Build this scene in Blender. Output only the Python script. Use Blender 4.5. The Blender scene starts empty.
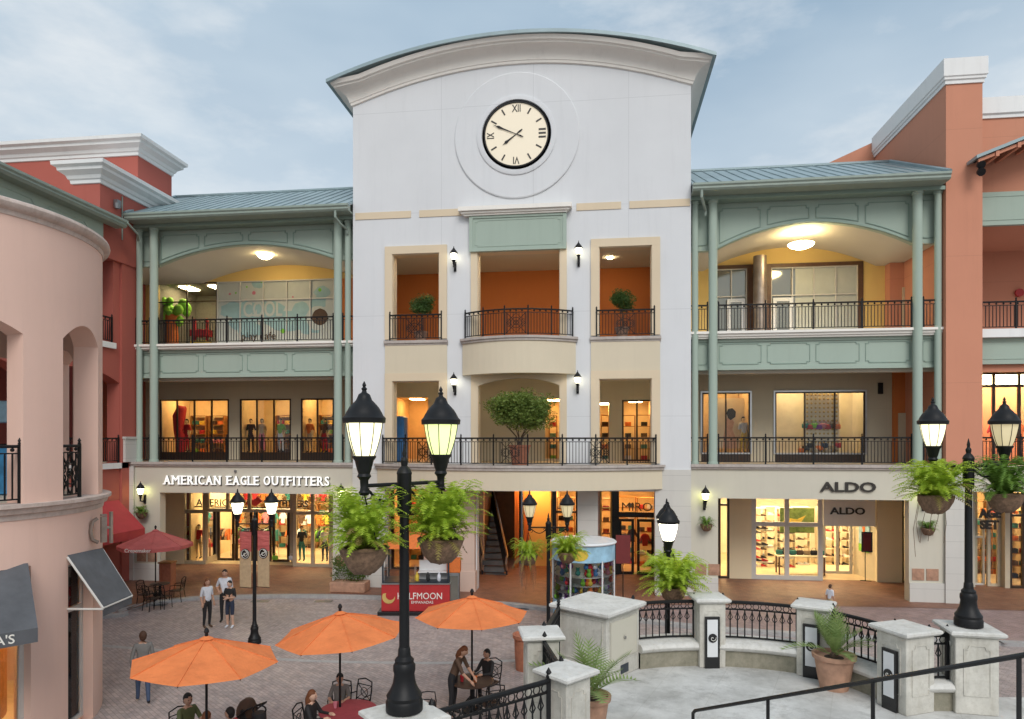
import bpy, bmesh, math, random
from mathutils import Vector, Matrix, Euler
R=math.radians; PI=math.pi
rnd=random.Random(7)
sc=bpy.context.scene; COL=sc.collection
# ---------------------------------------------------------------- camera model
F=683.0; TH=R(7.24); CAM=Vector((0,-28.23,6.4)); HY=440.0
dv=Vector((-math.sin(TH),math.cos(TH),0)); rv=Vector((math.cos(TH),math.sin(TH),0))
def D(px,dep,z=0.0):
    p=CAM+dep*dv+((px-512)/F*dep)*rv; return Vector((p.x,p.y,z))
def DZ(py,dep): return 6.4+(HY-py)/F*dep
def G(px,py,z=0.0): return D(px,(6.4-z)*F/(py-HY),z)
def tY(px,Y):
    u=(px-512)/F; return (Y-CAM.y)/(dv.y+u*rv.y)
def FX(px,Y=0.0):
    u=(px-512)/F; return tY(px,Y)*(dv.x+u*rv.x)
def FZ(px,py,Y=0.0): return 6.4+(HY-py)/F*tY(px,Y)
def SY(px,X):   # Y where the ray of column px meets the plane x=X
    u=(px-512)/F; t=X/(dv.x+u*rv.x); return CAM.y+t*(dv.y+u*rv.y)
def SZ(px,py,X):
    u=(px-512)/F; t=X/(dv.x+u*rv.x); return 6.4+(HY-py)/F*t
# ---------------------------------------------------------------- materials
MATS={}
def newmat(name):
    m=bpy.data.materials.new(name); m.use_nodes=True; MATS[name]=m
    nt=m.node_tree; return m,nt,nt.nodes['Principled BSDF']
def node(nt,t,**kw):
    n=nt.nodes.new(t)
    for k,v in kw.items(): setattr(n,k,v)
    return n
def coords(nt,kind='world',scale=(1,1,1),rot=(0,0,0)):
    if kind=='world': s=node(nt,'ShaderNodeNewGeometry').outputs['Position']
    else: s=node(nt,'ShaderNodeTexCoord').outputs['Object']
    mp=node(nt,'ShaderNodeMapping'); mp.inputs['Scale'].default_value=scale; mp.inputs['Rotation'].default_value=rot
    nt.links.new(s,mp.inputs['Vector']); return mp.outputs['Vector']
def mixc(nt,a,b,fac,blend='MIX'):
    n=node(nt,'ShaderNodeMix',data_type='RGBA',blend_type=blend)
    for i,v in ((0,fac),(6,a),(7,b)):
        if hasattr(v,'is_linked') or hasattr(v,'links'): nt.links.new(v,n.inputs[i])
        else: n.inputs[i].default_value=v if i==0 else (*v,1)
    return n.outputs[2]
def ramp(nt,src,p0,p1,c0=(0,0,0),c1=(1,1,1)):
    n=node(nt,'ShaderNodeValToRGB'); e=n.color_ramp.elements
    e[0].position=p0; e[1].position=p1; e[0].color=(*c0,1); e[1].color=(*c1,1)
    nt.links.new(src,n.inputs[0]); return n.outputs[0]
def noise(nt,vec,scale,detail=4,rough=.6):
    n=node(nt,'ShaderNodeTexNoise'); n.inputs['Scale'].default_value=scale
    n.inputs['Detail'].default_value=detail; n.inputs['Roughness'].default_value=rough
    if vec is not None: nt.links.new(vec,n.inputs['Vector'])
    return n.outputs['Fac']
def bump(nt,b,h,dist=.01,strength=.5):
    n=node(nt,'ShaderNodeBump'); n.inputs['Distance'].default_value=dist; n.inputs['Strength'].default_value=strength
    nt.links.new(h,n.inputs['Height']); nt.links.new(n.outputs[0],b.inputs['Normal'])
def plain(name,c,rough=.6,metal=0,var=.12,nscale=3.0,kind='world',bmp=0,spec=None):
    m,nt,b=newmat(name); v=coords(nt,kind)
    n=noise(nt,v,nscale); f=ramp(nt,n,.3,.75)
    dark=tuple(x*(1-var) for x in c); lite=tuple(min(1,x*(1+var)) for x in c)
    nt.links.new(mixc(nt,dark,lite,f),b.inputs['Base Color'])
    b.inputs['Roughness'].default_value=rough; b.inputs['Metallic'].default_value=metal
    if spec is not None: b.inputs['Specular IOR Level'].default_value=spec
    if bmp: bump(nt,b,noise(nt,v,nscale*12),bmp,.6)
    return m
def stucco(name,c,jx=0,jz=0,streak=.10,jc=.62,offx=0,offz=0):
    m,nt,b=newmat(name)
    v=coords(nt)
    big=ramp(nt,noise(nt,v,.35,5),.3,.75)
    vs=coords(nt,scale=(2.2,2.2,.18)); st=ramp(nt,noise(nt,vs,1.3,5,.7),.42,.8)
    fine=noise(nt,v,60,2)
    col=mixc(nt,tuple(x*.95 for x in c),tuple(min(1,x*1.03) for x in c),big)
    col=mixc(nt,col,tuple(x*(1-streak*2.0)*.98 for x in c),ramp(nt,noise(nt,vs,1.3,5,.7),.52,.9,(0,0,0),(.6,.6,.6)))
    if jx or jz:
        sep=node(nt,'ShaderNodeSeparateXYZ'); nt.links.new(v,sep.inputs[0])
        outs=[]
        for ax,per,off in ((0,jx,offx),(2,jz,offz)):
            if not per: continue
            a=node(nt,'ShaderNodeMath',operation='ADD'); a.inputs[1].default_value=off+1000*per; nt.links.new(sep.outputs[ax],a.inputs[0])
            w=node(nt,'ShaderNodeMath',operation='MODULO'); w.inputs[1].default_value=per; nt.links.new(a.outputs[0],w.inputs[0])
            l=node(nt,'ShaderNodeMath',operation='LESS_THAN'); l.inputs[1].default_value=.022; nt.links.new(w.outputs[0],l.inputs[0]); outs.append(l.outputs[0])
        j=outs[0]
        if len(outs)>1:
            mx=node(nt,'ShaderNodeMath',operation='MAXIMUM'); nt.links.new(outs[0],mx.inputs[0]); nt.links.new(outs[1],mx.inputs[1]); j=mx.outputs[0]
        ml=node(nt,'ShaderNodeMath',operation='MULTIPLY'); ml.inputs[1].default_value=1-jc; nt.links.new(j,ml.inputs[0])
        col=mixc(nt,col,tuple(x*.55 for x in c),ml.outputs[0])
    nt.links.new(col,b.inputs['Base Color']); b.inputs['Roughness'].default_value=.85
    b.inputs['Specular IOR Level'].default_value=.25
    bump(nt,b,fine,.004,.5)
    return m
def emis(name,c,s,base=(.8,.8,.8)):
    m,nt,b=newmat(name); b.inputs['Base Color'].default_value=(*base,1)
    b.inputs['Emission Color'].default_value=(*c,1); b.inputs['Emission Strength'].default_value=s
    b.inputs['Roughness'].default_value=.5
    return m
def bricks(name,c1,c2,mort,w,h,rot=0,msize=.006,var=.25,rough=.8,wet=0):
    m,nt,b=newmat(name); v=coords(nt,rot=(0,0,rot))
    br=node(nt,'ShaderNodeTexBrick'); nt.links.new(v,br.inputs['Vector'])
    br.inputs['Color1'].default_value=(*c1,1); br.inputs['Color2'].default_value=(*c2,1); br.inputs['Mortar'].default_value=(*mort,1)
    br.inputs['Scale'].default_value=1; br.inputs['Mortar Size'].default_value=msize; br.inputs['Brick Width'].default_value=w; br.inputs['Row Height'].default_value=h
    big=ramp(nt,noise(nt,coords(nt),.22,6,.65),.3,.72)
    col=mixc(nt,br.outputs['Color'],(.5,.5,.5),big,'OVERLAY')
    n=node(nt,'ShaderNodeMix',data_type='RGBA',blend_type='MULTIPLY'); n.inputs[0].default_value=1
    nt.links.new(br.outputs['Color'],n.inputs[6])
    nt.links.new(ramp(nt,noise(nt,coords(nt),.45,7,.7),.28,.75,(1-var,)*3,(1+0*var,)*3),n.inputs[7])
    n2=node(nt,'ShaderNodeMix',data_type='RGBA',blend_type='MULTIPLY'); n2.inputs[0].default_value=1
    nt.links.new(n.outputs[2],n2.inputs[6])
    nt.links.new(ramp(nt,noise(nt,coords(nt),2.6,8,.8),.36,.60,(.70,.69,.69),(1,1,1)),n2.inputs[7])
    nt.links.new(n2.outputs[2],b.inputs['Base Color'])
    nt.links.new(ramp(nt,noise(nt,coords(nt),.5,4),.3,.7,(rough-.2,)*3,(rough,)*3),b.inputs['Roughness'])
    bump(nt,b,br.outputs['Fac'],.004,.35)
    return m
stucco('white_stucco',(.685,.695,.71),jx=3.9,jz=4.33,offx=2.7,offz=1.3,jc=.66,streak=.07)
stucco('cream',(.66,.58,.44),streak=.05)
stucco('cream_lit',(.80,.68,.47),streak=.04)  # cream made brighter and warmer: entrance light put into the colour
stucco('cream_pale',(.60,.565,.47),streak=.06)
stucco('tan_trim',(.70,.58,.42),streak=.04)
stucco('crown_white',(.86,.825,.765),streak=.10)
stucco('coping_white',(.83,.825,.81),streak=.12)
stucco('red_wall',(.43,.12,.092),streak=.08)
stucco('coral_wall',(.60,.265,.17),streak=.08,jz=4.9,offz=1.2,jc=.72)
stucco('pink_wall',(.80,.55,.455),streak=.06)
stucco('pink_pillar',(.66,.50,.42),streak=.05,jz=1.25,jc=.75)
stucco('block_white',(.60,.58,.54),jx=0,jz=.62,streak=.08,jc=.6)
stucco('orange_wall',(.60,.19,.055),streak=.05)
stucco('yellow_wall',(.78,.55,.20),streak=.04)
stucco('beige_wall',(.58,.52,.40),streak=.04,jx=1.6,jz=1.3,jc=.85)
stucco('corridor_ceiling',(.60,.55,.46),streak=.02)
stucco('green_paint',(.375,.455,.39),streak=.07)
plain('green_dark',(.26,.35,.295),.55,var=.07)
plain('green_metal_roof',(.28,.365,.385),.42,metal=.15,var=.12,nscale=1.0)
plain('gutter_green',(.27,.33,.285),.5,var=.08)
plain('black_iron',(.008,.008,.009),.48,var=.3,spec=.3)
plain('dark_iron',(.02,.03,.045),.35,var=.2,spec=.6)
plain('bronze_iron',(.05,.03,.022),.45,var=.3)
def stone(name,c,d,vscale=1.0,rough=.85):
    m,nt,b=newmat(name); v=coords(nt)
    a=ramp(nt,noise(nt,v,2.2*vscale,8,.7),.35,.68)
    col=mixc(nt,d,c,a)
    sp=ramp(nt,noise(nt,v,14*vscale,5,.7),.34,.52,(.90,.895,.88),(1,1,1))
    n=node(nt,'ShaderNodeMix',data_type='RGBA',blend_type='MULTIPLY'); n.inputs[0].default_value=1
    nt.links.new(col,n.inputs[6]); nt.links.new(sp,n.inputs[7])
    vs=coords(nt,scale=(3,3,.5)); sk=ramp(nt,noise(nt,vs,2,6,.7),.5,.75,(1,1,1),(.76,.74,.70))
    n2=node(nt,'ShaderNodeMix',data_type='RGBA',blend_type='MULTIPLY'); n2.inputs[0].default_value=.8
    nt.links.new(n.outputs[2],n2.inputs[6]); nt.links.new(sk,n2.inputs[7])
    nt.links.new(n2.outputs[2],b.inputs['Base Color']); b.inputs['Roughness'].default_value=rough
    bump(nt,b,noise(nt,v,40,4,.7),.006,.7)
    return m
stone('cast_stone',(.66,.635,.57),(.47,.45,.40))
stone('cap_stone',(.72,.705,.67),(.58,.565,.53))
stone('ledge_stone',(.52,.47,.43),(.40,.35,.32))
stone('rotunda_stone',(.66,.55,.49),(.52,.42,.37))
stone('kerb_stone',(.46,.45,.44),(.33,.32,.32))
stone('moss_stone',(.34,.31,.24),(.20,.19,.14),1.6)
m,nt,b=newmat('terrace_concrete'); v=coords(nt)
sep=mixc(nt,(.44,.43,.405),(.66,.65,.625),ramp(nt,noise(nt,v,.9,9,.72),.36,.62))
col=mixc(nt,sep,(.30,.29,.27),ramp(nt,noise(nt,v,2.2,9,.78),.50,.72,(0,0,0),(.85,.85,.85)))
br=node(nt,'ShaderNodeTexBrick'); nt.links.new(coords(nt,rot=(0,0,.35)),br.inputs['Vector']); br.offset=0
br.inputs['Color1'].default_value=(1,1,1,1); br.inputs['Color2'].default_value=(.985,.985,.985,1); br.inputs['Mortar'].default_value=(.90,.895,.88,1)
br.inputs['Scale'].default_value=1; br.inputs['Brick Width'].default_value=.92; br.inputs['Row Height'].default_value=.92; br.inputs['Mortar Size'].default_value=.008
n=node(nt,'ShaderNodeMix',data_type='RGBA',blend_type='MULTIPLY'); n.inputs[0].default_value=1
nt.links.new(col,n.inputs[6]); nt.links.new(br.outputs['Color'],n.inputs[7]); nt.links.new(n.outputs[2],b.inputs['Base Color'])
b.inputs['Roughness'].default_value=.75; bump(nt,b,noise(nt,v,30,5,.7),.004,.6)
bricks('plaza_brick',(.56,.45,.42),(.41,.35,.335),(.30,.26,.245),.20,.10,rot=R(38),msize=.007,var=.22)
bricks('walk_brick',(.36,.165,.10),(.28,.125,.08),(.18,.10,.07),.20,.10,rot=R(7),msize=.006,var=.35,rough=.65)
bricks('border_brick',(.44,.31,.285),(.36,.25,.24),(.25,.19,.18),.20,.10,rot=R(45),msize=.006,var=.25)
plain('asphalt_far',(.06,.06,.06),.9)
plain('orange_canvas',(.95,.275,.085),.75,var=.07,nscale=1.5,bmp=.003)
plain('red_canvas',(.42,.04,.05),.75,var=.1,nscale=2,bmp=.003)
plain('umbrella_red',(.62,.15,.14),.75,var=.1,nscale=2)
plain('grey_canvas',(.10,.105,.115),.8,var=.2,nscale=2.5)
plain('terracotta',(.42,.16,.09),.8,var=.2,nscale=6,kind='obj')
plain('terracotta_pale',(.42,.24,.16),.85,var=.25,nscale=6,kind='obj')
plain('coir',(.20,.12,.075),.95,var=.45,nscale=22,kind='obj',bmp=.01)
plain('soil',(.035,.022,.015),.95)
plain('bark',(.085,.055,.035),.9,var=.3,nscale=20)
def leafmat(name,c1,c2,trans=.25,scale=5):
    m,nt,b=newmat(name); v=coords(nt)
    nt.links.new(mixc(nt,c1,c2,ramp(nt,noise(nt,v,scale,4),.35,.65)),b.inputs['Base Color'])
    b.inputs['Roughness'].default_value=.5; b.inputs['Specular IOR Level'].default_value=.3
    out=[n for n in nt.nodes if n.type=='OUTPUT_MATERIAL'][0]
    t=node(nt,'ShaderNodeBsdfTranslucent'); t.inputs[0].default_value=(c2[0]*1.6,c2[1]*1.5,c2[2],1)
    mx=node(nt,'ShaderNodeMixShader'); mx.inputs[0].default_value=trans
    nt.links.new(b.outputs[0],mx.inputs[1]); nt.links.new(t.outputs[0],mx.inputs[2]); nt.links.new(mx.outputs[0],out.inputs[0])
    return m
leafmat('fern_leaf',(.14,.26,.022),(.47,.60,.075),.36,14)
leafmat('fern_dark',(.08,.16,.03),(.19,.32,.06),.3,9)
leafmat('tree_leaf',(.06,.11,.018),(.22,.29,.07),.2,4)
leafmat('hedge_leaf',(.04,.08,.015),(.12,.18,.04),.2,6)
leafmat('topiary_leaf',(.03,.07,.015),(.09,.16,.04),.15,8)
leafmat('cycad_leaf',(.13,.20,.06),(.27,.36,.14),.2,9)
emis('lamp_bright',(1,.93,.56),1.15,base=(.5,.48,.35))
emis('lamp_green',(.90,1,.38),.80,base=(.45,.5,.3))
emis('lamp_wall',(1,.93,.66),5.0)
emis('lamp_wall_green',(.95,1,.40),7.0)
emis('lamp_dim',(.75,.60,.33),.38,base=(.5,.45,.3))
emis('ceiling_glow',(1,.78,.40),26.0)
emis('shop_light',(1,.66,.29),25)
emis('shop_light_white',(1,.75,.40),27)
emis('shop_light_warm',(1,.53,.19),24)
emis('spot_glow',(1,.80,.48),70.0)
emis('clock_face',(1,.88,.66),.16,base=(.72,.64,.50))
emis('letter_glow',(1,.98,.93),.40)
emis('exit_red',(1,.08,.03),1.6,base=(.3,.02,.02))
m,nt,b=newmat('glass')
out=[n for n in nt.nodes if n.type=='OUTPUT_MATERIAL'][0]
gl=node(nt,'ShaderNodeBsdfGlossy'); gl.inputs['Roughness'].default_value=.02; gl.inputs[0].default_value=(.9,.95,1,1)
tr=node(nt,'ShaderNodeBsdfTransparent'); tr.inputs[0].default_value=(.93,.95,.94,1)
fr=node(nt,'ShaderNodeFresnel'); fr.inputs[0].default_value=1.45
mx=node(nt,'ShaderNodeMixShader'); nt.links.new(fr.outputs[0],mx.inputs[0]); nt.links.new(tr.outputs[0],mx.inputs[1]); nt.links.new(gl.outputs[0],mx.inputs[2]); nt.links.new(mx.outputs[0],out.inputs[0])
m,nt,b=newmat('mirror_glass'); b.inputs['Base Color'].default_value=(.25,.25,.22,1); b.inputs['Metallic'].default_value=.7; b.inputs['Roughness'].default_value=.08
plain('frosted',(.50,.52,.48),.6,var=.05); plain('frost_blue',(.30,.45,.46),.6,var=.08)
plain('blinds',(.50,.52,.47),.7,var=.06)
plain('steel',(.55,.55,.55),.3,metal=1,var=.1)
plain('white_frame',(.62,.60,.56),.5,var=.05); plain('cream_frame',(.55,.47,.34),.5,var=.05)
plain('dark_frame',(.035,.018,.010),.4,var=.2); plain('black_gloss',(.012,.012,.013),.25,var=.1)
plain('wood',(.33,.15,.045),.5,var=.25,nscale=5); plain('wood_dark',(.10,.045,.02),.5,var=.25,nscale=5)
plain('tile_floor',(.60,.46,.29),.35,var=.15); plain('shop_wall',(.66,.50,.28),.8,var=.08); plain('shop_wall_white',(.75,.66,.50),.8,var=.06)
plain('maroon',(.16,.02,.02),.7); plain('red_sign',(.42,.022,.025),.5,var=.12); plain('mustard',(.55,.38,.12),.6)
plain('letter_white',(.8,.78,.72),.5); plain('letter_dark',(.03,.025,.02),.4)
plain('bronze',(.34,.28,.24),.35,metal=.7,var=.25)
plain('grey_metal',(.25,.26,.27),.4,metal=.6); plain('white_plastic',(.72,.73,.74),.4,var=.05)
plain('blue_print',(.05,.28,.55),.5,var=.3,nscale=2.5); plain('blue_panel',(.04,.16,.40),.4)
plain('sky_print',(.33,.55,.70),.5,var=.35,nscale=2)
for nm,c in dict(skin=(.50,.29,.20),skin_light=(.60,.38,.28),hair_black=(.012,.010,.009),hair_brown=(.07,.03,.015),hair_auburn=(.16,.055,.02),
    cloth_black=(.014,.014,.016),cloth_white=(.66,.68,.74),cloth_grey=(.16,.15,.14),cloth_navy=(.02,.03,.06),cloth_blue=(.045,.07,.13),cloth_green=(.20,.50,.05),
    cloth_brown=(.09,.05,.03),cloth_red=(.45,.02,.03),cloth_orange=(.65,.16,.03),cloth_tan=(.45,.33,.2),cloth_teal=(.03,.2,.18),cloth_pink=(.6,.2,.25),cloth_yellow=(.7,.5,.06),cloth_purple=(.2,.03,.3),cloth_olive=(.09,.11,.04),table_red=(.30,.045,.06),fern_brown=(.20,.15,.04)).items():
    plain(nm,c,.75,var=.15,nscale=9)

# canvas: light comes through it, soft creases and faded patches
for nm in ('orange_canvas','umbrella_red'):
    m=MATS[nm]; nt=m.node_tree; b=nt.nodes['Principled BSDF']; v=coords(nt)
    bump(nt,b,noise(nt,coords(nt,scale=(1,1,3)),3.2,3,.5),.12,.55)
    src=b.inputs['Base Color'].links[0].from_socket
    n=node(nt,'ShaderNodeMix',data_type='RGBA',blend_type='MULTIPLY'); n.inputs[0].default_value=1
    nt.links.new(src,n.inputs[6]); nt.links.new(ramp(nt,noise(nt,v,2.1,7,.7),.35,.7,(.84,.82,.80),(1,1,1)),n.inputs[7]); nt.links.new(n.outputs[2],b.inputs['Base Color'])
    out=[q for q in nt.nodes if q.type=='OUTPUT_MATERIAL'][0]
    t=node(nt,'ShaderNodeBsdfTranslucent'); nt.links.new(n.outputs[2],t.inputs[0]); mx=node(nt,'ShaderNodeMixShader'); mx.inputs[0].default_value=.15
    nt.links.new(b.outputs[0],mx.inputs[1]); nt.links.new(t.outputs[0],mx.inputs[2]); nt.links.new(mx.outputs[0],out.inputs[0])
# ---------------------------------------------------------------- mesh builder
class MB:
    def each(s,name,mat=None,parent=None,**k):
        # every connected piece becomes a part of its own
        par=list(range(len(s.v)))
        def f(a):
            while par[a]!=a: par[a]=par[par[a]]; a=par[a]
            return a
        for q in s.f:
            for i in q[1:]: par[f(i)]=f(q[0])
        key={}
        for q,mm in zip(s.f,s.m): key.setdefault(f(q[0]),[]).append((q,mm))
        out=[]
        for fs in key.values():
            n=MB(); n.mats=list(s.mats); idx={}
            for q,mm in fs:
                g=[]
                for i in q:
                    if i not in idx: idx[i]=len(n.v); n.v.append(s.v[i])
                    g.append(idx[i])
                n.f.append(tuple(g)); n.m.append(mm)
            out.append(n.build(name,mat,parent,**k))
        return out
    def __init__(s): s.v=[]; s.f=[]; s.m=[]; s.mats=[]; s.cur=0
    def mat(s,name):
        if name not in s.mats: s.mats.append(name)
        s.cur=s.mats.index(name); return s
    def add(s,vs,fs):
        o=len(s.v); s.v.extend([tuple(v) for v in vs])
        for f in fs: s.f.append(tuple(o+i for i in f)); s.m.append(s.cur)
        return s
    def box(s,x0,x1,y0,y1,z0,z1,mp=None):
        vs=[(x0,y0,z0),(x1,y0,z0),(x1,y1,z0),(x0,y1,z0),(x0,y0,z1),(x1,y0,z1),(x1,y1,z1),(x0,y1,z1)]
        if mp: vs=[mp(*v) for v in vs]
        return s.add(vs,[(0,3,2,1),(4,5,6,7),(0,1,5,4),(1,2,6,5),(2,3,7,6),(3,0,4,7)])
    def rbox(s,c,size,rz=0,bev=.02):
        # bevelled box, centre of base at c, rotated about z
        hx,hy,h=size[0]/2,size[1]/2,size[2]; b=bev
        ring=lambda e,z:[(-hx+e,-hy,z),(hx-e,-hy,z),(hx,-hy+e,z),(hx,hy-e,z),(hx-e,hy,z),(-hx+e,hy,z),(-hx,hy-e,z),(-hx,-hy+e,z)]
        def ins(pts,d): return [(x*(1-d/hx),y*(1-d/hy),z) for x,y,z in pts]
        rings=[ins(ring(b,0),b),ring(b,b),ring(b,h-b),ins(ring(b,h),b)]
        M=Matrix.Translation(Vector(c))@Matrix.Rotation(rz,4,'Z'); vs=[M@Vector(p) for r in rings for p in r]
        fs=[tuple(range(7,-1,-1)),tuple(24+i for i in range(8))]
        for k in range(3):
            for i in range(8): fs.append((k*8+i,k*8+(i+1)%8,k*8+8+(i+1)%8,k*8+8+i))
        return s.add(vs,fs)
    def obox(s,c,size,rz=0,M=None):
        hx,hy,h=size[0]/2,size[1]/2,size[2]
        MM=M or (Matrix.Translation(Vector(c))@Matrix.Rotation(rz,4,'Z'))
        return s.box(-hx,hx,-hy,hy,0,h,lambda x,y,z:MM@Vector((x,y,z)))
    def lathe(s,prof,c=(0,0,0),n=16,M=None,cap=True):
        vs=[];fs=[]
        for r,z in prof:
            for i in range(n):
                a=2*PI*i/n; vs.append(Vector((r*math.cos(a),r*math.sin(a),z)))
        for k in range(len(prof)-1):
            for i in range(n): fs.append((k*n+i,k*n+(i+1)%n,(k+1)*n+(i+1)%n,(k+1)*n+i))
        if cap:
            fs.append(tuple(range(n-1,-1,-1))); fs.append(tuple((len(prof)-1)*n+i for i in range(n)))
        T=Matrix.Translation(Vector(c))
        if M is not None: T=T@M
        return s.add([T@v for v in vs],fs)
    def tube(s,pts,r,n=6,caps=True):
        pts=[Vector(p) for p in pts]; rr=r if isinstance(r,(list,tuple)) else [r]*len(pts)
        vs=[];fs=[]; prev=None
        for i,p in enumerate(pts):
            if i==0: t=pts[1]-p
            elif i==len(pts)-1: t=p-pts[i-1]
            else: t=(pts[i+1]-p).normalized()+(p-pts[i-1]).normalized()
            if t.length<1e-9: t=Vector((0,0,1))
            t.normalize()
            if prev is None:
                a=Vector((0,0,1)) if abs(t.z)<.9 else Vector((1,0,0)); x=t.cross(a).normalized()
            else:
                x=prev-t*prev.dot(t)
                if x.length<1e-6: x=t.cross(Vector((0,0,1)))
                x.normalize()
            prev=x; y=t.cross(x)
            for k in range(n):
                a=2*PI*k/n+PI/n; vs.append(p+rr[i]*(math.cos(a)*x+math.sin(a)*y))
        for i in range(len(pts)-1):
            for k in range(n): fs.append((i*n+k,i*n+(k+1)%n,(i+1)*n+(k+1)%n,(i+1)*n+k))
        if caps: fs.append(tuple(range(n-1,-1,-1))); fs.append(tuple((len(pts)-1)*n+k for k in range(n)))
        return s.add(vs,fs)
    def ball(s,c,r,n=10,m=6,sq=(1,1,1)):
        vs=[];fs=[]
        for j in range(1,m):
            t=PI*j/m
            for i in range(n):
                a=2*PI*i/n; vs.append((c[0]+r*sq[0]*math.sin(t)*math.cos(a),c[1]+r*sq[1]*math.sin(t)*math.sin(a),c[2]+r*sq[2]*math.cos(t)))
        top=len(vs); vs.append((c[0],c[1],c[2]+r*sq[2])); vs.append((c[0],c[1],c[2]-r*sq[2]))
        for j in range(m-2):
            for i in range(n): fs.append((j*n+i,(j+1)*n+i,(j+1)*n+(i+1)%n,j*n+(i+1)%n))
        for i in range(n): fs.append((top,i,(i+1)%n)); fs.append((top+1,(m-2)*n+(i+1)%n,(m-2)*n+i))
        return s.add(vs,fs)
    def prism(s,poly,mp0,mp1):
        n=len(poly); vs=[mp0(*p) for p in poly]+[mp1(*p) for p in poly]
        fs=[tuple(range(n)),tuple(range(2*n-1,n-1,-1))]+[(i,n+i,n+(i+1)%n,(i+1)%n) for i in range(n)]
        return s.add(vs,fs)
    def xz(s,poly,y0,y1): return s.prism(poly,lambda x,z:(x,y0,z),lambda x,z:(x,y1,z))
    def xy(s,poly,z0,z1): return s.prism(poly,lambda x,y:(x,y,z0),lambda x,y:(x,y,z1))
    def wall(s,u0,u1,z0,z1,w0,w1,holes=(),mp=None,du=99):
        """wall with rectangular holes (u0,u1,z0,z1[,rise]); rise>0 gives an arched head"""
        mp=mp or (lambda u,w,z:(u,w,z))
        us={u0,u1}; zs={z0,z1}
        for h in holes:
            us|={min(max(h[0],u0),u1),min(max(h[1],u0),u1)}; zs|={min(max(h[2],z0),z1),min(max(h[3],z0),z1)}
        us=sorted(us)
        uu=[us[0]]
        for a,b in zip(us,us[1:]):
            k=max(1,math.ceil((b-a)/du)); uu+= [a+(b-a)*i/k for i in range(1,k+1)]
        us=uu; zs=sorted(zs)
        def solid(i,j):
            if i<0 or j<0 or i>=len(us)-1 or j>=len(zs)-1: return False
            u=(us[i]+us[i+1])/2; z=(zs[j]+zs[j+1])/2
            return not any(h[0]<u<h[1] and h[2]<z<h[3] for h in holes)
        for i in range(len(us)-1):
            for j in range(len(zs)-1):
                if not solid(i,j): continue
                a,b,c,d=us[i],us[i+1],zs[j],zs[j+1]
                P=lambda u,w,z:mp(u,w,z)
                s.add([P(a,w0,c),P(b,w0,c),P(b,w0,d),P(a,w0,d)],[(0,1,2,3)])
                s.add([P(a,w1,c),P(b,w1,c),P(b,w1,d),P(a,w1,d)],[(3,2,1,0)])
                if not solid(i-1,j): s.add([P(a,w0,c),P(a,w0,d),P(a,w1,d),P(a,w1,c)],[(0,1,2,3)])
                if not solid(i+1,j): s.add([P(b,w0,c),P(b,w1,c),P(b,w1,d),P(b,w0,d)],[(0,1,2,3)])
                if not solid(i,j-1): s.add([P(a,w0,c),P(a,w1,c),P(b,w1,c),P(b,w0,c)],[(0,1,2,3)])
                if not solid(i,j+1): s.add([P(a,w0,d),P(b,w0,d),P(b,w1,d),P(a,w1,d)],[(0,1,2,3)])
        for h in holes:
            if len(h)>4 and h[4]>0:
                a,b,zt,ri=h[0],h[1],h[3],h[4]; n=14
                zz=lambda t: zt-ri+ri*math.sqrt(max(0,1-(2*t-1)**2)) if (len(h)>5) else zt-ri+ri*(1-(2*t-1)**2)
                for k in range(n):
                    t0,t1=k/n,(k+1)/n; p,q=a+(b-a)*t0,a+(b-a)*t1; e0,e1=zz(t0),zz(t1)
                    s.add([mp(p,w0,e0),mp(q,w0,e1),mp(q,w0,zt),mp(p,w0,zt)],[(0,1,2,3)])
                    s.add([mp(p,w1,e0),mp(q,w1,e1),mp(q,w1,zt),mp(p,w1,zt)],[(3,2,1,0)])
                    s.add([mp(p,w0,e0),mp(p,w1,e0),mp(q,w1,e1),mp(q,w0,e1)],[(0,1,2,3)])
        return s
    def sweep(s,path,outs,prof,closed=False):
        n=len(prof); vs=[];fs=[]
        for P,o in zip(path,outs):
            for (a,b) in prof: vs.append((P[0]+o[0]*a,P[1]+o[1]*a,P[2]+b))
        L=len(path)
        for i in range(L if closed else L-1):
            j=(i+1)%L
            for k in range(n-1): fs.append((i*n+k,j*n+k,j*n+k+1,i*n+k+1))
        if not closed: fs.append(tuple(range(n))); fs.append(tuple((L-1)*n+k for k in range(n-1,-1,-1)))
        return s.add(vs,fs)
    def build(s,name,mat=None,parent=None,smooth=False,origin=None,auto=None):
        """vertices are world coordinates unless parent['_local'] is set"""
        if parent is not None: org=Vector((0,0,0)) if parent.get('_local') else WLOC[parent.name]
        elif origin is not None: org=Vector(origin)
        else:
            xs=[v[0] for v in s.v]; ys=[v[1] for v in s.v]; zs=[v[2] for v in s.v]
            org=Vector(((min(xs)+max(xs))/2,(min(ys)+max(ys))/2,min(zs)))
        me=bpy.data.meshes.new(name)
        me.from_pydata([(v[0]-org.x,v[1]-org.y,v[2]-org.z) for v in s.v],[],s.f)
        for nm in (s.mats or [mat or 'cream']): me.materials.append(MATS[nm])
        if len(s.mats)>1: me.polygons.foreach_set('material_index',s.m)
        if smooth:
            me.polygons.foreach_set('use_smooth',[True]*len(s.f))
        bm=bmesh.new(); bm.from_mesh(me); bmesh.ops.remove_doubles(bm,verts=bm.verts,dist=1e-5)
        bmesh.ops.recalc_face_normals(bm,faces=bm.faces); bm.to_mesh(me); bm.free()
        if smooth: me.set_sharp_from_angle(angle=R(smooth if smooth is not True else 40))
        o=bpy.data.objects.new(name,me); COL.objects.link(o)
        if parent is not None:
            o.parent=parent; WLOC[o.name]=org.copy()
            if parent.get('_local'): o['_local']=1
        else: o.location=org; WLOC[o.name]=org.copy()
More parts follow.
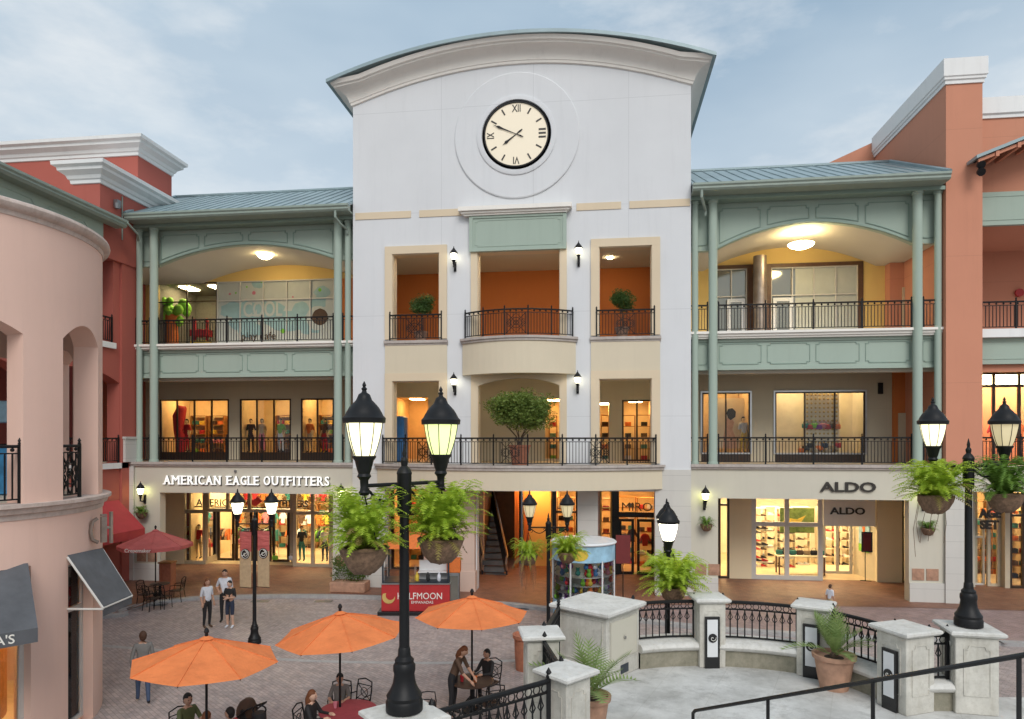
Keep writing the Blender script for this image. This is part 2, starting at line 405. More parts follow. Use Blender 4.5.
        return o
WLOC={}
def tag(o,label=None,cat=None,group=None,kind=None):
    if label: o['label']=label
    if cat: o['category']=cat
    if group: o['group']=group
    if kind: o['kind']=kind
    return o
def thing(name,label,cat,loc=(0,0,0),rz=0,group=None,local=True):
    o=bpy.data.objects.new(name,None); COL.objects.link(o); o.empty_display_size=.2
    o.location=Vector(loc); o.rotation_euler=(0,0,rz)
    WLOC[o.name]=Vector(loc)
    if local: o['_local']=1
    return tag(o,label,cat,group)
def dup(root,loc=None,rz=None,label=None,group=None,scale=None):
    kids={}
    for o in COL.objects: 
        if o.parent: kids.setdefault(o.parent.name,[]).append(o)
    def rec(o,par):
        c=o.copy(); COL.objects.link(c)
        if par: c.parent=par
        for k in kids.get(o.name,[]): rec(k,c)
        return c
    r=rec(root,None)
    if loc is not None: r.location=Vector(loc)
    if rz is not None: r.rotation_euler=(0,0,rz)
    if scale: r.scale=(scale,)*3
    if label: r['label']=label
    if group: r['group']=group
    return r
def struct(name,mb,mat=None,kind='structure',**k):
    o=mb.build(name,mat,None,**k); o['kind']=kind; return o
def text_mb(body,width=None,height=None,ext=.02,bold=0,mbf=None,M=None,align='CENTER',mat=None,space=1.0):
    if 'M' in body: bold=0
    cu=bpy.data.curves.new('t','FONT'); cu.body=body; cu.extrude=ext; cu.offset=bold; cu.resolution_u=3; cu.space_character=space
    ob=bpy.data.objects.new('t',cu); COL.objects.link(ob)
    dg=bpy.context.evaluated_depsgraph_get(); me=bpy.data.meshes.new_from_object(ob.evaluated_get(dg))
    xs=[v.co.x for v in me.vertices]; ys=[v.co.y for v in me.vertices]
    w=max(xs)-min(xs); h=max(ys)-min(ys); sx=(width/w) if width else (height/h); sy=(height/h) if height else sx
    cx=(min(xs)+max(xs))/2 if align=='CENTER' else (min(xs) if align=='LEFT' else max(xs)); cy=(min(ys)+max(ys))/2
    M=M or Matrix.Identity(4)
    # text lies in local x (right) / z (up), facing -y
    vs=[M@Vector(((v.co.x-cx)*sx,-v.co.z,(v.co.y-cy)*sy)) for v in me.vertices]
    fs=[tuple(p.vertices) for p in me.polygons]
    mb=mbf or MB()
    if mat: mb.mat(mat)
    mb.add(vs,fs)
    bpy.data.objects.remove(ob); bpy.data.curves.remove(cu); bpy.data.meshes.remove(me)
    return mb
def T(x,y,z,rz=0): return Matrix.Translation((x,y,z))@Matrix.Rotation(rz,4,'Z')
# ---------------------------------------------------------------- railing
def resample(path,step):
    pts=[Vector((p[0],p[1],0)) for p in path]; L=[0]
    for a,b in zip(pts,pts[1:]): L.append(L[-1]+(b-a).length)
    n=max(1,round(L[-1]/step)); out=[]
    for i in range(n+1):
        t=L[-1]*i/n; k=0
        while k<len(L)-2 and L[k+1]<t: k+=1
        s=(t-L[k])/max(1e-9,L[k+1]-L[k]); out.append(pts[k].lerp(pts[k+1],s))
    return out
def railing(path,z,label,h=1.07,bal=.13,post=1.5,group='black iron railings',name='railing',cat='railing',ornate=(),scroll=False,mat='black_iron',ends=True,r=.011,gap=.09):
    r=r*1.55
    c=path[0]; t=thing(name,label,cat,(c[0],c[1],z),0,group,local=False)
    pts=resample(path,.25 if len(path)>2 else 50)
    V=lambda p,zz:Vector((p.x,p.y,z+zz))
    m=MB()
    m.tube([V(p,h) for p in pts],.034,8)
    m.build('top_rail',mat,t)
    m=MB(); m.tube([V(p,h-.14) for p in pts],.019,4); m.tube([V(p,gap) for p in pts],.021,4); m.build('lower_rail',mat,t)
    bp=resample(path,bal); m=MB()
    for i,p in enumerate(bp):
        m.tube([V(p,gap),V(p,h-.14)],r,4)
        if i%2==0 and not scroll: m.ball(V(p,h-.07),.042,6,4)
    if scroll:
        for a,b in zip(bp,bp[1:]):
            q=(a+b)/2; dr=(b-a).normalized()
            arc=lambda c0,rad,zc,a0,a1:[V(c0+dr*rad*math.cos(x),zc+rad*math.sin(x)) for x in [a0+(a1-a0)*k/8 for k in range(9)]]
            m.tube(arc(q,.055,h-.075,0,2*PI),.009,4)
            m.tube([V(a,h-.36),V(a+dr*.045,h-.30),V(a+dr*.02,h-.24),V(a,h-.16)],.009,4)
            m.tube([V(a,h-.36),V(a-dr*.045,h-.30),V(a-dr*.02,h-.24),V(a,h-.16)],.009,4)
    m.build('baluster_panel',mat,t)
    pp=resample(path,post)
    for p in (pp if ends else pp[1:-1]):
        m=MB(); m.tube([V(p,0),V(p,h+.04)],.04,4); m.lathe([(.012,h+.03),(.035,h+.05),(.035,h+.07),(.02,h+.085),(.038,h+.115),(.02,h+.15),(.002,h+.18)],(p.x,p.y,z),8)
        m.build('post',mat,t)
    for (k,wd) in ornate:          # decorative medallion panels at fraction k of the path
        tot=resample(path,.05); i=int(k*(len(tot)-1)); p=tot[i]; q=tot[min(i+1,len(tot)-1)]; p0=tot[max(i-1,0)]; dr=(q-p0).normalized()
        m=MB(); zc=(h-.14+gap)/2; a=wd/2; b=(h-.14-gap)/2
        rr=.017
        W=lambda x,zz:V(p+dr*x,zc+zz)+Vector((dr.y,-dr.x,0))*.02
        m.tube([W(-a,-b),W(a,b)],rr,4); m.tube([W(-a,b),W(a,-b)],rr,4)
        m.tube([W(-a*.95,0),W(0,b*.95),W(a*.95,0),W(0,-b*.95),W(-a*.95,0)],rr,4)
        for rad in (b*.5,b*.22): m.tube([W(rad*math.cos(x*PI/8),rad*math.sin(x*PI/8)) for x in range(17)],rr,4)
        m.tube([W(-a,-b),W(-a,b)],rr,4); m.tube([W(a,-b),W(a,b)],rr,4)
        for sx in (-1,1):
            for sz in (-1,1): m.tube([W(sx*(a*.72)+a*.2*math.cos(x*PI/5),sz*b*.2+b*.16*math.sin(x*PI/5)) for x in range(11)],rr*.8,4)
        m.build('medallion',mat,t)
    return t
def line(ax,ay,bx,by): return [(ax,ay),(bx,by)]
def mould(m,x0,x1,z0,z1,y,notch=.12,r=.022,depth=.02):
    """raised panel moulding outline with notched corners on a wall facing -y"""
    n=notch
    P=[(x0+n,z0),(x1-n,z0),(x1-n,z0+n*.6),(x1,z0+n*.6),(x1,z1-n*.6),(x1-n,z1-n*.6),(x1-n,z1),(x0+n,z1),(x0+n,z1-n*.6),(x0,z1-n*.6),(x0,z0+n*.6),(x0+n,z0+n*.6)]
    pts=[(a,y,b) for a,b in P]; m.tube(pts+[pts[0]],r,4)
# ================================================================ CLOCK TOWER
L2,L3=5.4,10.62
YA=.5; YB=4.3
TX0,TX1=FX(353),FX(691)
XC=(TX0+TX1)/2
arcz=lambda x: 20.72+1.33*(1-((x-XC)/((TX1-TX0)/2))**2)
tower=thing('clock_tower','tall white stucco centre building with a curved top and a round clock','building',(XC,4,0),local=False)
lx0,lx1=FX(392.8),FX(439.5); cx0,cx1=FX(477.7),FX(560); rx0,rx1=FX(599),FX(651.7)
zt3=FZ(512,250.5); zt2=FZ(512,380)
px_l0,px_c0,px_c1,px_r1=FX(429),FX(477),FX(578),FX(655)
HL1=[(FX(385),px_l0,0,4.3),(px_c0,px_c1,0,4.3),(FX(598),px_r1,0,4.3)]
holes=[(lx0,lx1,L3,zt3),(cx0,cx1,L3,zt3),(rx0,rx1,L3,zt3),(lx0,lx1,L2,zt2),(cx0,cx1,L2,zt2+.12,.3),(rx0,rx1,L2,zt2)]+HL1
m=MB(); m.wall(TX0,TX1,0,20.72,0,.5,holes,du=1.2)
n=24
for k in range(n):
    a,b=TX0+(TX1-TX0)*k/n,TX0+(TX1-TX0)*(k+1)/n
    for y,o in ((0,1),(.5,-1)): m.add([(a,y,20.72),(b,y,20.72),(b,y,arcz(b)),(a,y,arcz(a))],[(0,1,2,3)])
m.box(TX0,TX0+.4,.503,9,0,20.7); m.box(TX1-.4,TX1,.503,9,0,20.7)
m.build('wall','white_stucco',tower)
m=MB()   # cornice following the arch
path=[(TX0,9,20.72),(TX0,4,20.72),(TX0,0,20.72)]; outs=[(-1,0),(-1,0),(-1,-1)]
for k in range(1,28): x=TX0+(TX1-TX0)*k/28; path.append((x,0,arcz(x))); outs.append((0,-1))
path+=[(TX1,0,20.72),(TX1,4,20.72),(TX1,9,20.72)]; outs+=[(1,-1),(1,0),(1,0)]
prof=[(0,-.03),(.07,-.01),(.09,.08),(.12,.10),(.15,.22),(.22,.34),(.34,.45),(.50,.52),(.60,.54),(.62,.60),(.70,.62),(.76,.74),(.78,.76),(0,.77)]
m.sweep(path,outs,prof); m.build('cornice','crown_white',tower,smooth=25)
m=MB(); n=30; xa,xb=TX0-.86,TX1+.86
az=lambda x: 21.36+1.46*(1-((x-XC)/((xb-xa)/2))**2)
for k in range(n):
    a,b=xa+(xb-xa)*k/n,xa+(xb-xa)*(k+1)/n
    m.add([(a,-.88,az(a)),(b,-.88,az(b)),(b,-.88,az(b)+.14),(a,-.88,az(a)+.14),(a,9.3,az(a)),(b,9.3,az(b)),(b,9.3,az(b)+.14),(a,9.3,az(a)+.14)],[(0,1,2,3),(3,2,6,7),(4,7,6,5),(0,4,5,1)])
m.build('barrel_roof','green_metal_roof',tower)
# cream band panels
m=MB()
for a,b in ((355,411),(419,462),(576,621),(629,690)):
    m.box(FX(a)+.02,FX(b),-.03,-.002,FZ(512,213.5)-.0,FZ(512,206.5))
m.each('band_panel','tan_trim',tower)
# frames + infill panels
m=MB()
def frame(x0,x1,z0,z1,w,y=-.04,d=.05,bot=False,arch=0):
    m.box(x0-w,x0,y-d,y+.035,z0,z1); m.box(x1,x1+w,y-d,y+.035,z0,z1)
    m.box(x0-w,x1+w,y-d,y+.035,z1+.002,z1+w)
fw=.33
m=MB()
def frame1(*a):
    global m
    m=MB(); frame(*a)
    x0,x1,z0,z1=a[:4]
    m.box(x0+.001,x0+.03,-.02,.5,z0,z1-.001); m.box(x1-.03,x1-.001,-.02,.5,z0,z1-.001); m.box(x0+.03,x1-.03,-.02,.5,z1-.03,z1-.001)
    m.build('opening_frame','tan_trim',tower)
frame1(lx0,lx1,L3+.05,zt3,fw); frame1(rx0,rx1,L3+.05,zt3,fw); frame1(cx0,cx1,L3+.05,zt3-.02,.28)
frame1(lx0,lx1,L2+.05,zt2,fw); frame1(rx0,rx1,L2+.05,zt2,fw)
m=MB(); m.wall(cx0-.28,cx1+.28,L2+.02,zt2+.3,-.05,-.003,[(cx0+.02,cx1-.02,L2,zt2+.10,.34)])
m.box(cx0+.001,cx0+.03,-.002,.5,L2+.02,zt2-.2); m.box(cx1-.03,cx1-.001,-.002,.5,L2+.02,zt2-.2)
m.build('opening_frame','tan_trim',tower)
m=MB()
for a,b in ((lx0-fw,lx1+fw),(rx0-fw,rx1+fw)):
    m.box(a,b,-.05,-.004,zt2+fw+.004,L3-.2)
m.each('infill_panel','cream',tower)
m=MB()
for a,b in ((lx0-fw-.04,lx1+fw+.04),(rx0-fw-.04,rx1+fw+.04)):
    m.box(a,b,-.12,-.002,L3-.12,L3); m.box(a,b,-.07,-.002,L3-.2,L3-.122)
m.each('sill','ledge_stone',tower)
# green panel over centre opening + canopy slab
m=MB(); gx0,gx1,gz0,gz1=FX(470.7),FX(566),FZ(512,251.5),FZ(512,216)
m.box(gx0,gx1,-.16,-.003,gz0,gz1); m.box(gx0-.03,gx0+.12,-.2,-.161,gz0,gz1); m.box(gx1-.12,gx1+.03,-.2,-.161,gz0,gz1); m.box(gx0+.121,gx1-.121,-.2,-.161,gz1-.1,gz1); m.box(gx0+.121,gx1-.121,-.2,-.161,gz0,gz0+.1)
mould(m,gx0+.22,gx1-.22,gz0+.2,gz1-.2,-.165,.10,.015); m.build('panel','green_paint',tower)
m=MB(); a,b=FX(460),FX(572)
m.box(a,b,-.42,-.001,gz1+.17,gz1+.34); m.box(a+.1,b-.1,-.33,-.001,gz1+.08,gz1+.168); m.box(a+.2,b-.2,-.26,-.001,gz1+.003,gz1+.079); m.build('canopy_ledge','grey_metal' if 0 else 'crown_white',tower)
# bowed balcony level 3
def bow(x0,x1,sag,y0=-.1,n=18,out=0):
    pts=[]
    for k in range(n+1):
        t=k/n; pts.append((x0-out+(x1-x0+2*out)*t, y0-out*.9-sag*(1-(2*t-1)**2)))
    return pts
def slab(m,pts,y1,z0,z1):
    poly=pts+[(pts[-1][0],y1),(pts[0][0],y1)]; m.xy(poly,z0,z1)
bx0,bx1=FX(461.5,-.3),FX(575.5,-.3)
m=MB(); slab(m,bow(bx0,bx1,.85),-.002,zt2+fw-.12,L3-.2)
m.build('balcony_apron','cream',tower)
m=MB(); slab(m,bow(bx0,bx1,.85,out=.10),-.001,L3-.10,L3); slab(m,bow(bx0,bx1,.85,out=.05),-.001,L3-.199,L3-.101); m.build('balcony_ledge','ledge_stone',tower)
# bowed terrace level 2
wx0,wx1=FX(378),FX(662)
m=MB(); slab(m,bow(wx0,wx1,1.9,n=40),-.003,4.42,L2-.2); m.build('terrace_fascia','cream',tower)
m=MB(); slab(m,bow(wx0,wx1,1.9,n=40,out=.12),-.004,L2-.09,L2+.0); slab(m,bow(wx0,wx1,1.9,n=40,out=.07),-.004,L2-.199,L2-.091); m.build('terrace_ledge','ledge_stone',tower)
# floors, ceilings, corridor back walls
m=MB(); m.box(TX0+.4,TX1-.4,.5,8,L2-.3,L2-.003); m.box(TX0+.4,TX1-.4,.5,8,L3-.3,L3-.003); m.build('floor_slab','tile_floor',tower)
m=MB(); m.box(TX0+.4,TX1-.4,.52,8,zt3+.25,zt3+.4); m.box(TX0+.4,TX1-.4,.52,8,L3-.75,L3-.35); m.box(TX0+.4,TX1-.4,.52,8,4.35,4.5);m.build('ceiling','corridor_ceiling',tower)
m=MB(); m.wall(TX0+.4,TX1-.4,L3,zt3+.25,YB+.2,YB+.4); m.build('back_wall','orange_wall',tower)
m=MB(); m.wall(TX0+.4,TX1-.4,L2,L3-.76,YB+.2,YB+.4,[(FX(394,4.5),FX(428,4.5),L2,L2+3.1),(FX(545,4.5),FX(560,4.5),L2+.1,L2+3.0),(FX(600,4.5),FX(609,4.5),L2+.1,L2+2.8),(FX(622,4.5),FX(652,4.5),L2,L2+2.9)]); m.build('back_wall','beige_wall',tower)
# ground-floor piers behind the front wall
m=MB(); m.box(FX(424),FX(429),.01,.5,0,4.3); m.build('pier_edge','pink_pillar',tower)
m=MB()
for a,b in ((FX(429),FX(476)),):
    m.box(a+.0,b,-.35,-.002,0,4.42); m.box(a-.04,b+.04,-.39,-.351,0,.95)
    m.box(a-.04,a-.001,-.351,0,0,.95); m.box(b+.001,b+.04,-.351,0,0,.95)
m.build('pillar','pink_pillar',tower)
m=MB(); m.box(FX(655,-.06)+.0,TX1,-.06,-.002,0,L2-.2); m.box(FX(577.5,-.06),FX(598,-.06),-.06,-.002,0,4.42); m.box(TX0,FX(385,-.06),-.06,-.002,0,L2-.2); m.each('stone_facing','block_white',tower)
# clock
ccx,ccz=FX(516.6),FZ(516.6,135.6)
ck=MB(); RM=Matrix.Translation((ccx,0,ccz))@Matrix.Rotation(R(90),4,'X')
ck.lathe([(2.62,0),(2.62,.05),(2.58,.07),(1.66,.07),(1.66,.11),(1.60,.13),(1.46,.13),(1.44,.09),(1.44,0)],M=Matrix.Rotation(R(90),4,'X'),c=(ccx,0,ccz),n=72)
cko=ck.build('clock','white_stucco',tower,smooth=20)
MR=Matrix.Rotation(R(90),4,'X')
m=MB(); m.lathe([(1.30,.0),(1.30,.10)],M=MR,c=(ccx,-.02,ccz),n=64); m.build('dial','clock_face',cko)
m=MB(); pr=[(1.30,.04),(1.30,.17),(1.38,.17),(1.38,.04)]
for k in range(64):
    pass
m.lathe([(1.30,.05),(1.31,.17),(1.355,.17),(1.365,.12),(1.365,.0)],M=MR,c=(ccx,-.0,ccz),n=64,cap=False); m.build('bezel','black_iron',cko,smooth=30)
m=MB()
for hcnt in range(12):
    a=R(30*hcnt); rad=1.08
    M=Matrix.Translation((ccx+rad*math.sin(a),-.13,ccz+rad*math.cos(a)))@Matrix.Rotation(a,4,'Y')
    tx={0:'XII',3:'III',6:'VI',9:'IX'}.get(hcnt)
    if tx: text_mb(tx,width=.13*len(tx)+.0 if tx!='XII' else .36,height=.30,ext=.006,bold=.01,mbf=m,M=M)
    else: m.box(-.03,.03,-.008,.008,-.13,.13,lambda x,y,z:M@Vector((x,y,z)))
m.each('numeral','letter_dark',cko)
def hand(ang,L,w,nm):
    m=MB(); M=Matrix.Translation((ccx,-.16 if L>1 else -.145,ccz))@Matrix.Rotation(R(ang),4,'Y')
    P=[(-w*.4,-.32),(w*.4,-.32),(w*.9,-.2),(w*.35,0),(w*.8,L*.55),(w*1.6,L*.74),(w*.5,L*.84),(0,L),(-w*.5,L*.84),(-w*1.6,L*.74),(-w*.8,L*.55),(-w*.35,0),(-w*.9,-.2)]
    m.prism(P,lambda x,z:M@Vector((x,-.006,z)),lambda x,z:M@Vector((x,.006,z)))
    m.build(nm,'black_iron',cko)
hand(294,1.08,.034,'minute_hand'); hand(233,.72,.042,'hour_hand')

# ================================================================ ARCADE WINGS
def arcade(side):
    left=side<0
    XI=FX(151,YB)-.3 if left else None
    if left:
        XA,XB=FX(137,YA),TX0-.002; nm='left'
        lab='green posted shopping arcade left of the white clock tower'
        colpx=(154,338); postpx=(139.5,348); arch=(262,244.5,231)   # spring, crown, top (px rows)
        rows_l=(343,348.5,377); fx0,fx1=160,333
    else:
        XA,XB=TX1+.002,FX(946,YA); 
        lab='green posted shopping arcade right of the white clock tower'
        colpx=(713,917.5); postpx=(695,938); arch=(246,222,203); rows_l=(330,337,369); fx0,fx1=718,909
    wing=thing('shopping_arcade',lab,'building',((XA+XB)/2,4,0),local=False)
    pc=(colpx[0]+colpx[1])/2
    zs=FZ(pc,arch[0],.65); zc=FZ(pc,arch[1],.65); zT=16.2 if 0 else FZ(pc,arch[2]-4,.65)
    za=FX(colpx[0],.6)+.15; zb=FX(colpx[1],.6)-.15
    # spandrel panel with arch
    m=MB(); m.wall(XA,XB,zs-.03,zT,.72,.95,[(za,zb,zs-.04,zc,zc-zs)],du=1.5)
    m.build('spandrel','green_paint',wing)
    archz=lambda x: zs+(zc-zs)*(1-((2*(x-za)/(zb-za))-1)**2) if za<x<zb else zs
    m=MB(); n=4; W=(zb-za)
    for k in range(n):
        a=za+W*k/n+.14; b=za+W*(k+1)/n-.14
        top=zT-.22
        low=[(a+(b-a)*i/8) for i in range(9)]
        pts=[(a,.70,top-.1),(a+.1,.70,top-.1),(a+.1,.70,top),(b-.1,.70,top),(b-.1,.70,top-.1),(b,.70,top-.1)]
        pts+=[(x,.70,archz(x)+.20) for x in reversed(low)]
        m.tube(pts+[pts[0]],.025,4)
    for a,b in ((XA+.08,za-.35),(zb+.35,XB-.08)):
        if b-a>.25: mould(m,a,b,zs+.2,zT-.22,.70,.06,.02)
    m.tube([(za+(zb-za)*k/24,.69,archz(za+(zb-za)*k/24)+.05) for k in range(25)],.045,4)
    m.build('moulding','green_dark',wing)
    # vault
    m=MB(); n=24
    xs=[XI if left else XA]+[za+(zb-za)*k/n for k in range(n+1)]+[XB]
    for a,b in zip(xs,xs[1:]):
        m.add([(a,.94,archz(a)-.0),(b,.94,archz(b)),(b,YB+.1,archz(b)),(a,YB+.1,archz(a)),(a,.94,archz(a)+.15),(b,.94,archz(b)+.15),(b,YB+.1,archz(b)+.15),(a,YB+.1,archz(a)+.15)],[(0,3,2,1),(4,5,6,7),(0,1,5,4),(3,7,6,2)])
    m.build('vaulted_ceiling','corridor_ceiling',wing,smooth=30)
    # level-3 slab : ledge, green panel
    z3=FZ(pc,rows_l[0],.5); zl=FZ(pc,rows_l[1],.5); zg=FZ(pc,rows_l[2],.65)
    m=MB(); m.box(XA,XB,.30,YB,z3-.10,z3); m.box(XA,XB,.38,.98,z3-.2,z3-.101); m.box(XA,XB,.45,.98,zl,z3-.201) ; m.build('ledge','crown_white',wing)
    m=MB(); m.box(XA,XB,.66,.94,zg,zl-.002); m.box(XA,XB,.60,.655,zg-.0,zg+.12); m.box(XA,XB,.60,.655,zl-.12,zl-.004)
    m.build('slab_panel','green_paint',wing)
    m=MB()
    for k in range(4):
        a=za+W*k/4+.12; b=za+W*(k+1)/4-.12; mould(m,a,b,zg+.24,zl-.2,.65,.12,.022)
    for a,b in ((XA+.08,za-.38),(zb+.38,XB-.08)):
        if b-a>.25: mould(m,a,b,zg+.24,zl-.2,.65,.06,.02)
    m.build('moulding','green_dark',wing)
    m=MB(); m.box(XI if left else XA,XB,.985,YB,z3-.5,z3-.11); m.box(XA,XB,.94,1.3,zg-.12,z3-.51); m.build('soffit','corridor_ceiling',wing)
    # columns
    for p in colpx+postpx:
        rr=.175 if p in colpx else .13
        y=.36 if p in colpx else .42
        m=MB(); x=FX(p,y); m.lathe([(rr+.03,L2),(rr+.03,L2+.1),(rr,L2+.12),(rr,zT-.1),(rr+.03,zT-.08),(rr+.03,zT)],(x,y,0),20)
        m.build('column','green_paint',wing,smooth=30)
    # beam + gutter + roof
    m=MB(); m.box(XA,XB,.15,.95,zT,zT+.14); m.build('beam','green_dark',wing)
    ez=zT+.18
    if left: ea,eb=FX(124,-.55),TX0-.01
    else: ea,eb=TX1+.01,FX(951,-.55)
    m=MB(); m.sweep([(ea,-.45,ez),(eb,-.45,ez)],[(0,-1)]*2,[(-.15,-.04),(.06,-.04),(.12,.03),(.12,.10),(.17,.16),(.17,.24),(-.15,.24)]); m.box(ea,eb,-.30,.16,ez-.04,ez+.02)
    ends=ea if left else eb
    m.build('gutter','gutter_green',wing)
    rzt=FZ(353,189,5.0) if left else FZ(700,171.5,5.0)
    hipx=FX(176,5.0) if left else FX(890,5.0)
    E0=Vector((ea,-.5,ez+.24)); E1=Vector((eb,-.5,ez+.24))
    if left: R0=Vector((hipx,5,rzt)); R1=Vector((TX0-.01,5,rzt))
    else: R0=Vector((TX1+.01,5,rzt)); R1=Vector((hipx,5,rzt))
    nrm=(E1-E0).cross(R0-E0).normalized(); 
    m=MB(); th=nrm*-.08
    m.add([E0,E1,R1,R0,E0+th,E1+th,R1+th,R0+th],[(0,1,2,3),(7,6,5,4),(0,4,5,1),(3,2,6,7),(0,3,7,4),(1,5,6,2)])
    # hip end + seams
    sl=(rzt-E0.z)/5.5
    if left:
        B=Vector((ea,10.5,ez+.24)); R2=R0; m.add([E0,R2,B],[(0,1,2)])
    else:
        B=Vector((eb,10.5,ez+.24)); m.add([E1,B,R1],[(0,1,2)])
    # back slope
    m.add([R0,R1,Vector((R1.x,10.5,ez+.24)),Vector((R0.x,10.5,ez+.24))],[(0,1,2,3)])
    m.build('metal_roof','green_metal_roof',wing)
    m=MB(); x=ea+.15
    while x<eb-.05:
        # seam from eave up until ridge or hip
        yt=5.0
        if left and x<hipx: yt=-.5+5.5*(x-ea)/(hipx-ea)
        if (not left) and x>hipx: yt=-.5+5.5*(eb-x)/(eb-hipx)
        p=Vector((x,-.5,ez+.255)); q=Vector((x,yt,ez+.255+(yt+.5)*sl))
        m.tube([p,q],.028,4); x+=.50
    hp=(E0,R0) if left else (E1,R1)
    m.tube([hp[0]+Vector((0,0,.05)),hp[1]+Vector((0,0,.05))],.08,6)
    m.tube([R0+Vector((0,0,.04)),R1+Vector((0,0,.04))],.08,6)
    m.build('roof_seam','green_metal_roof',wing)
    # downspout elbow
    px=337 if left else 701
    m=MB(); x=FX(px,-.3)
    m.tube([(x,-.5,ez-.03),(x,-.5,ez-.3),(x+.12,-.2,ez-.5),(x+.25,.2,ez-.62),(x+.25,.25,ez-.8)],.055,8); m.build('downspout','gutter_green',wing)
    # L1 front wall (fascia + piers)
    hx0,hx1=FX(fx0,.1),FX(fx1,.1)
    AX=FX(119,.1) if left else XA; BX=XB if left else FX(972,.1)
    m=MB(); m.wall(AX,BX,0,L2-.1,.1,.5,[(hx0,hx1,-.1,4.05)],du=2.2); m.build('shop_wall','cream_pale',wing)
    m=MB(); m.box(AX,BX,-.04,.62,L2-.09,L2+.02); m.box(AX,BX,.02,.6,L2-.17,L2-.091)
    m.build('string_course','ledge_stone',wing)
    m=MB()
    for a,b in ((AX,hx0),(hx1,BX)):
        m.box(a-.0,b,.03,.098,.0,.85)
        if b-a>.8: 
            pass
    if not left:
        m.box(FX(945,.02),FX(972,.02),-.04,.029,0,L2-.18)
        m.box(FX(945,.02),FX(972,.02),-.04,.5,L2-.18,L2-.1)
    else: m.box(FX(119),FX(134,.02),-.02,.029,.0,L2-.18)
    m.each('stone_base','block_white',wing)
    # red diamond plaques at the pier foot
    for c in ((hx0-.62,hx1+.62) if left else (hx0+.0-.42,FX(921,.1)+.15)):
        m=MB()
        for s in (-.26,.26):
            m.box(c+s-.22,c+s+.22,.075,.099,.95,1.4)
            m.prism([(c+s,1.0),(c+s+.17,1.175),(c+s,1.35),(c+s-.17,1.175)],lambda x,z:(x,.06,z),lambda x,z:(x,.0749,z))
        m.build('plaque','terracotta_pale',wing)
    # floors
    m=MB(); m.box(XI if left else XA,XB,.5,9,L2-.35,L2-.002); m.build('floor_slab','tile_floor',wing)
    m=MB(); m.box(XI if left else AX,BX,.5,9,4.3,4.6); m.build('shop_ceiling','corridor_ceiling',wing)
    # corridor end walls so that one cannot look past the wing
    m=MB(); m.box(XI-.3,XI-.002,.51,9,0,15.0) if left else m.box(XB+.002,XB+.3,.95,9,L2,15.8); m.build('end_wall','red_wall' if left else 'coral_wall',wing)
    m=MB(); m.box(XI-.3,XI-.002,.51,9,0,4.6) if 0 else m.box((XI-.5) if left else XB+.25,(XI-.31) if left else XB+.45,.95,9,0,4.3); m.build('end_wall','cream_pale',wing)
    rl=[]
    for z,nmz in ((L2+.02,'lower'),(z3,'upper')):
        y=.48 if z<6 else .42
        segs=((XA+.02,FX(colpx[0],y)-.22),(FX(colpx[0],y)+.22,FX(colpx[1],y)-.22),(FX(colpx[1],y)+.22,XB-.02))
        for i,(a,b) in enumerate(segs):
            if b-a<.25: continue
            where=('between the two tall green columns','beside the outer green post')[0 if i==1 else 1]
            railing(line(a,y,b,y),z,('long' if i==1 else 'short')+f' black railing on the {nmz} gallery of the {nm if left else "right"} arcade'+('' if i==1 else (', left end' if i==0 else ', right end')),group='iron railings of the galleries',post=1.75 if i==1 else .9,bal=.125)
    return wing,XA,XB,zs,zc,z3,archz,zg
WL=arcade(-1); WR=arcade(1)
# ---------------------------------------------------------------- back walls of the arcades
def windows(m,x0,x1,z0,z1,y,nx,nz=1,fr=.05,dep=.08,zb=None):
    """mullion grid"""
    m.box(x0,x1,y-dep,y,z0,z0+fr); m.box(x0,x1,y-dep,y,z1-fr,z1)
    for i in range(nx+1):
        x=x0+(x1-x0)*i/nx; a=max(x0,x-fr/2); b=min(x1,x+fr/2)
        if i==0: b=x0+fr
        if i==nx: a=x1-fr
        m.box(a,b,y-dep+.001,y-.001,z0+fr,z1-fr)
    for zz in (zb if zb is not None else [z0+(z1-z0)*j/nz for j in range(1,nz)]): m.box(x0+fr,x1-fr,y-dep+.002,y-.002,zz-fr/2,zz+fr/2)
def pane(m,x0,x1,z0,z1,y): m.add([(x0,y,z0),(x1,y,z0),(x1,y,z1),(x0,y,z1)],[(0,1,2,3)])
# LEFT level 3
wing,XA,XB,zs,zc,z3,archz,zg=WL
y=YB
a0,a1,a2=FX(157,y),FX(217,y),FX(334,y); zw=FZ(250,281,y); zm=FZ(250,300,y)
m=MB(); m.wall(FX(151,YB)-.3,XB,z3,zs+1.2,y,y+.2,[(a0,a2,z3,zw)]); m.build('back_wall','yellow_wall',wing)
m=MB(); m.box(FX(337,y-.1),XB,y-.12,y-.002,z3,zs); m.build('wall_panel','orange_wall',wing)
f=MB(); windows(f,a1,a2,z3+.08,zw,y+.06,5,zb=[zm]); fo=f.build('window','white_frame',wing)
f=MB(); f.box(a1,a2,y+.08,y+.11,z3+.08,zw); fo=f.build('pane','frosted',fo)
BLC=[0]
def blob(m,cx,cz,r,y,n=14,jit=.18,sx=1):
    BLC[0]+=1; y-=.0006*BLC[0]
    P=[(cx+sx*r*(1+rnd.uniform(-jit,jit))*math.cos(2*PI*i/n),cz+r*(1+rnd.uniform(-jit,jit))*math.sin(2*PI*i/n)) for i in range(n)]
    m.add([(p[0],y,p[1]) for p in P],[tuple(range(n))])
m=MB().mat('frost_blue'); yy=y+.072
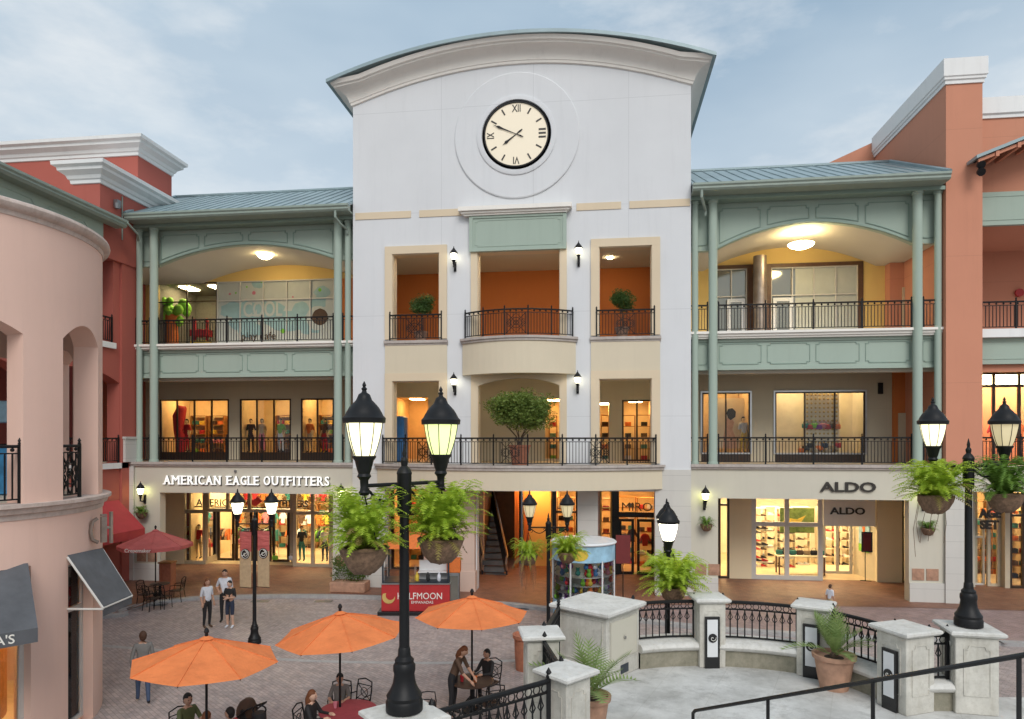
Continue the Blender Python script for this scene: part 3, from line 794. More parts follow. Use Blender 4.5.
for (px,py,r,sx) in ((232,310,.42,1.6),(248,308,.38,1.4),(270,312,.55,1.5),(287,322,.5,2.2),(300,310,.4,1.2),(243,322,.4,2),(318,303,.35,1.2),(322,292,.3,1.3),(258,283,.25,1.5),(250,330,.35,2.2),(310,325,.45,1.4)):
    blob(m,FX(px,yy),FZ(px,py,yy),r,yy,sx=sx)
m.mat('frosted')
text_mb('COOL',width=FX(282,yy)-FX(243,yy),height=.8,ext=.002,bold=.02,mbf=m,M=T(FX(263,yy),yy-.03,FZ(263,309,yy)))
blob(m,FX(318,yy),FZ(318,318,yy),.62,yy-.004,20,.05)
m.mat('cloth_brown'); blob(m,FX(320,yy),FZ(320,317,yy),.42,yy-.008,20,.04)
text_mb('play cafe',width=FX(276,yy)-FX(242,yy),ext=.002,mbf=m,M=T(FX(259,yy),yy-.04,FZ(259,337,yy)))
m.mat('cloth_green')
for (px,py,r) in ((262,281,.10),(320,290,.09),(283,331,.13),(236,293,.05),(247,287,.05)): blob(m,FX(px,yy),FZ(px,py,yy),r,yy-.006,10,.05)
m.mat('cloth_pink')
for (px,py,r) in ((254,293,.10),(230,294,.06),(293,297,.05),(246,300,.04)): blob(m,FX(px,yy),FZ(px,py,yy),r,yy-.006,10,.05)
m.build('window_print',None,wing)
f=MB(); windows(f,a0,a1,z3+.05,zw,y+.06,2,zb=[zm]); fo=f.build('window','dark_frame',wing)
f=MB(); pane(f,a0,a1,z3+.05,zw,y+.09); f.build('pane','glass',fo)
# RIGHT level 3
wing,XA,XB,zs,zc,z3,archz,zg=WR
b0,b1,b2=FX(703,y),FX(864,y),FX(884,y); zw=FZ(790,267,y)
m=MB(); m.wall(XA,FX(885,y),z3,zs+1.4,y,y+.2,[(FX(716,y),FX(747,y),z3,zw),(FX(771,y),FX(858,y),z3,zw)]); m.build('back_wall','yellow_wall',wing)
m=MB(); m.box(FX(885,y)+.002,XB,y-.5,y,z3,zs+.3); m.build('back_wall','coral_wall',wing)
m=MB(); ft=.16
m.box(FX(712,y),FX(716,y),y-.05,y-.002,z3,zw+ft); m.box(FX(747,y),FX(771,y),y-.05,y-.002,z3,zw+ft); m.box(FX(858,y),FX(863,y),y-.05,y-.002,z3,zw+ft); m.box(FX(716,y)+.001,FX(747,y)-.001,y-.05,y-.002,zw+.001,zw+ft);m.box(FX(771,y)+.001,FX(858,y)-.001,y-.05,y-.002,zw+.001,zw+ft)
m.build('window_surround','wood_dark',wing)
zm=FZ(790,295,y)
f=MB(); windows(f,FX(716,y),FX(747,y),z3,zw,y+.1,2,zb=[zm]); fo=f.build('window','white_frame',wing)
f=MB(); pane(f,FX(716,y),FX(747,y),z3+.05,zw,y+.12); f.build('pane','mirror_glass',fo)
f=MB(); windows(f,FX(771,y),FX(858,y),z3,zw,y+.1,4,zb=[zm]); fo=f.build('window','white_frame',wing)
f=MB(); pane(f,FX(771,y),FX(796,y),z3+.05,zw,y+.12); f.build('pane','mirror_glass',fo)
f=MB(); f.box(FX(796,y),FX(858,y),y+.12,y+.15,z3+.05,zw); f.build('blind','blinds',fo)
for p0,p1 in ((727,745),(773,793)):
    d=MB(); x0,x1=FX(p0,y),FX(p1,y); zt=FZ(735,299,y)
    windows(d,x0,x1,z3,zt,y+.02,1,fr=.16,dep=.06); do=d.build('door','white_plastic',wing)
    d=MB(); pane(d,x0+.16,x1-.16,z3+.16,zt-.16,y-.0); d.build('pane','mirror_glass',do)
m=MB(); m.lathe([(.29,z3),(.29,zw+.35)],(FX(760,3.6),3.6,0),24); m.build('round_column','bronze',wing,smooth=30)
d=MB(); x0,x1=FX(904,y-.5),FX(925,y-.5); d.box(x0,x1,y-.56,y-.502,z3,z3+2.15); d.box(x0-.08,x0,y-.6,y-.502,z3,z3+2.2); d.box(x1,x1+.08,y-.6,y-.502,z3,z3+2.2); d.box(x0-.08,x1+.08,y-.6,y-.502,z3+2.201,z3+2.3); do=d.build('door','cream_frame',wing)
# LEFT/RIGHT level 2 back walls with lit windows
wing=WL[0]; XA,XB=WL[1],WL[2]; y=YB
W2L=[(FX(160,y),FX(229,y)),(FX(240,y),FX(291,y)),(FX(301,y),FX(334,y))]; zt=FZ(250,399,y)
m=MB(); m.wall(FX(151,YB)-.3,XB,L2,10.2,y,y+.2,[(a,b,L2+.0,zt) for a,b in W2L]); m.build('back_wall','beige_wall',wing)
for (a,b),nx in zip(W2L,(4,3,2)):
    f=MB(); windows(f,a,b,L2,zt,y+.06,nx,zb=[L2+.35],fr=.07); f.box(a+.07,b-.07,y-.01,y+.05,L2+.05,L2+.35); fo=f.build('window','dark_frame',wing)
    f=MB(); pane(f,a,b,L2+.35,zt,y+.1); f.build('pane','glass',fo)
wing=WR[0]; XA,XB=WR[1],WR[2]
W2R=[(FX(702,y),FX(750,y)),(FX(775,y),FX(865,y))]; ztr=FZ(790,392,y)
m=MB(); m.wall(XA,FX(892,y),L2,10.3,y,y+.2,[(a,b,L2+.0,ztr) for a,b in W2R]); m.build('back_wall','beige_wall',wing)
m=MB(); m.box(FX(892,y)+.002,XB,y-.2,y+.0,L2,10.3); m.build('back_wall','orange_wall',wing)
for (a,b),nx in zip(W2R,(2,3)):
    f=MB(); windows(f,a,b,L2,ztr,y+.06,nx,zb=[L2+.35],fr=.06); f.box(a+.07,b-.07,y-.01,y+.05,L2+.05,L2+.35); fo=f.build('window','dark_frame',wing)
    f=MB(); pane(f,a,b,L2+.35,ztr,y+.1); f.build('pane','glass',fo)
    f=MB(); windows(f,a-.07,b+.07,L2+.35,ztr+.07,y-.02,1,fr=.07,dep=.03); f.build('window_trim','steel',wing)
d=MB(); x0,x1=FX(898,y-.2),FX(917,y-.2); d.box(x0,x1,y-.26,y-.202,L2,L2+2.2); d.build('door','cream_frame',wing)
# ---------------------------------------------------------------- lit rooms behind glass
def room(x0,x1,y0,y1,z0,z1,wall='shop_wall',light='shop_light',nl=3,parent=None,floor='tile_floor',ls=.35):
    if z0<1: z0=.125
    m=MB().mat(wall); m.box(x0-.1,x0,y0,y1,z0,z1); m.box(x1,x1+.1,y0,y1,z0,z1); m.box(x0-.1,x1+.1,y1,y1+.1,z0,z1)
    m.box(x0,x1,y0,y1,z1,z1+.1); m.mat(floor).box(x0,x1,y0,y1,z0-.05,z0)
    m.build('room',None,parent)
    k=max(1,int((x1-x0)/1.6)); 
    for i in range(k):
        x=x0+(x1-x0)*(i+.5)/k
        l=MB(); l.box(x-ls,x+ls,y0+(y1-y0)*.25,y0+(y1-y0)*.55,z1-.05,z1-.003); l.build('ceiling_light',light,parent)
# ================================================================ GROUND
S=MB(); S.add([(-400,-200,-.02),(400,-200,-.02),(400,600,-.02),(-400,600,-.02)],[(0,1,2,3)]); struct('ground',S,'asphalt_far')
S=MB(); S.add([(-45,-45,0),(45,-45,0),(45,12,0),(-45,12,0)],[(0,1,2,3)]); struct('plaza_paving',S,'plaza_brick')
kp=[(60,617),(130,607),(165,601),(215,597),(330,596),(480,602),(560,610),(700,627),(850,637),(990,642),(1100,647)]
kk=[G(a,b,.1) for a,b in kp]
kk=[Vector((-40,kk[0].y-2,0))]+kk+[Vector((40,kk[-1].y-.5,0))]
kerb=[]
for i in range(len(kk)-1):   # catmull-rom
    p0,p1,p2,p3=kk[max(i-1,0)],kk[i],kk[i+1],kk[min(i+2,len(kk)-1)]
    for k in range(6):
        t=k/6; kerb.append(.5*((2*p1)+(p2-p0)*t+(2*p0-5*p1+4*p2-p3)*t*t+(3*p1-p0-3*p2+p3)*t**3))
kerb.append(kk[-1])
def offs(pl,d):
    out=[]
    for i,p in enumerate(pl):
        a=pl[max(i-1,0)]; b=pl[min(i+1,len(pl)-1)]; t=(b-a); t.z=0; t.normalize(); out.append(Vector((p.x-t.y*d,p.y+t.x*d,0)))
    return out
kin=offs(kerb,.30)
S=MB()
for i in range(len(kerb)-1):
    a,b,c,d=kerb[i],kerb[i+1],kin[i+1],kin[i]
    S.add([(a.x,a.y,0),(b.x,b.y,0),(b.x,b.y,.11),(a.x,a.y,.11),(c.x,c.y,.11),(d.x,d.y,.11)],[(0,1,2,3),(3,2,4,5)])
struct('kerb',S,'kerb_stone')
def sheet(pl,z):
    S=MB(); pl=sorted(pl,key=lambda p:p[0])
    for a,b in zip(pl,pl[1:]):
        if b[0]-a[0]>1e-3: S.add([(a[0],a[1],z),(b[0],b[1],z),(b[0],12,z),(a[0],12,z)],[(0,1,2,3)])
    return S
struct('pavement_border',sheet([(p.x,p.y) for p in kin],.104),'border_brick')
struct('sidewalk',sheet([(p.x,p.y+.04) for p in kin if p.x<0]+[(2.2,-1.7),(6,-1.2),(12,-.9),(40,-.7)],.115),'walk_brick')
# pale paving band crossing the plaza
S=MB(); bp=[(60,642),(130,648),(230,655),(310,661),(440,663),(520,660),(600,652)]
pts=[G(a,b,0) for a,b in bp]; sm=[]
for i in range(len(pts)-1):
    p0,p1,p2,p3=pts[max(i-1,0)],pts[i],pts[i+1],pts[min(i+2,len(pts)-1)]
    for k in range(5):
        t=k/5; sm.append(.5*((2*p1)+(p2-p0)*t+(2*p0-5*p1+4*p2-p3)*t*t+(3*p1-p0-3*p2+p3)*t**3))
o1=offs(sm,.1); o2=offs(sm,-.1)
for i in range(len(sm)-1): S.add([(p.x,p.y,.004) for p in (o2[i],o2[i+1],o1[i+1],o1[i])],[(0,1,2,3)])
struct('paving_band',S,'kerb_stone')
S=MB()
for (px,py) in ((262,600.5),(325,600.5),(160,604),(520,608)):
    p=G(px,py,0); S.obox((p.x,p.y-.15,.112 if 0 else .003),(.7,.3,.006),TH)
struct('drain_grate',S,'dark_iron')
# ================================================================ LEFT RED BUILDING
XLw=WL[1]-.102
red=thing('red_building','brick red building with white cornices at the far left, behind the pink rotunda','building',(XLw-4,0,0),local=False)
mpL=lambda u,w,z:(XLw-w,u,z)   # wall in plane x=XLw, u=Y
y_p=SY(119.5,XLw)              # near edge of the corner pier
m=MB(); h2=SZ(119,372,XLw); 
m.wall(-14,.5,0,15.5,0,.6,[(-4.9,y_p,L2,h2,.5),(-9.5,-5.6,L2,h2,.5),(-4.3,SY(113,XLw),L3+.02,14.6),(-9,-5.3,L3+.02,14.6),(-6,-2.6,0,3.9)],mp=mpL,du=2)
m.build('wall','red_wall',red)
m=MB(); m.box(XLw-6,XLw-.6,-14,.45,L2-.3,L2); m.box(XLw-6,XLw-.6,-14,.45,L3-.3,L3); m.box(XLw-6,XLw-.6,-14,.45,14.7,15); m.build('floor_slab','corridor_ceiling',red)
m=MB(); m.box(XLw-6.2,XLw-6,-14,6,0,15); m.build('inner_wall','red_wall',red)
m=MB(); m.box(XLw-1.1,XLw+.16,-1.9,.5,14.2,17.35); m.box(XLw-1.1,XLw+.16,.501,2.5,15.6,17.35); m.box(XLw-.58,XLw+.10,SY(119.5,XLw)+.02,.5,0,14.2); m.build('corner_pier','red_wall',red)
m=MB(); m.box(XLw-14,XLw+.0,.7,3.2,17.2,19.5); m.box(XLw-14,XLw-.01,.72,3.2,15.6,17.2); m.build('parapet','red_wall',red)
CP=[(0,0),(.06,.02),(.08,.16),(.14,.2),(.20,.34),(.36,.46),(.42,.5),(.44,.62),(.58,.7),(.60,.86),(0,.9)]
def cornice_box(par,x0,x1,y0,y1,z,s,nm='cornice'):
    m=MB(); m.sweep([(x0,y1,z),(x0,y0,z),(x1,y0,z),(x1,y1,z)],[(-1,1),(-1,-1),(1,-1),(1,1)],[(a*s,b*s) for a,b in CP],closed=True)
    m.box(x0-.1,x1+.1,y0-.1,y1+.1,z+.6*s,z+.91*s); m.build(nm,'coping_white',par)
cornice_box(red,XLw-1.1,XLw+.16,-1.9,2.5,17.2,.95); cornice_box(red,XLw-14,XLw,.7,3.2,19.45,.9)
m=MB(); m.box(XLw-.3,XLw+.22,SY(121,XLw),.42,L2+.022,L2+1.05); m.box(XLw-.3,XLw+.26,SY(121,XLw)-.04,.44,L2+1.051,L2+1.15); m.build('stone_plinth','block_white',red)
m=MB(); m.box(XLw-.2,XLw+.12,-14,SY(114,XLw),L3-.25,L3); m.box(XLw-.2,XLw+.10,-14,-.06,L2-.25,L2-.004); m.build('ledge','coping_white',red)
# green entablature + sloping eave in front
m=MB(); m.box(XLw+.02,XLw+.35,-14,-1.95,13.9,15.5)
for k in range(4):
    a=-3.9-2.6*k
    pts=[(XLw+.36,a-1+.15,14.2),(XLw+.36,a+1-.15,14.2),(XLw+.36,a+1,14.35),(XLw+.36,a+1,15.1),(XLw+.36,a+1-.15,15.25),(XLw+.36,a-1+.15,15.25),(XLw+.36,a-1,15.1),(XLw+.36,a-1,14.35)]
    m.tube(pts+[pts[0]],.03,4)
m.build('entablature','green_paint',red)
m=MB(); m.sweep([(XLw+.75,-14,15.55),(XLw+.75,-1.2,15.55)],[(1,0),(1,0)],[(-.4,-.05),(.06,-.05),(.14,.04),(.14,.1),(.2,.17),(.2,.26),(-.4,.26)]); m.build('gutter','gutter_green',red)
m=MB(); m.add([(XLw+.9,-14,15.83),(XLw+.9,-1.2,15.83),(XLw-1.0,-1.2,16.5),(XLw-1.0,-14,16.5)],[(0,1,2,3)]); m.build('metal_roof','green_metal_roof',red)
m=MB(); m.tube([(XLw+.95,-1.3,15.7),(XLw+1.0,-.7,15.4),(XLw+.6,-.1,15.3),(XLw+.4,.2,15.4)],.05,6); m.tube([(XLw+.2,-.6,17.1),(XLw+.2,-.6,15.2)],.03,6); m.build('downspout','gutter_green',red)
m=MB(); q=(XLw+.3,-1.0,16.9); m.box(q[0]-.12,q[0]+.06,q[1]-.12,q[1]+.12,16.5,16.8); m.lathe([(.10,0),(.14,.22)],(q[0]+.05,q[1]-.1,16.4),8); tag(m.build('security_light','grey_metal'),'small grey security light fixed high on the red corner pier','light')
railing(line(XLw+.02,-4.9,XLw+.02,y_p-.1),L2,'short black railing in the arched opening of the red building, lower gallery',group='iron railings of the galleries')
railing(line(XLw+.02,-4.3,XLw+.02,SY(113,XLw)-.1),L3,'short black railing in the upper opening of the red building',group='iron railings of the galleries')
# ================================================================ RIGHT CORAL BUILDING
yp=.12
cor=thing('coral_building','coral orange building with a stepped white coping at the right edge','building',(FX(980)+3,3,0),local=False)
px0,px1=FX(946,yp),FX(982.5,yp)
zpt=FZ(965,59,yp); 
m=MB(); m.box(px0,px1,yp,1.2,L2-.1,zpt-.9); m.box(px0,px0+.4,1.2,7.0,10,zpt-.9)
m.xz([(FX(820,7),8),(FX(884,7),8),(FX(884,7),FZ(880,139,7)),(FX(880,7),FZ(880,139,7)),(FX(824,7),FZ(824,165,7)),(FX(800,7),FZ(800,176,7))],7.0,7.4)
m.box(FX(880,7),px0+.4,7.001,7.4,8,zpt-.9)
m.box(px1+.002,px1+14,5,5.3,L2,zpt); 
m.box(px1+.001,px1+14,1.05,1.35,FZ(1000,226,1),FZ(1000,183,1))
m.box(px1+.001,px1+14,1.35,5,FZ(1000,226,1)+.02,FZ(1000,226,1)+.2)
m.box(px1+.001,px1+14,1.05,1.35,FZ(1000,364,1)-.3,FZ(1000,364,1))
m.build('wall','coral_wall',cor)
m=MB(); m.sweep([(px0,7,zpt-.95),(px0,yp,zpt-.95),(px1,yp,zpt-.95),(px1,1.2,zpt-.95)],[(-1,0),(-1,-1),(1,-1),(1,0)],[(0,0),(.05,0),(.05,.12),(.10,.16),(.10,.24),(.14,.28),(.14,.95),(-.5,.95)])
m.build('coping','coping_white',cor)
zr=FZ(1000,188,1)
zr=FZ(1005,118,1.05)+.2
m=MB(); m.box(px1+.001,px1+14,1.05,1.35,FZ(1000,183,1),zr-.2); m.build('wall','coral_wall',cor)
m=MB(); m.sweep([(px1+.003,1.04,zr-.2),(px1+.45,1.04,zr-.2-.25+.25),(px1+14,1.04,zr-.2)],[(0,-1)]*3,[(0,0),(.05,0),(.05,.12),(.12,.17),(.12,.8),(-.4,.8)]); m.build('coping','coping_white',cor)
# lean-to canopy with rafters
m=MB(); e0=Vector((FX(977,-.6),-.6,FZ(977,158,-.6))); 
m.add([(e0.x,e0.y,e0.z),(e0.x+5,e0.y,e0.z+1.9),(e0.x+5,1.05,e0.z+1.9),(e0.x,1.05,e0.z)]+[(e0.x,e0.y,e0.z+.12),(e0.x+5,e0.y,e0.z+2.02),(e0.x+5,1.05,e0.z+2.02),(e0.x,1.05,e0.z+.12)],[(0,1,2,3),(4,7,6,5),(0,4,5,1),(0,3,7,4)]); m.build('canopy_roof','green_metal_roof',cor)
m=MB()
for k in range(1,7): m.obox((e0.x+.75*k,.2,e0.z+.285*k-.22),(.12,1.5,.2))
m.add([(e0.x+.1,e0.y+.1,e0.z-.12),(e0.x+5,e0.y+.1,e0.z+1.75),(e0.x+5,e0.y+.1,e0.z+1.88),(e0.x+.1,e0.y+.1,e0.z)]+[(e0.x+.1,e0.y+.2,e0.z-.12),(e0.x+5,e0.y+.2,e0.z+1.75),(e0.x+5,e0.y+.2,e0.z+1.88),(e0.x+.1,e0.y+.2,e0.z)],[(0,1,2,3),(4,7,6,5),(0,4,5,1)])
m.build('rafter','coral_wall',cor)
t=thing('floodlight','pair of black floodlights under the canopy end on the coral wall','floodlight',(FX(979,-.3),-.3,FZ(979,168,-.3)))
m=MB(); m.tube([(0,.35,.35),(0,.1,.3),(0,0,.15),(0,0,-.1)],.03,6); m.build('bracket','black_iron',t)
for dz in (.15,-.12): m=MB(); m.lathe([(.05,0),(.14,.1),(.15,.22)],(0,0,dz),10,M=Matrix.Rotation(R(120),4,'X')); m.build('lamp_head','black_iron',t)
# panels
m=MB(); za,zb_=FZ(1000,226,1),FZ(1000,193,1); m.box(px1+.003,px1+14,.85,1.04,za,zb_)
zc_,zd_=FZ(1000,364,.85),FZ(1000,338,.85); m.box(px1+.003,px1+14,.85,1.04,zc_,zd_)
for k in range(5):
    a=px1+.15+2.6*k; mould(m,a,a+2.4,za+.2,zb_-.18,.845,.12,.02); mould(m,a,a+2.4,zc_+.2,zd_-.15,.845,.12,.02)
m.build('green_panel','green_paint',cor)
z3r=FZ(1000,329,.7)
m=MB(); m.box(px1+.003,px1+14,.6,5,zd_+.002,z3r); m.build('ledge','coping_white',cor)
m=MB(); m.box(px1+.003,px1+14,1.35,5,zc_+.3,zc_+.5); m.build('soffit','corridor_ceiling',cor)
m=MB(); m.box(FX(945,yp),px1+14,-.04,.6,L2-.09,L2+.02); m.box(FX(972.5,.1),px1+14,.1,.5,FZ(1000,492,.1),L2-.091); m.build('string_course','cream_pale',cor)
m=MB(); m.box(px1+.003,px1+14,.6,9,L2-.3,L2-.01); m.build('floor_slab','tile_floor',cor)
m=MB(); yy=3.2; z2t=FZ(1000,372,yy)
windows(m,px1+.0,px1+8,L2,z2t,yy,8,zb=[FZ(1000,386,yy)],fr=.12); fo=m.build('window','dark_frame',cor)
m=MB(); pane(m,px1,px1+8,L2,z2t,yy+.02); m.build('pane','glass',fo)
m=MB(); m.box(px1,px1+14,yy-.1,yy+.1,z2t,zc_+.3); m.build('lintel','dark_frame',cor)
m=MB(); m.box(px1+.3,px1+8,yy+.3,yy+.32,FZ(1000,385,yy),z2t-.1); m.build('clerestory_light','ceiling_glow',cor)
room(px1,px1+8,yy+.1,yy+4,L2,9.7,'shop_wall','shop_light_warm',parent=cor)
railing(line(px1+.05,.75,px1+9,.75),z3r,'black iron railing on the upper gallery of the coral building',group='iron railings of the galleries')
railing(line(px1+.05,.45,px1+9,.45),L2+.02,'black iron railing on the lower gallery of the coral building',group='iron railings of the galleries')
m=MB(); m.tube([(FX(1018,5),4.95,FZ(1018,293,4.95)),(FX(1018,5),4.85,FZ(1018,293,4.95))],.18,12); tag(m.build('alarm_bell','red_sign'),'small round red alarm bell on the coral back wall upstairs','bell')
# ================================================================ ROTUNDA
rcx,rcd,RR=-12.98,15.0,3.42
def cyl(phi,rad,z):
    p=CAM+(rcx+rad*math.cos(phi))*rv+(rcd+rad*math.sin(phi))*dv; return (p.x,p.y,z)
def PH(px,rad=RR):
    k=(px-512)/F; best=None
    for i in range(-1400,900):
        a=i/10; x=rcx+rad*math.cos(R(a)); d=rcd+rad*math.sin(R(a))
        e=abs(x-k*d)
        # facing the camera
        if (math.cos(R(a))*(-x)+math.sin(R(a))*(-d))<-.3: continue
        if best is None or e<best[0]: best=(e,a)
    return R(best[1])
rc=CAM+rcx*rv+rcd*dv
rot=thing('rotunda','round pink two storey rotunda with arched openings at the left edge','building',(rc.x,rc.y,0),local=False)
mc=lambda u,w,z: cyl(u,RR-w,z)
ZL=5.12
pC0,pC1,pD0,pD1=PH(23),PH(63),PH(84),R(52)
arc1=(PH(0)-.75,pC0,ZL,8.95,.42); arc2=(pC1,PH(98),ZL,8.95,.38)
more=[(R(49),R(70),ZL,8.7,.3),(R(83),R(120),ZL,8.6,.5),(R(140),R(185),ZL,8.6,.5),(R(-150),R(-112),ZL,8.6,.5),(R(200),R(209),ZL,8.6,.3)]
print('rotunda phis',[round(math.degrees(x)) for x in (pC0,pC1,pD0,PH(0),PH(35),PH(70),PH(92),PH(105))])
d0,d1=PH(68),PH(93); w1=PH(35)
lower=[(PH(0)-.9,PH(31),.25,3.85),(d0,d1,0.02,3.7),(R(100),R(150),.2,3.8)]
m=MB(); m.wall(R(-150),R(210),0,10.85,0,.5,[arc1,arc2]+more+lower,mp=mc,du=R(5))
m.build('wall','pink_wall',rot,smooth=12)
def ring(prof,a0=-150,a1=210,step=5):
    path=[];outs=[]
    for i in range(int((a1-a0)/step)+1):
        a=R(a0+i*step); p=cyl(a,RR,0); q=cyl(a,RR+1,0); path.append(p); outs.append((q[0]-p[0],q[1]-p[1]))
    mm=MB(); mm.sweep(path,outs,prof,closed=False); return mm
ring([(-.5,10.84),(.02,10.84),(.04,10.93),(.10,10.95),(.15,11.0),(.17,11.06),(.15,11.12),(.1,11.15),(-.5,11.16)]).build('coping','rotunda_stone',rot,smooth=35)
ring([(-.3,4.80),(.02,4.80),(.04,4.90),(.10,4.93),(.13,5.02),(.19,5.05),(.19,5.12),(-.3,5.13)]).build('ledge','rotunda_stone',rot,smooth=35)
m=MB(); P=[cyl(R(a),RR-.45,0) for a in range(-150,210,10)]
m.xy([(p[0],p[1]) for p in P],4.7,5.1); m.xy([(p[0],p[1]) for p in P],9.3,9.5); m.build('floor_slab','corridor_ceiling',rot)
for (a,b,lab) in ((arc1[0],pC0,'curved black ornate railing in the left arch of the pink rotunda'),(pC1,pD0,'curved black ornate railing in the narrow right arch of the pink rotunda'),(R(78),R(118),'black ornate railing at the far side of the pink rotunda')):
    n=8; pth=[cyl(a+(b-a)*i/n,RR-.1,0) for i in range(n+1)]
    railing([(p[0],p[1]) for p in pth],ZL,lab,h=1.15,bal=.14,post=1.2,ornate=((.5,.55),),group='ornate railings of the rotunda')
# door + storefront behind
f=MB()
def cframe(m,a,b,z0,z1,r,t=.07,zb=()):
    k=lambda u,w,z:cyl(u,r-w,z); da=t/r
    m.wall(a,a+da,z0,z1,0,.08,mp=k); m.wall(b-da,b,z0,z1,0,.08,mp=k)
    for z in (z0,z1-t)+tuple(zb): m.wall(a+da,b-da,z,z+t,0,.08,mp=k,du=R(6))
cframe(f,d0,d1,.1,3.7,RR-.2,.09,(2.6,)); fo=f.build('door','white_frame',rot)
f=MB(); f.wall(d0,d1,.1,3.7,.25,.26,mp=mc,du=R(5)); f.build('pane','glass',fo)
f=MB(); cframe(f,PH(0)-.9,PH(31),.25,3.85,RR-.2,.09,()); fo=f.build('window','white_frame',rot)
f=MB(); f.wall(PH(0)-.9,PH(31),.25,3.85,.25,.26,mp=mc,du=R(5)); f.build('pane','glass',fo)
m=MB().mat('wood'); m.wall(R(-140),R(60),.1,4.6,1.9,2.0,mp=mc,du=R(8)); m.mat('tile_floor').xy([(p[0],p[1]) for p in P],.06,.1); m.build('room',None,rot)
for a in (-45,-20,3,26):
    p=cyl(R(a),RR-1.0,4.4); m=MB(); m.obox((p[0],p[1],4.4),(.7,.7,.05)); m.build('ceiling_light','shop_light',rot)
# awnings
def awning(name,label,T0,T1,B0,B1,val,mat,frame=True,group=None):
    T0,T1,B0,B1=map(Vector,(T0,T1,B0,B1))
    t=thing(name,label,'awning',(T0+T1)/2,0,group,local=False)
    m=MB(); dn=Vector((0,0,-val))
    nrm=(T1-T0).cross(B0-T0).normalized()*.012
    m.add([T0,T1,B1,B0],[(0,1,2,3)]); m.add([B0,B1,B1+dn,B0+dn],[(0,1,2,3)])
    m.build('canopy',mat,t)
    W0=Vector((T0.x,T0.y,B0.z)); W1=Vector((T1.x,T1.y,B1.z))
    m=MB()
    if frame:
        for a,b,w in ((T0,B0,W0),(T1,B1,W1)): m.tube([a-Vector((0,0,.04)),b-Vector((0,0,.04))],.025,6); m.tube([b-Vector((0,0,.06)),w-Vector((0,0,.06))],.025,6)
        m.tube([B0-Vector((0,0,.04)),B1-Vector((0,0,.04))],.02,6); m.build('frame','white_frame',t)
    else:
        m.add([T0,B0,B0+dn,W0+dn],[(0,1,2,3)]); m.add([T1,B1,B1+dn,W1+dn],[(0,1,2,3)]); m.build('side_panel',mat,t)
    return t
def CW(x,dep,z): p=CAM+x*rv+dep*dv; return (p.x,p.y,z)
awning('awning','grey awning with white frame over the rotunda shop door',CW(-9.57,14.7,3.92),CW(-9.50,15.85,3.90),CW(-8.8,14.7,2.82),CW(-8.82,15.85,2.82),.22,'grey_canvas')
aw=awning('awning','grey awning with white lettering over the rotunda window at the left edge',cyl(R(-75),RR+.03,3.92),cyl(PH(27),RR+.03,3.92),tuple(D(-110,11.0,2.98)),tuple(D(38,12.45,2.98)),.26,'grey_canvas',False)
b0=D(-110,11.0,2.85); b1=D(38,12.45,2.85); dd=(b1-b0); L=dd.length; az=math.atan2(dd.y,dd.x); dd.normalize()
pt=b1-dd*.50; m=text_mb("A'S",height=.17,ext=.004,bold=.01,M=T(pt.x+.015*dd.y,pt.y-.015*dd.x,2.86,az)); m.build('lettering','letter_white',aw)
# bronze blade sign
p=Vector(cyl(PH(92),RR+.20,0)); 
t=thing('wall_sign','bronze lettered sign fixed to the pink rotunda above the shop door','sign',(p.x,p.y,3.98),math.atan2(rv.y,rv.x)+R(50)); t.scale=(.72,.72,.66)
m=MB(); m.box(-.02,.14,-.06,.06,.1,1.0); m.box(-.02,.14,-.06,.06,1.02,1.08); m.tube([(-.12,0,.95),(-.26,0,.85),(-.32,0,.5),(-.26,0,.22),(-.1,0,.12)],.06,6); m.tube([(.28,0,.05),(.28,0,1.15)],.06,6); m.tube([(.14,0,.6),(.28,0,.6)],.05,6); m.build('letters_bronze','bronze',t)
# blue drinks stall inside rotunda
q=Vector(CW(-12.6,16.5,ZL))
t=thing('kiosk_cart','blue and white promotional stall inside the open rotunda','kiosk',q,TH)
m=MB(); m.rbox((0,0,0),(1.8,.9,1.15)); m.build('counter','blue_print',t)
m=MB(); m.rbox((0,0,1.7),(2.0,1.0,.5)); m.build('header','sky_print',t)
m=MB(); 
for sx in (-.85,.85): m.tube([(sx,0,1.1),(sx,0,1.75)],.04,6)
m.build('post','steel',t)
# ================================================================ TOWER RAILINGS
railing(bow(wx0+.25,wx1-.25,1.78,y0=-.12,n=40),L2,'long curved black railing with square medallions round the clock tower terrace',post=1.42,bal=.125,ornate=((.205,.8),(.50,.75),(.79,.8)),group='iron railings of the galleries')
railing(bow(bx0+.12,bx1-.12,.78,y0=-.12,n=18),L3,'curved black railing with a centre medallion on the small bowed balcony',post=.95,bal=.12,ornate=((.5,.8),),group='iron railings of the galleries')
railing(line(lx0-.1,-.09,lx1+.1,-.09),L3,'straight black railing in the upper left opening of the clock tower',post=2.2,bal=.12,ornate=((.5,.75),),group='iron railings of the galleries')
railing(line(rx0-.1,-.09,rx1+.1,-.09),L3,'straight black railing in the upper right opening of the clock tower',post=2.2,bal=.12,ornate=((.5,.75),),group='iron railings of the galleries')
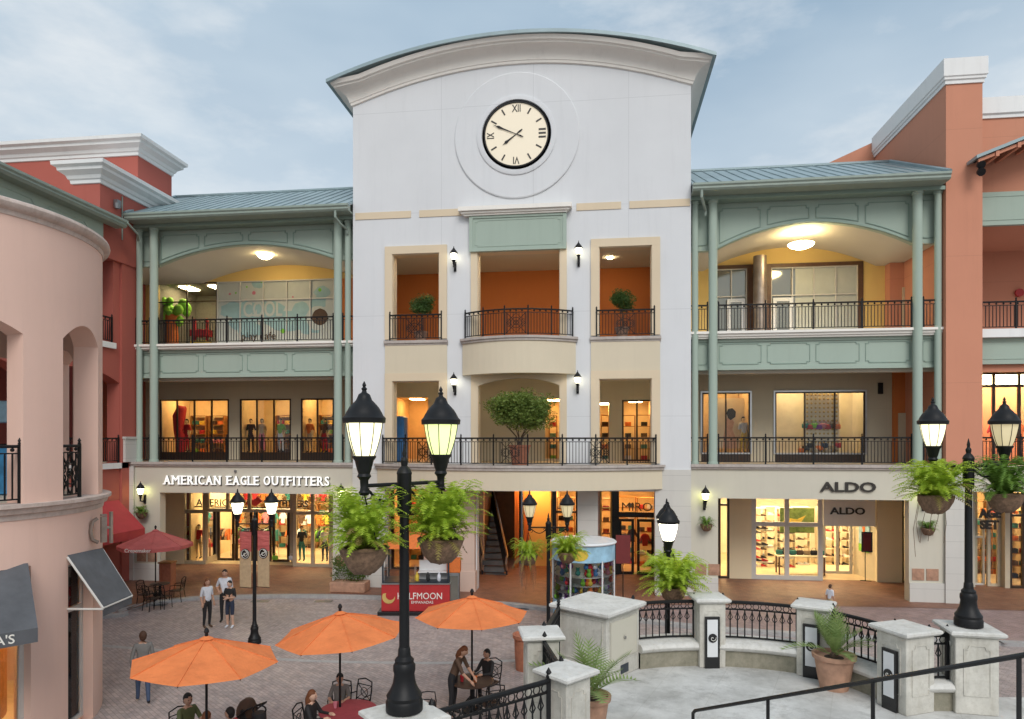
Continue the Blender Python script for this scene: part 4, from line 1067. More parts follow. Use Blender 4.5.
# ================================================================ LANTERNS
def lantern(t,x,y,z,glass,s=1.0,nm='lantern',n=8):
    """z = bottom of the holder; ~1.16 m tall at s=1"""
    c=(x,y,z); k=lambda pr:[(a*s,b*s) for a,b in pr]
    m=MB(); m.lathe(k([(.045,0),(.06,.03),(.04,.06),(.045,.16),(.075,.20),(.06,.23),(.075,.27),(.10,.37),(.125,.40),(.125,.42)]),c,12)
    h=m.build(nm,'black_iron',t,smooth=40)
    m=MB(); m.lathe(k([(.105,.42),(.135,.50),(.163,.60),(.183,.70),(.192,.77)]),c,n); m.build('glass',glass,h)
    m=MB()
    for i in range(n):
        a=2*PI*i/n; m.tube([(x+r*s*math.cos(a),y+r*s*math.sin(a),z+zz*s) for r,zz in ((.108,.42),(.138,.50),(.166,.60),(.186,.70),(.195,.77))],.005*s,4)
    m.build('glazing_bar','black_iron',h)
    m=MB(); m.lathe(k([(.20,.765),(.225,.77),(.23,.82),(.205,.845),(.185,.885),(.155,.935),(.115,.98),(.085,1.01),(.07,1.045),(.06,1.07),(.03,1.09),(.022,1.11),(.032,1.13),(.015,1.15),(.022,1.17),(.004,1.21)]),c,n*2)
    m.build('cap','black_iron',h,smooth=35)
    return h
def street_lamp(label,loc,H,rz,half,glasses,group='twin lantern street lamps',base_r=.205,pole_r=.058,mount=True):
    """H = height of the lantern finials above loc"""
    t=thing('street_lamp',label,'street lamp',loc,rz,group)
    hz=H-1.21; az=hz+.10
    m=MB(); B=base_r
    m.lathe([(B,0),(B,.10),(B*.93,.13),(B*.97,.17),(B*.80,.22),(B*.62,.30),(B*.55,.40),(B*.60,.44),(B*.60,.50),(B*.5,.53),(B*.52,.56),(pole_r*1.25,.60),(pole_r*1.15,.68),(pole_r,.70)],n=20); m.build('base','black_iron',t,smooth=35)
    m=MB(); m.lathe([(pole_r,.68),(pole_r*.95,H*.5),(pole_r*.88,az-.35)],n=16); m.lathe([(pole_r*1.25,az-.35),(pole_r*1.4,az-.33),(pole_r*1.4,az+.1),(pole_r*1.5,az+.12),(pole_r*1.2,az+.16),(pole_r*.6,az+.2),(pole_r*.75,az+.26),(pole_r*.35,az+.3),(pole_r*.45,az+.34),(.004,az+.44)],n=16); m.build('pole','black_iron',t,smooth=35)
    m=MB()
    for s in (-1,1):
        m.tube([(0,0,az),(s*half,0,az)],.022,8)
        m.tube([(s*half*.98,0,az-.02),(s*half,0,hz+.02)],.05,8)
        pts=[(s*(.07+ (half-.1)*q),0,az-.05-.17*math.sin(PI*q)**1.0*(1-.55*q)) for q in [i/10 for i in range(11)]]
        m.tube(pts,.014,6)
        m.tube([(s*(half-.05+.045*math.cos(a)),0,az-.10+.045*math.sin(a)) for a in [i*PI/5 for i in range(9)]],.010,5)
        m.tube([(s*(.115+.04*math.cos(a)),0,az-.07+.04*math.sin(a)) for a in [i*PI/5 for i in range(9)]],.010,5)
    m.build('arm','black_iron',t)
    for s,g in zip((-1,1),glasses): lantern(t,s*half,0,hz,g)
    return t
# ================================================================ FERNS AND BASKETS
def fern_mesh(R0,n,up=.5,leaf=.05,seed=1,droop=.6):
    r=random.Random(seed); m=MB()
    for i in range(n):
        a=r.uniform(0,2*PI); L=R0*r.uniform(.6,1.25); lift=up*r.uniform(.25,1.45); dz=droop*r.uniform(.4,1.3)
        side=Vector((-math.sin(a),math.cos(a),0)); out=Vector((math.cos(a),math.sin(a),0)); tw=r.uniform(-.4,.4)
        N=17; P=[]
        for k in range(N+1):
            t=k/N; P.append(out*(L*(t**.85))+side*(tw*L*t*t*.5)+Vector((0,0,lift*math.sin(min(t*1.9,1.6))*1.0-dz*R0*t**2.2)))
        for k in range(1,N):
            t=k/N; w=leaf*R0*2.9*math.sin(PI*(.14+.80*t))*r.uniform(.8,1.15); d=(P[k+1]-P[k-1]).normalized()
            sd=d.cross(Vector((0,0,1))); 
            if sd.length<.05: sd=side
            sd.normalize(); hw=(P[k+1]-P[k]).length*.40
            for sg in (-1,1):
                tip=P[k]+sd*sg*w+d*w*.45+Vector((0,0,-w*.25+r.uniform(-.01,.01)))
                b0=P[k]-d*hw; b1=P[k]+d*hw
                m.add([b0,b1,tip],[(0,1,2)])
        m.tube([P[0],P[N//2],P[N]],[.004,.003,.001],3,caps=False)
    return m
def basket(label,loc,r=.25,fr=.45,seed=1,n=95,up=.42,mat='fern_leaf',chain=.6,trail=0,group='hanging fern baskets',droop=.55,name='hanging_basket'):
    t=thing(name,label,'hanging basket',loc,rnd.uniform(0,6),group)   # loc = rim centre
    m=MB(); m.lathe([(.03,-r*1.05),(r*.45,-r*.98),(r*.75,-r*.7),(r*.93,-r*.3),(r,0),(r*1.05,.02),(r*.95,.035),(r*.9,-.02),(.01,-.03)],n=18,cap=False)
    rr=random.Random(seed)
    m.v=[(v[0]*(1+rr.uniform(-.06,.06)),v[1]*(1+rr.uniform(-.06,.06)),v[2]+rr.uniform(-.012,.012)) for v in m.v]
    m.build('basket','coir',t,smooth=60)
    f=fern_mesh(fr,n,up,seed=seed,droop=droop); f.v=[(a,b,c+.0) for a,b,c in f.v]; f.build('fern',mat,t)
    f=fern_mesh(fr*.95,max(4,n//14),up*.5,seed=seed+50,droop=droop*1.4); f.build('dead_frond','fern_brown',t)
    if chain:
        m=MB()
        for i in range(3): a=2*PI*i/3; m.tube([(r*math.cos(a),r*math.sin(a),.02),(0,0,chain)],.006,4)
        m.build('chain','black_iron',t)
    if trail:
        m=MB()
        for i in range(trail):
            a=rr.uniform(0,2*PI); q=r*rr.uniform(.5,1); L=rr.uniform(.4,1.1)
            m.tube([(q*math.cos(a),q*math.sin(a),-.1),(1.25*q*math.cos(a+.2),1.25*q*math.sin(a+.2),-.1-L*.5),(1.1*q*math.cos(a+.5),1.1*q*math.sin(a+.4),-.1-L)],.005,3)
        m.build('dry_frond','coir',t)
    return t
TZ=2.05; PT=3.4
# foreground lamp
l0=D(360,7.25,0); l1=D(437,7.95,0); mid=(l0+l1)/2; az=math.atan2((l1-l0).y,(l1-l0).x)
A=D(404.3,7.6,PT); half=(l1-l0).length/2
street_lamp('large black twin lantern lamp in the foreground on a stone pillar, both lanterns lit',A,DZ(384,7.6)-PT,az,half,('lamp_bright','lamp_green'))
ax=Vector((math.cos(az),math.sin(az),0))
basket('big fern basket hanging under the left lantern of the foreground lamp',A-ax*half+Vector((0,0,DZ(549,7.3)-PT)),.25,.44,3,190,up=.52,droop=.34)
basket('big fern basket hanging under the right lantern of the foreground lamp',A+ax*half+Vector((0,0,DZ(540,7.95)-PT)),.26,.50,5,190,up=.54,droop=.34)
# right terrace lamp
Hh=D(968.5,11.05,PT)
street_lamp('black twin lantern lamp on the right terrace pillar, left lantern bright',Hh,DZ(397,11.05)-PT,TH+R(-3),.56,('lamp_bright','lamp_dim'))
rr_=Vector((math.cos(TH),math.sin(TH),0))
basket('bright green fern basket under the left lantern of the right terrace lamp',Hh-rr_*.54+Vector((0,0,DZ(497,11.05)-PT)),.26,.56,11,170,up=.50,droop=.38,trail=6)
basket('darker fern basket under the dim right lantern of the right terrace lamp',Hh+rr_*.58+Vector((0,0,DZ(495,11.05)-PT)),.27,.50,12,150,up=.52,droop=.42,mat='fern_dark')
# plaza lamps
p=D(254.5,21.5,0); bl=street_lamp('black twin lantern lamp carrying two banners, in front of the clothing shop',p,4.87,TH,.535,('lamp_wall','lamp_wall'),base_r=.2)
for s,lab in ((-1,'red and tan emblem banner on the left of the plaza lamp pole'),(1,'red and tan emblem banner on the right of the plaza lamp pole')):
    t=thing('banner',lab,'banner',(p.x,p.y,0),TH+R(-16),'banners on the plaza lamp post')
    x0,x1=(-.54,-.12) if s<0 else (.12,.54); zt,zb=3.5,1.75
    if s>0: zt+=.05;zb+=.05
    m=MB(); m.box(x0,x1,-.008,.008,zt-.62,zt); m.build('upper_cloth','banner_red' if 0 else 'umbrella_red',t)
    m=MB(); m.box(x0,x1,-.008,.008,zb,zt-.621); m.build('lower_cloth','cloth_tan',t)
    xc=(x0+x1)/2; M=Matrix.Rotation(R(90),4,'X'); m=MB(); m.lathe([(.165,0),(.165,.02)],(xc,-.002,zt-.70),24,M=M); m.build('emblem','black_gloss',t)
    m=MB(); m.tube([(xc+.135*math.cos(a),-.026,zt-.70+.135*math.sin(a)) for a in [i*PI/10 for i in range(21)]],.008,4); m.tube([(xc+.02*a*math.cos(a*1.4),-.026,zt-.70+.02*a*math.sin(a*1.4)) for a in [i*.4 for i in range(15)]],.010,4); m.tube([(xc-.1,-.026,zt-.76),(xc,-.026,zt-.70),(xc+.1,-.026,zt-.62)],.010,4); m.build('emblem_mark','letter_white',t)
    m=MB(); m.tube([(0,0,zt+.02),(x0 if s<0 else x1,0,zt+.02)],.012,6); m.tube([(0,0,zb-.01),(x0 if s<0 else x1,0,zb-.01)],.012,6); m.build('rod','black_iron',t)
p=D(548.4,20.4,0); street_lamp('black twin lantern lamp with unlit lanterns beside the round toy kiosk',p,4.9,TH,.56,('lamp_dim','lamp_dim'))
basket('straggly fern basket with brown trailing fronds left of the kiosk lamp',p+rr_*-.60+Vector((0,0,DZ(556,20.4))),.27,.52,21,80,up=.45,mat='fern_leaf',trail=26,chain=.7)
basket('round fern basket right of the kiosk lamp',p+rr_*.56+Vector((0,0,DZ(553,20.4))),.30,.62,22,110,up=.5,droop=.4,chain=.7)
p=D(667.5,14.4,0); street_lamp('black twin lantern lamp seen end on behind the terrace railing, lantern lit',p,DZ(500,14.4),TH+R(79.5),.42,('lamp_wall','lamp_wall'))
q=p+Vector((math.sin(TH)*.52,-math.cos(TH)*.52,0)); basket('large bushy fern basket in front of the end-on lamp behind the terrace railing',(q.x,q.y,DZ(588,13.9)),.27,.66,31,170,up=.6,droop=.4,chain=.7)
# wall lanterns
def wall_lantern(label,px,py_top,Y,glass,s=.85,group='wall lanterns',arm=.32):
    x=FX(px,Y-arm); z=FZ(px,py_top,Y-arm)-1.21*s
    t=thing('wall_lantern',label,'wall lantern',(x,Y,z),0,group)
    m=MB(); m.box(-.05,.05,-.05,-.002,-.12,.28); m.build('wall_plate','black_iron',t)
    m=MB(); m.tube([(0,-.04,.1),(0,-arm*.5,-.02),(0,-arm,.02)],.025,8); m.build('bracket','black_iron',t)
    lantern(t,0,-arm,0,glass,s); return t
g='wall lanterns on the clock tower'
wall_lantern('lit wall lantern on the tower pier left of the upper bowed balcony',453.7,246,0,'lamp_wall',.72,g)
wall_lantern('lit wall lantern on the tower pier right of the upper bowed balcony',578.5,240.5,0,'lamp_wall',.72,g)
wall_lantern('lit wall lantern on the tower pier left of the big potted ficus',453.7,372,0,'lamp_wall',.68,g)
wall_lantern('lit wall lantern on the tower pier right of the big potted ficus',577.5,370,0,'lamp_wall',.68,g)
g='greenish wall lanterns beside the shops'
for lab,px,py,bpy_,sd in (('greenish lit wall lantern left of the clothing shop, above the red umbrella',140.5,481,513,41),('greenish lit wall lantern between the clothing shop and the foreground fern',341,483,0,0),('greenish lit wall lantern on the pier between the tower and the shoe shop',705.5,485,525,42),('wall lantern on the pier right of the shoe shop, partly behind a fern',927,485,529,43)):
    wall_lantern(lab,px,py,.1 if px<900 else .1,'lamp_wall_green',.75,g)
    if bpy_: basket('small fern basket on the wall under the '+lab.split('wall lantern ')[1].split(',')[0].replace('left of the clothing shop','left shop pier lantern').replace('on the pier between the tower and the shoe shop','lantern beside the shoe shop').replace('on the pier right of the shoe shop','lantern right of the shoe shop'),(FX(px+1,-.15),-.15,FZ(px,bpy_,-.15)),.24,.36,sd,55,up=.3,chain=0,mat='fern_dark',group='small wall baskets',name='wall_basket')
# ================================================================ TREES IN POTS
def leaf_cloud(m,c,rad,n,size,r,hollow=.35,lump=None):
    for i in range(n):
        d=Vector((r.gauss(0,1),r.gauss(0,1),r.gauss(0,1))).normalized(); q=(hollow+(1-hollow)*r.random()**.5)
        k=1+.16*math.sin(d.x*7+d.z*5)+.12*math.sin(d.y*9+d.x*4)
        p=Vector((c[0]+d.x*rad[0]*q*k,c[1]+d.y*rad[1]*q*k,c[2]+d.z*rad[2]*q*k))
        a=Vector((r.uniform(-1,1),r.uniform(-1,1),r.uniform(-.6,.6))).normalized(); b=a.cross(Vector((r.uniform(-1,1),r.uniform(-1,1),r.uniform(-1,1)))).normalized()
        s=size*r.uniform(.6,1.3); m.add([p-a*s,p+b*s*.4,p+a*s,p-b*s*.4],[(0,1,2,3)])
def pot(t,r,h,mat='terracotta',rim=.05,r0=.68,n=20,soil=True):
    m=MB(); m.lathe([(r*r0,0),(r*r0,.02),(r*(r0+.35*(1-r0)),h*.35),(r*.93,h-rim*1.6),(r*.93,h-rim*1.5),(r*1.04,h-rim*1.4),(r*1.06,h),(r*.92,h),(r*.88,h-.06),(.01,h-.06)],n=n,cap=False); m.build('pot',mat,t,smooth=35)
    m=MB(); m.lathe([(r*.9,h-.07),(.01,h-.05)],n=n,cap=False); m.build('soil','soil',t)
r=random.Random(5)
t=thing('potted_ficus','big round-headed ficus in a terracotta pot on the tower terrace','potted tree',(FX(519.5,-.9),-.9,L2),0)
pot(t,.44,.80); m=MB()
for k in range(7):
    a=k*.9; m.tube([(.04*math.cos(a),.04*math.sin(a),.7),(.15*math.cos(a),.15*math.sin(a),1.15),(.6*math.cos(a),.5*math.sin(a),1.6)],[.03,.022,.01],5)
m.build('trunk','bark',t)
m=MB()
for k in range(64):
    a=r.uniform(0,2*PI); q=r.uniform(.1,.98)**.6; leaf_cloud(m,(1.15*q*math.cos(a),.75*q*math.sin(a),2.12+r.uniform(-.55,.72)*(1.1-q*.45)),(.44,.40,.34),210,.062,r,.15)
m.build('crown','tree_leaf',t)
for lab,px,seed in (('small clipped tree in an iron stand behind the upper left tower railing',421,1),('small clipped tree in an iron stand behind the upper right tower railing',622,2)):
    r=random.Random(seed); t=thing('potted_topiary',lab,'potted tree',(FX(px,.35),.35,L3),0,'clipped trees of the upper tower openings')
    pot(t,.3,.42,'terracotta_pale'); m=MB(); m.tube([(0,0,.35),(.03,0,.8),(0,0,1.2)],.025,6); m.build('trunk','bark',t); m=MB()
    for k in range(22): leaf_cloud(m,(r.uniform(-.36,.36),r.uniform(-.25,.25),1.55+r.uniform(-.26,.26)),(.26,.26,.22),190,.042,r,.2)
    m.build('crown','topiary_leaf',t)
# hedge planter left, in front of the tower pier
t=thing('planter','low stone planter with a dark trailing bush beside the clothing shop','planter',(FX(350,-.85),-.85,.11),0)
m=MB(); m.rbox((0,0,0),(1.5,.75,.42),0,.03); m.build('box','terracotta_pale',t)
m=MB(); r=random.Random(9)
for k in range(16): leaf_cloud(m,(r.uniform(-.6,.6),r.uniform(-.25,.2),.55+r.uniform(0,.75)*1.0),(.3,.3,.3),130,.05,r,.2)
m.build('bush','hedge_leaf',t)
# ================================================================ TERRACE
def P3(x,dep,z=0): return Vector(CW(x,dep,z))
def pxd(px,dep): return ((px-512)/F*dep,dep)
cE,cF,cG,cH=pxd(708.5,13.3),pxd(814,12.72),pxd(905,11.1),pxd(968.5,11.1)
cA,cB,cC=(A-CAM).dot(rv),(0,0),(0,0)
cA=pxd(404.3,7.6); cB=pxd(566,9.05); cC=pxd(541,10.84); cK=pxd(598,12.95)
def arcpts(a,b,c=(3.6,9.9),n=8):
    A0=math.atan2(a[1]-c[1],a[0]-c[0]); A1=math.atan2(b[1]-c[1],b[0]-c[0]); r0=math.hypot(a[0]-c[0],a[1]-c[1]); r1=math.hypot(b[0]-c[0],b[1]-c[1])
    return [(c[0]+(r0+(r1-r0)*i/n)*math.cos(A0+(A1-A0)*i/n),c[1]+(r0+(r1-r0)*i/n)*math.sin(A0+(A1-A0)*i/n)) for i in range(n+1)]
cK2=(cK[0]+.75,cK[1]+.15)
bowl=arcpts(cK2,cE)+arcpts(cE,cF)[1:]+arcpts(cF,cG)[1:]
sx1=9.6
outer=[(-9,6.2),(-3.5,7.35),cA,cB,cC,(cK[0]-.7,cK[1]-.6),(cK[0],cK[1]+.8)]+[(3.6+(x-3.6)*1.11,9.9+(y-9.9)*1.11) for x,y in bowl]+[(cH[0]-.1,cH[1]+.28),(cH[0]+.38,11.55),(sx1,11.55),(sx1+2,8),(sx1+2,-3),(-9,-3)]
oo=[(P3(x,d).x,P3(x,d).y) for x,d in outer]
S=MB(); n=len(oo); S.add([(x,y,TZ) for x,y in oo],[tuple(range(n))]); 
struct('terrace_floor',S,'terrace_concrete')
S=MB()
for i in range(n):
    a,b=oo[i],oo[(i+1)%n]; S.add([(a[0],a[1],0),(b[0],b[1],0),(b[0],b[1],TZ-.001),(a[0],a[1],TZ-.001)],[(0,1,2,3)])
struct('terrace_retaining_wall',S,'cast_stone')
# steps from terrace down to plaza on the right
S=MB()
for k in range(13):
    zt=TZ-.158*(k+1); d0_,d1_=11.56+.3*k,11.86+.3*k
    pts=[(P3(x,d).x,P3(x,d).y) for x,d in ((cH[0]+.4,d0_),(sx1,d0_),(sx1,d1_),(cH[0]+.4,d1_))]
    if zt>0: S.xy(pts,0,zt)
struct('terrace_stair',S,'terrace_concrete')
# bench round the bowl
bench=thing('curved_bench','long curved stone bench along the terrace railing between the pillars','bench',P3(3.6,13,TZ),0,local=False)
pb=arcpts(cK2,cE)+arcpts(cE,cF)[1:]+arcpts(cF,cG)[1:]+[(cG[0]+.5,cG[1]+.02),(cH[0],cH[1])]
def inset(pl,d):
    out=[]
    for i,(x,y) in enumerate(pl):
        a=pl[max(i-1,0)]; b=pl[min(i+1,len(pl)-1)]; tx,ty=b[0]-a[0],b[1]-a[1]; L=math.hypot(tx,ty); out.append((x+ty/L*d,y-tx/L*d))
    return out
def strip(m,a,b,z0,z1):
    for i in range(len(a)-1):
        q=[P3(*a[i]),P3(*a[i+1]),P3(*b[i+1]),P3(*b[i])]
        m.add([(v.x,v.y,z0) for v in q]+[(v.x,v.y,z1) for v in q],[(4,5,6,7),(0,1,5,4),(3,7,6,2),(0,3,2,1)])
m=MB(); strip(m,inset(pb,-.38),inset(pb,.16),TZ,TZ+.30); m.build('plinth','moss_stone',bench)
m=MB(); ip=inset(pb,.44); 
path=[P3(x,d,TZ+.302) for x,d in pb]; outs=[]
for (x,d),(x2,d2) in zip(pb,inset(pb,1)): v=P3(x2,d2)-P3(x,d); outs.append((v.x,v.y))
m.sweep(path,outs,[(-.4,0),(.18,0),(.23,.03),(.25,.08),(.23,.13),(.18,.16),(-.4,.17)],closed=False); m.build('seat','cap_stone',bench,smooth=40)
def pillar(label,c,w=.56,rz=0,h=PT-TZ,base=TZ,plate=False,group='stone terrace pillars'):
    p=P3(c[0],c[1],base); t=thing('stone_pillar',label,'pillar',p,TH+rz,group)
    m=MB(); m.rbox((0,0,0),(w,w,h-.13),0,.012)
    for k in range(4):
        M=Matrix.Rotation(k*PI/2,4,'Z'); a=w*.30; z0,z1=.30,h-.32
        pts=[(-a,-w/2-.003,z0),(a,-w/2-.003,z0),(a,-w/2-.003,z1),(a*.7,-w/2-.003,z1),(a*.6,-w/2-.003,z1+.06),(-a*.6,-w/2-.003,z1+.06),(-a*.7,-w/2-.003,z1),(-a,-w/2-.003,z1),(-a,-w/2-.003,z0)]
        m.tube([M@Vector(q) for q in pts],.013,4)
    m.build('shaft','cast_stone',t)
    W=w+.17; m=MB(); H0=h-.13
    rings=[(w/2+.01,H0),(W/2-.03,H0+.02),(W/2,H0+.05),(W/2,H0+.085),(W/2-.03,H0+.105),(.02,h+.0)]
    vs=[];fs=[]
    for q,z in rings: vs+=[(-q,-q,z),(q,-q,z),(q,q,z),(-q,q,z)]
    for i in range(len(rings)-1):
        for k in range(4): fs.append((i*4+k,i*4+(k+1)%4,i*4+4+(k+1)%4,i*4+4+k))
    fs+=[(3,2,1,0),tuple(len(vs)-4+k for k in range(4))]; m.add(vs,fs); m.build('cap','cap_stone',t)
    if plate:
        x0=-.02 if plate==2 else 0
        m=MB(); m.box(x0-.14,x0+.14,-w/2-.05,-w/2-.004,.0,h-.37); po=m.build('light_plate','black_gloss',t)
        m=MB(); m.box(x0-.10,x0+.10,-w/2-.056,-w/2-.051,.22,h-.42); m.build('panel','white_plastic',po)
        M=Matrix.Rotation(R(90),4,'X'); m=MB(); m.lathe([(.085,0),(.085,.012)],(x0,-w/2-.057,h*.43),20,M=M); m.build('emblem','black_gloss',po)
        m=MB(); m.tube([(x0+.015*a*math.cos(a*1.5),-w/2-.073,h*.43+.015*a*math.sin(a*1.5)) for a in [i*.4 for i in range(12)]],.006,4); m.build('emblem_mark','letter_white',po)
    return t
pillar('stone pillar carrying the large foreground lamp',cA,.58,R(38))
pillar('nearest bare stone pillar, right of the foreground lamp, with a pyramid cap',cB,.46,R(42))
pillar('stone pillar behind the nearest one, beside the tall terracotta pot',cC,.5,R(6))
pillar('stone pillar with a black framed plate, next right of the big stone block',cE,.5,R(2),plate=2)
pillar('stone pillar with a black framed plate, just behind the potted cycad',cF,.52,R(-33),plate=1)
pillar('stone pillar with a narrow black plate on its left face, right of the cycad',cG,.58,R(-72),plate=1)
pillar('stone pillar carrying the right terrace lamp',cH,.62,R(-12))
# big block
t=thing('stone_block','large square stone block with a flat cap and cream metal door panel on the terrace','utility block',P3(cK[0],cK[1],TZ),TH+R(-41))
w=1.12; h=PT-TZ-.05
m=MB(); m.rbox((0,0,0),(w,w,h-.14),0,.015); m.build('body','cast_stone',t)
m=MB(); W=w+.2; H0=h-.14
vs=[];fs=[]
rings=[(w/2+.01,H0),(W/2-.03,H0+.02),(W/2,H0+.055),(W/2,H0+.10),(W/2-.03,H0+.125),(.3,h)]
for q,z in rings: vs+=[(-q,-q,z),(q,-q,z),(q,q,z),(-q,q,z)]
for i in range(len(rings)-1):
    for k in range(4): fs.append((i*4+k,i*4+(k+1)%4,i*4+4+(k+1)%4,i*4+4+k))
fs+=[(3,2,1,0),tuple(len(vs)-4+k for k in range(4))]; m.add(vs,fs); m.build('cap','cap_stone',t)
for k in (0,1):
    M=Matrix.Rotation(k*PI/2,4,'Z')
    mp=lambda x,y,z:M@Vector((x,y,z))
    if k==1: m=MB(); m.box(-.44,.44,-w/2-.02,-w/2-.002,.36,h-.24,mp); m.build('door_panel','cream_pale',t); m=MB(); m.lathe([(.03,0),(.03,.03)],M@Vector((.0,-w/2-.02,.72)),10,M=M@Matrix.Rotation(R(90),4,'X')); m.build('lock','steel',t); m=MB(); m.box(-.10,.16,-w/2-.012,-w/2-.002,.06,.22,mp); m.build('vent','dark_iron',t)
    m=MB(); a=.47; pts=[(-a,-w/2-.004,.32),(a,-w/2-.004,.32),(a,-w/2-.004,h-.2),(-a,-w/2-.004,h-.2),(-a,-w/2-.004,.32)]; m.tube([M@Vector(q) for q in pts],.014,4); m.build('moulding','cast_stone',t)
# terrace railings
def cut(pl,a,b):
    out=resample(pl,.05); n=len(out); return [(p.x,p.y) for p in out]
def trail(pl,z,label,s0=.3,s1=.3,rail_h=1.18):
    W_=[P3(x,d) for x,d in pl]; pts=resample([(p.x,p.y) for p in W_],.05); i0=int(s0/.05); i1=len(pts)-int(s1/.05); pts=pts[i0:i1]
    return railing([(p.x,p.y) for p in pts[::3]+[pts[-1]]],z,label,h=rail_h,bal=.135,post=1.9,scroll=True,group='scrolled railings of the terrace',gap=.5 if z==TZ and rail_h<1.3 else .1,r=.010)
trail(inset(arcpts(cK2,cE),-.12),TZ,'scrolled black railing behind the bench between the stone block and the first plated pillar',.0,.3)
trail(inset(arcpts(cE,cF),-.12),TZ,'curved scrolled black railing between the two plated pillars at the back of the terrace',.32,.32)
trail(inset(arcpts(cF,cG),-.12),TZ,'curved scrolled black railing behind the potted cycad',.34,.38)
trail([cG,cH],TZ,'short black railing beside the pillar of the right terrace lamp',.4,.38)
trail([cA,cB],TZ,'black scrolled railing running up from the foreground lamp pillar',.38,.33,1.22)
trail([cB,cC],TZ,'black railing seen end on between the two nearest pillars',.33,.33,1.22)
trail([cC,(cK[0]-.75,cK[1]-.15)],TZ,'short black railing left of the big stone block',.33,.05,1.22)
# foreground handrail
h0=P3(*pxd(693,8.6),DZ(711,8.6)); h1=P3(*pxd(1024,5.2),DZ(655,5.2)); hd=h1-h0; h2=h0+hd*1.25
t=thing('stair_handrail','plain black stair handrail sloping across the lower right corner','handrail',(h0.x,h0.y,TZ),0,local=False)
m=MB(); m.tube([h0-Vector((0,0,.25)),h0-Vector((0,0,.03)),h0+hd*.01,h2],.022,8); m.build('rail','black_gloss',t)
def onpx(px):
    lo,hi=0,1.25
    for _ in range(40):
        mid_=(lo+hi)/2; p=h0+hd*mid_; q=p-CAM; u=512+F*q.dot(rv)/q.dot(dv)
        if u<px: lo=mid_
        else: hi=mid_
    return h0+hd*lo
for px in (768,873,1019):
    p=onpx(px); m=MB(); m.tube([(p.x,p.y,p.z-.0),(p.x,p.y,p.z-.95)],.02,6); m.build('post','black_gloss',t)
S=MB(); side=Vector((hd.y,-hd.x,0)).normalized()
for k in range(10):
    a=h0+hd*(k/10*1.2)-hd.normalized()*0; b=h0+hd*((k+1)/10*1.2); zt=a.z-.93
    q=[a-side*.1,a+side*1.6,b+side*1.6,b-side*.1]; S.xy([(v.x,v.y) for v in q],TZ+.003,max(zt+.1,TZ+.12))
struct('upper_stair',S,'terrace_concrete')
t=thing('stair_handrail','bent black handrail beside the right lamp pillar where steps lead down','handrail',P3(cH[0]+.5,11.4,TZ),TH)
m=MB(); m.tube([(0,0,0),(0,0,.86),(.02,.08,.93),(.02,1.2,.4),(.02,1.2,-.6)],.025,8); m.build('rail','black_gloss',t)
# ================================================================ POTTED PLANTS ON TERRACE / PLAZA
def cycad(t,z,n,L,seed):
    r=random.Random(seed); m=MB()
    for i in range(n):
        a=2*PI*i/n+r.uniform(-.2,.2); el=r.uniform(.5,1.42); l=L*r.uniform(.8,1.15)
        out=Vector((math.cos(a),math.sin(a),0)); P=[]
        for k in range(15):
            q=k/14; P.append(Vector((0,0,z))+out*l*math.cos(el)*q+Vector((0,0,l*math.sin(el)*q-l*.55*math.cos(el)*q*q)))
        side=Vector((-math.sin(a),math.cos(a),0))
        for k in range(2,14):
            w=.20*L*math.sin(PI*(.1+.85*k/14)); d=(P[k+1]-P[k]) if k<14 else d
            for sg in (-1,1): m.add([P[k]-d*.42,P[k]+d*.42,P[k]+side*sg*w+d*1.6+Vector((0,0,.04))],[(0,1,2)])
        m.tube([P[0],P[7],P[14]],[.010,.007,.002],4)
    m.build('frond','cycad_leaf',t); m=MB(); m.ball((0,0,z-.02),.08,8,6); m.build('trunk','bark',t)
p=G(834,688,TZ); t=thing('potted_cycad','spiky cycad in a pale terracotta pot on the terrace before the plated pillar','potted plant',p,0,'potted cycads')
pot(t,.345,.60,'terracotta_pale'); cycad(t,.58,16,.92,3)
p=P3(*pxd(590,10.2),TZ); t=thing('potted_cycad','drooping cycad in a terracotta pot between the stone block and the nearest pillar','potted plant',p,0,'potted cycads')
pot(t,.30,.55,'terracotta_pale'); cycad(t,.55,14,1.12,8)
p=G(526,669,0); t=thing('terracotta_pot','tall empty terracotta pot on the plaza behind the left terrace pillar','pot',p,0); pot(t,.36,.98,'terracotta',r0=.8,rim=.07)
# ================================================================ SHOPFRONTS
wingL,wingR=WL[0],WR[0]
yA=4.2
def X(px,y=yA): return FX(px,y)
# --- clothing shop (left)
m=MB(); m.box(WL[1],X(163),yA-.15,yA+.1,.11,4.3); m.box(X(333),WL[2],yA-.15,yA+.1,.11,4.3); m.each('shopfront_wall','cream_lit',wingL)
zt=FZ(250,512,yA); zt2_=4.25
def front(x0,x1,z0,z1,y,nx,zb,fr=.13,mat='cream_frame',par=None,gl=True,dep=.12):
    f=MB(); windows(f,x0,x1,z0,z1,y,nx,zb=zb,fr=fr,dep=dep); fo=f.build('window',mat,par)
    if gl: f=MB(); pane(f,x0+.02,x1-.02,z0+.02,z1-.02,y-.04); f.build('pane','glass',fo)
    return fo
front(X(163),X(207),.11,zt2_,yA,2,[zt],.17,par=wingL); front(X(294),X(333),.11,zt2_,yA,2,[zt],.17,par=wingL)
front(X(207)+.01,X(294)-.01,zt,zt2_,yA,4,[],.15,par=wingL)
yD=5.3
m=MB()
for a,b in ((X(207),FX(217,yD)),(X(294),FX(291,yD))):   # splayed sides
    m.add([(a,yA,.11),(b,yD,.11),(b,yD,.45),(a,yA,.45)],[(0,1,2,3)]); m.tube([(a,yA,.3),(a,yA,zt)],.07,4); m.tube([(b,yD,.3),(b,yD,zt)],.07,4)
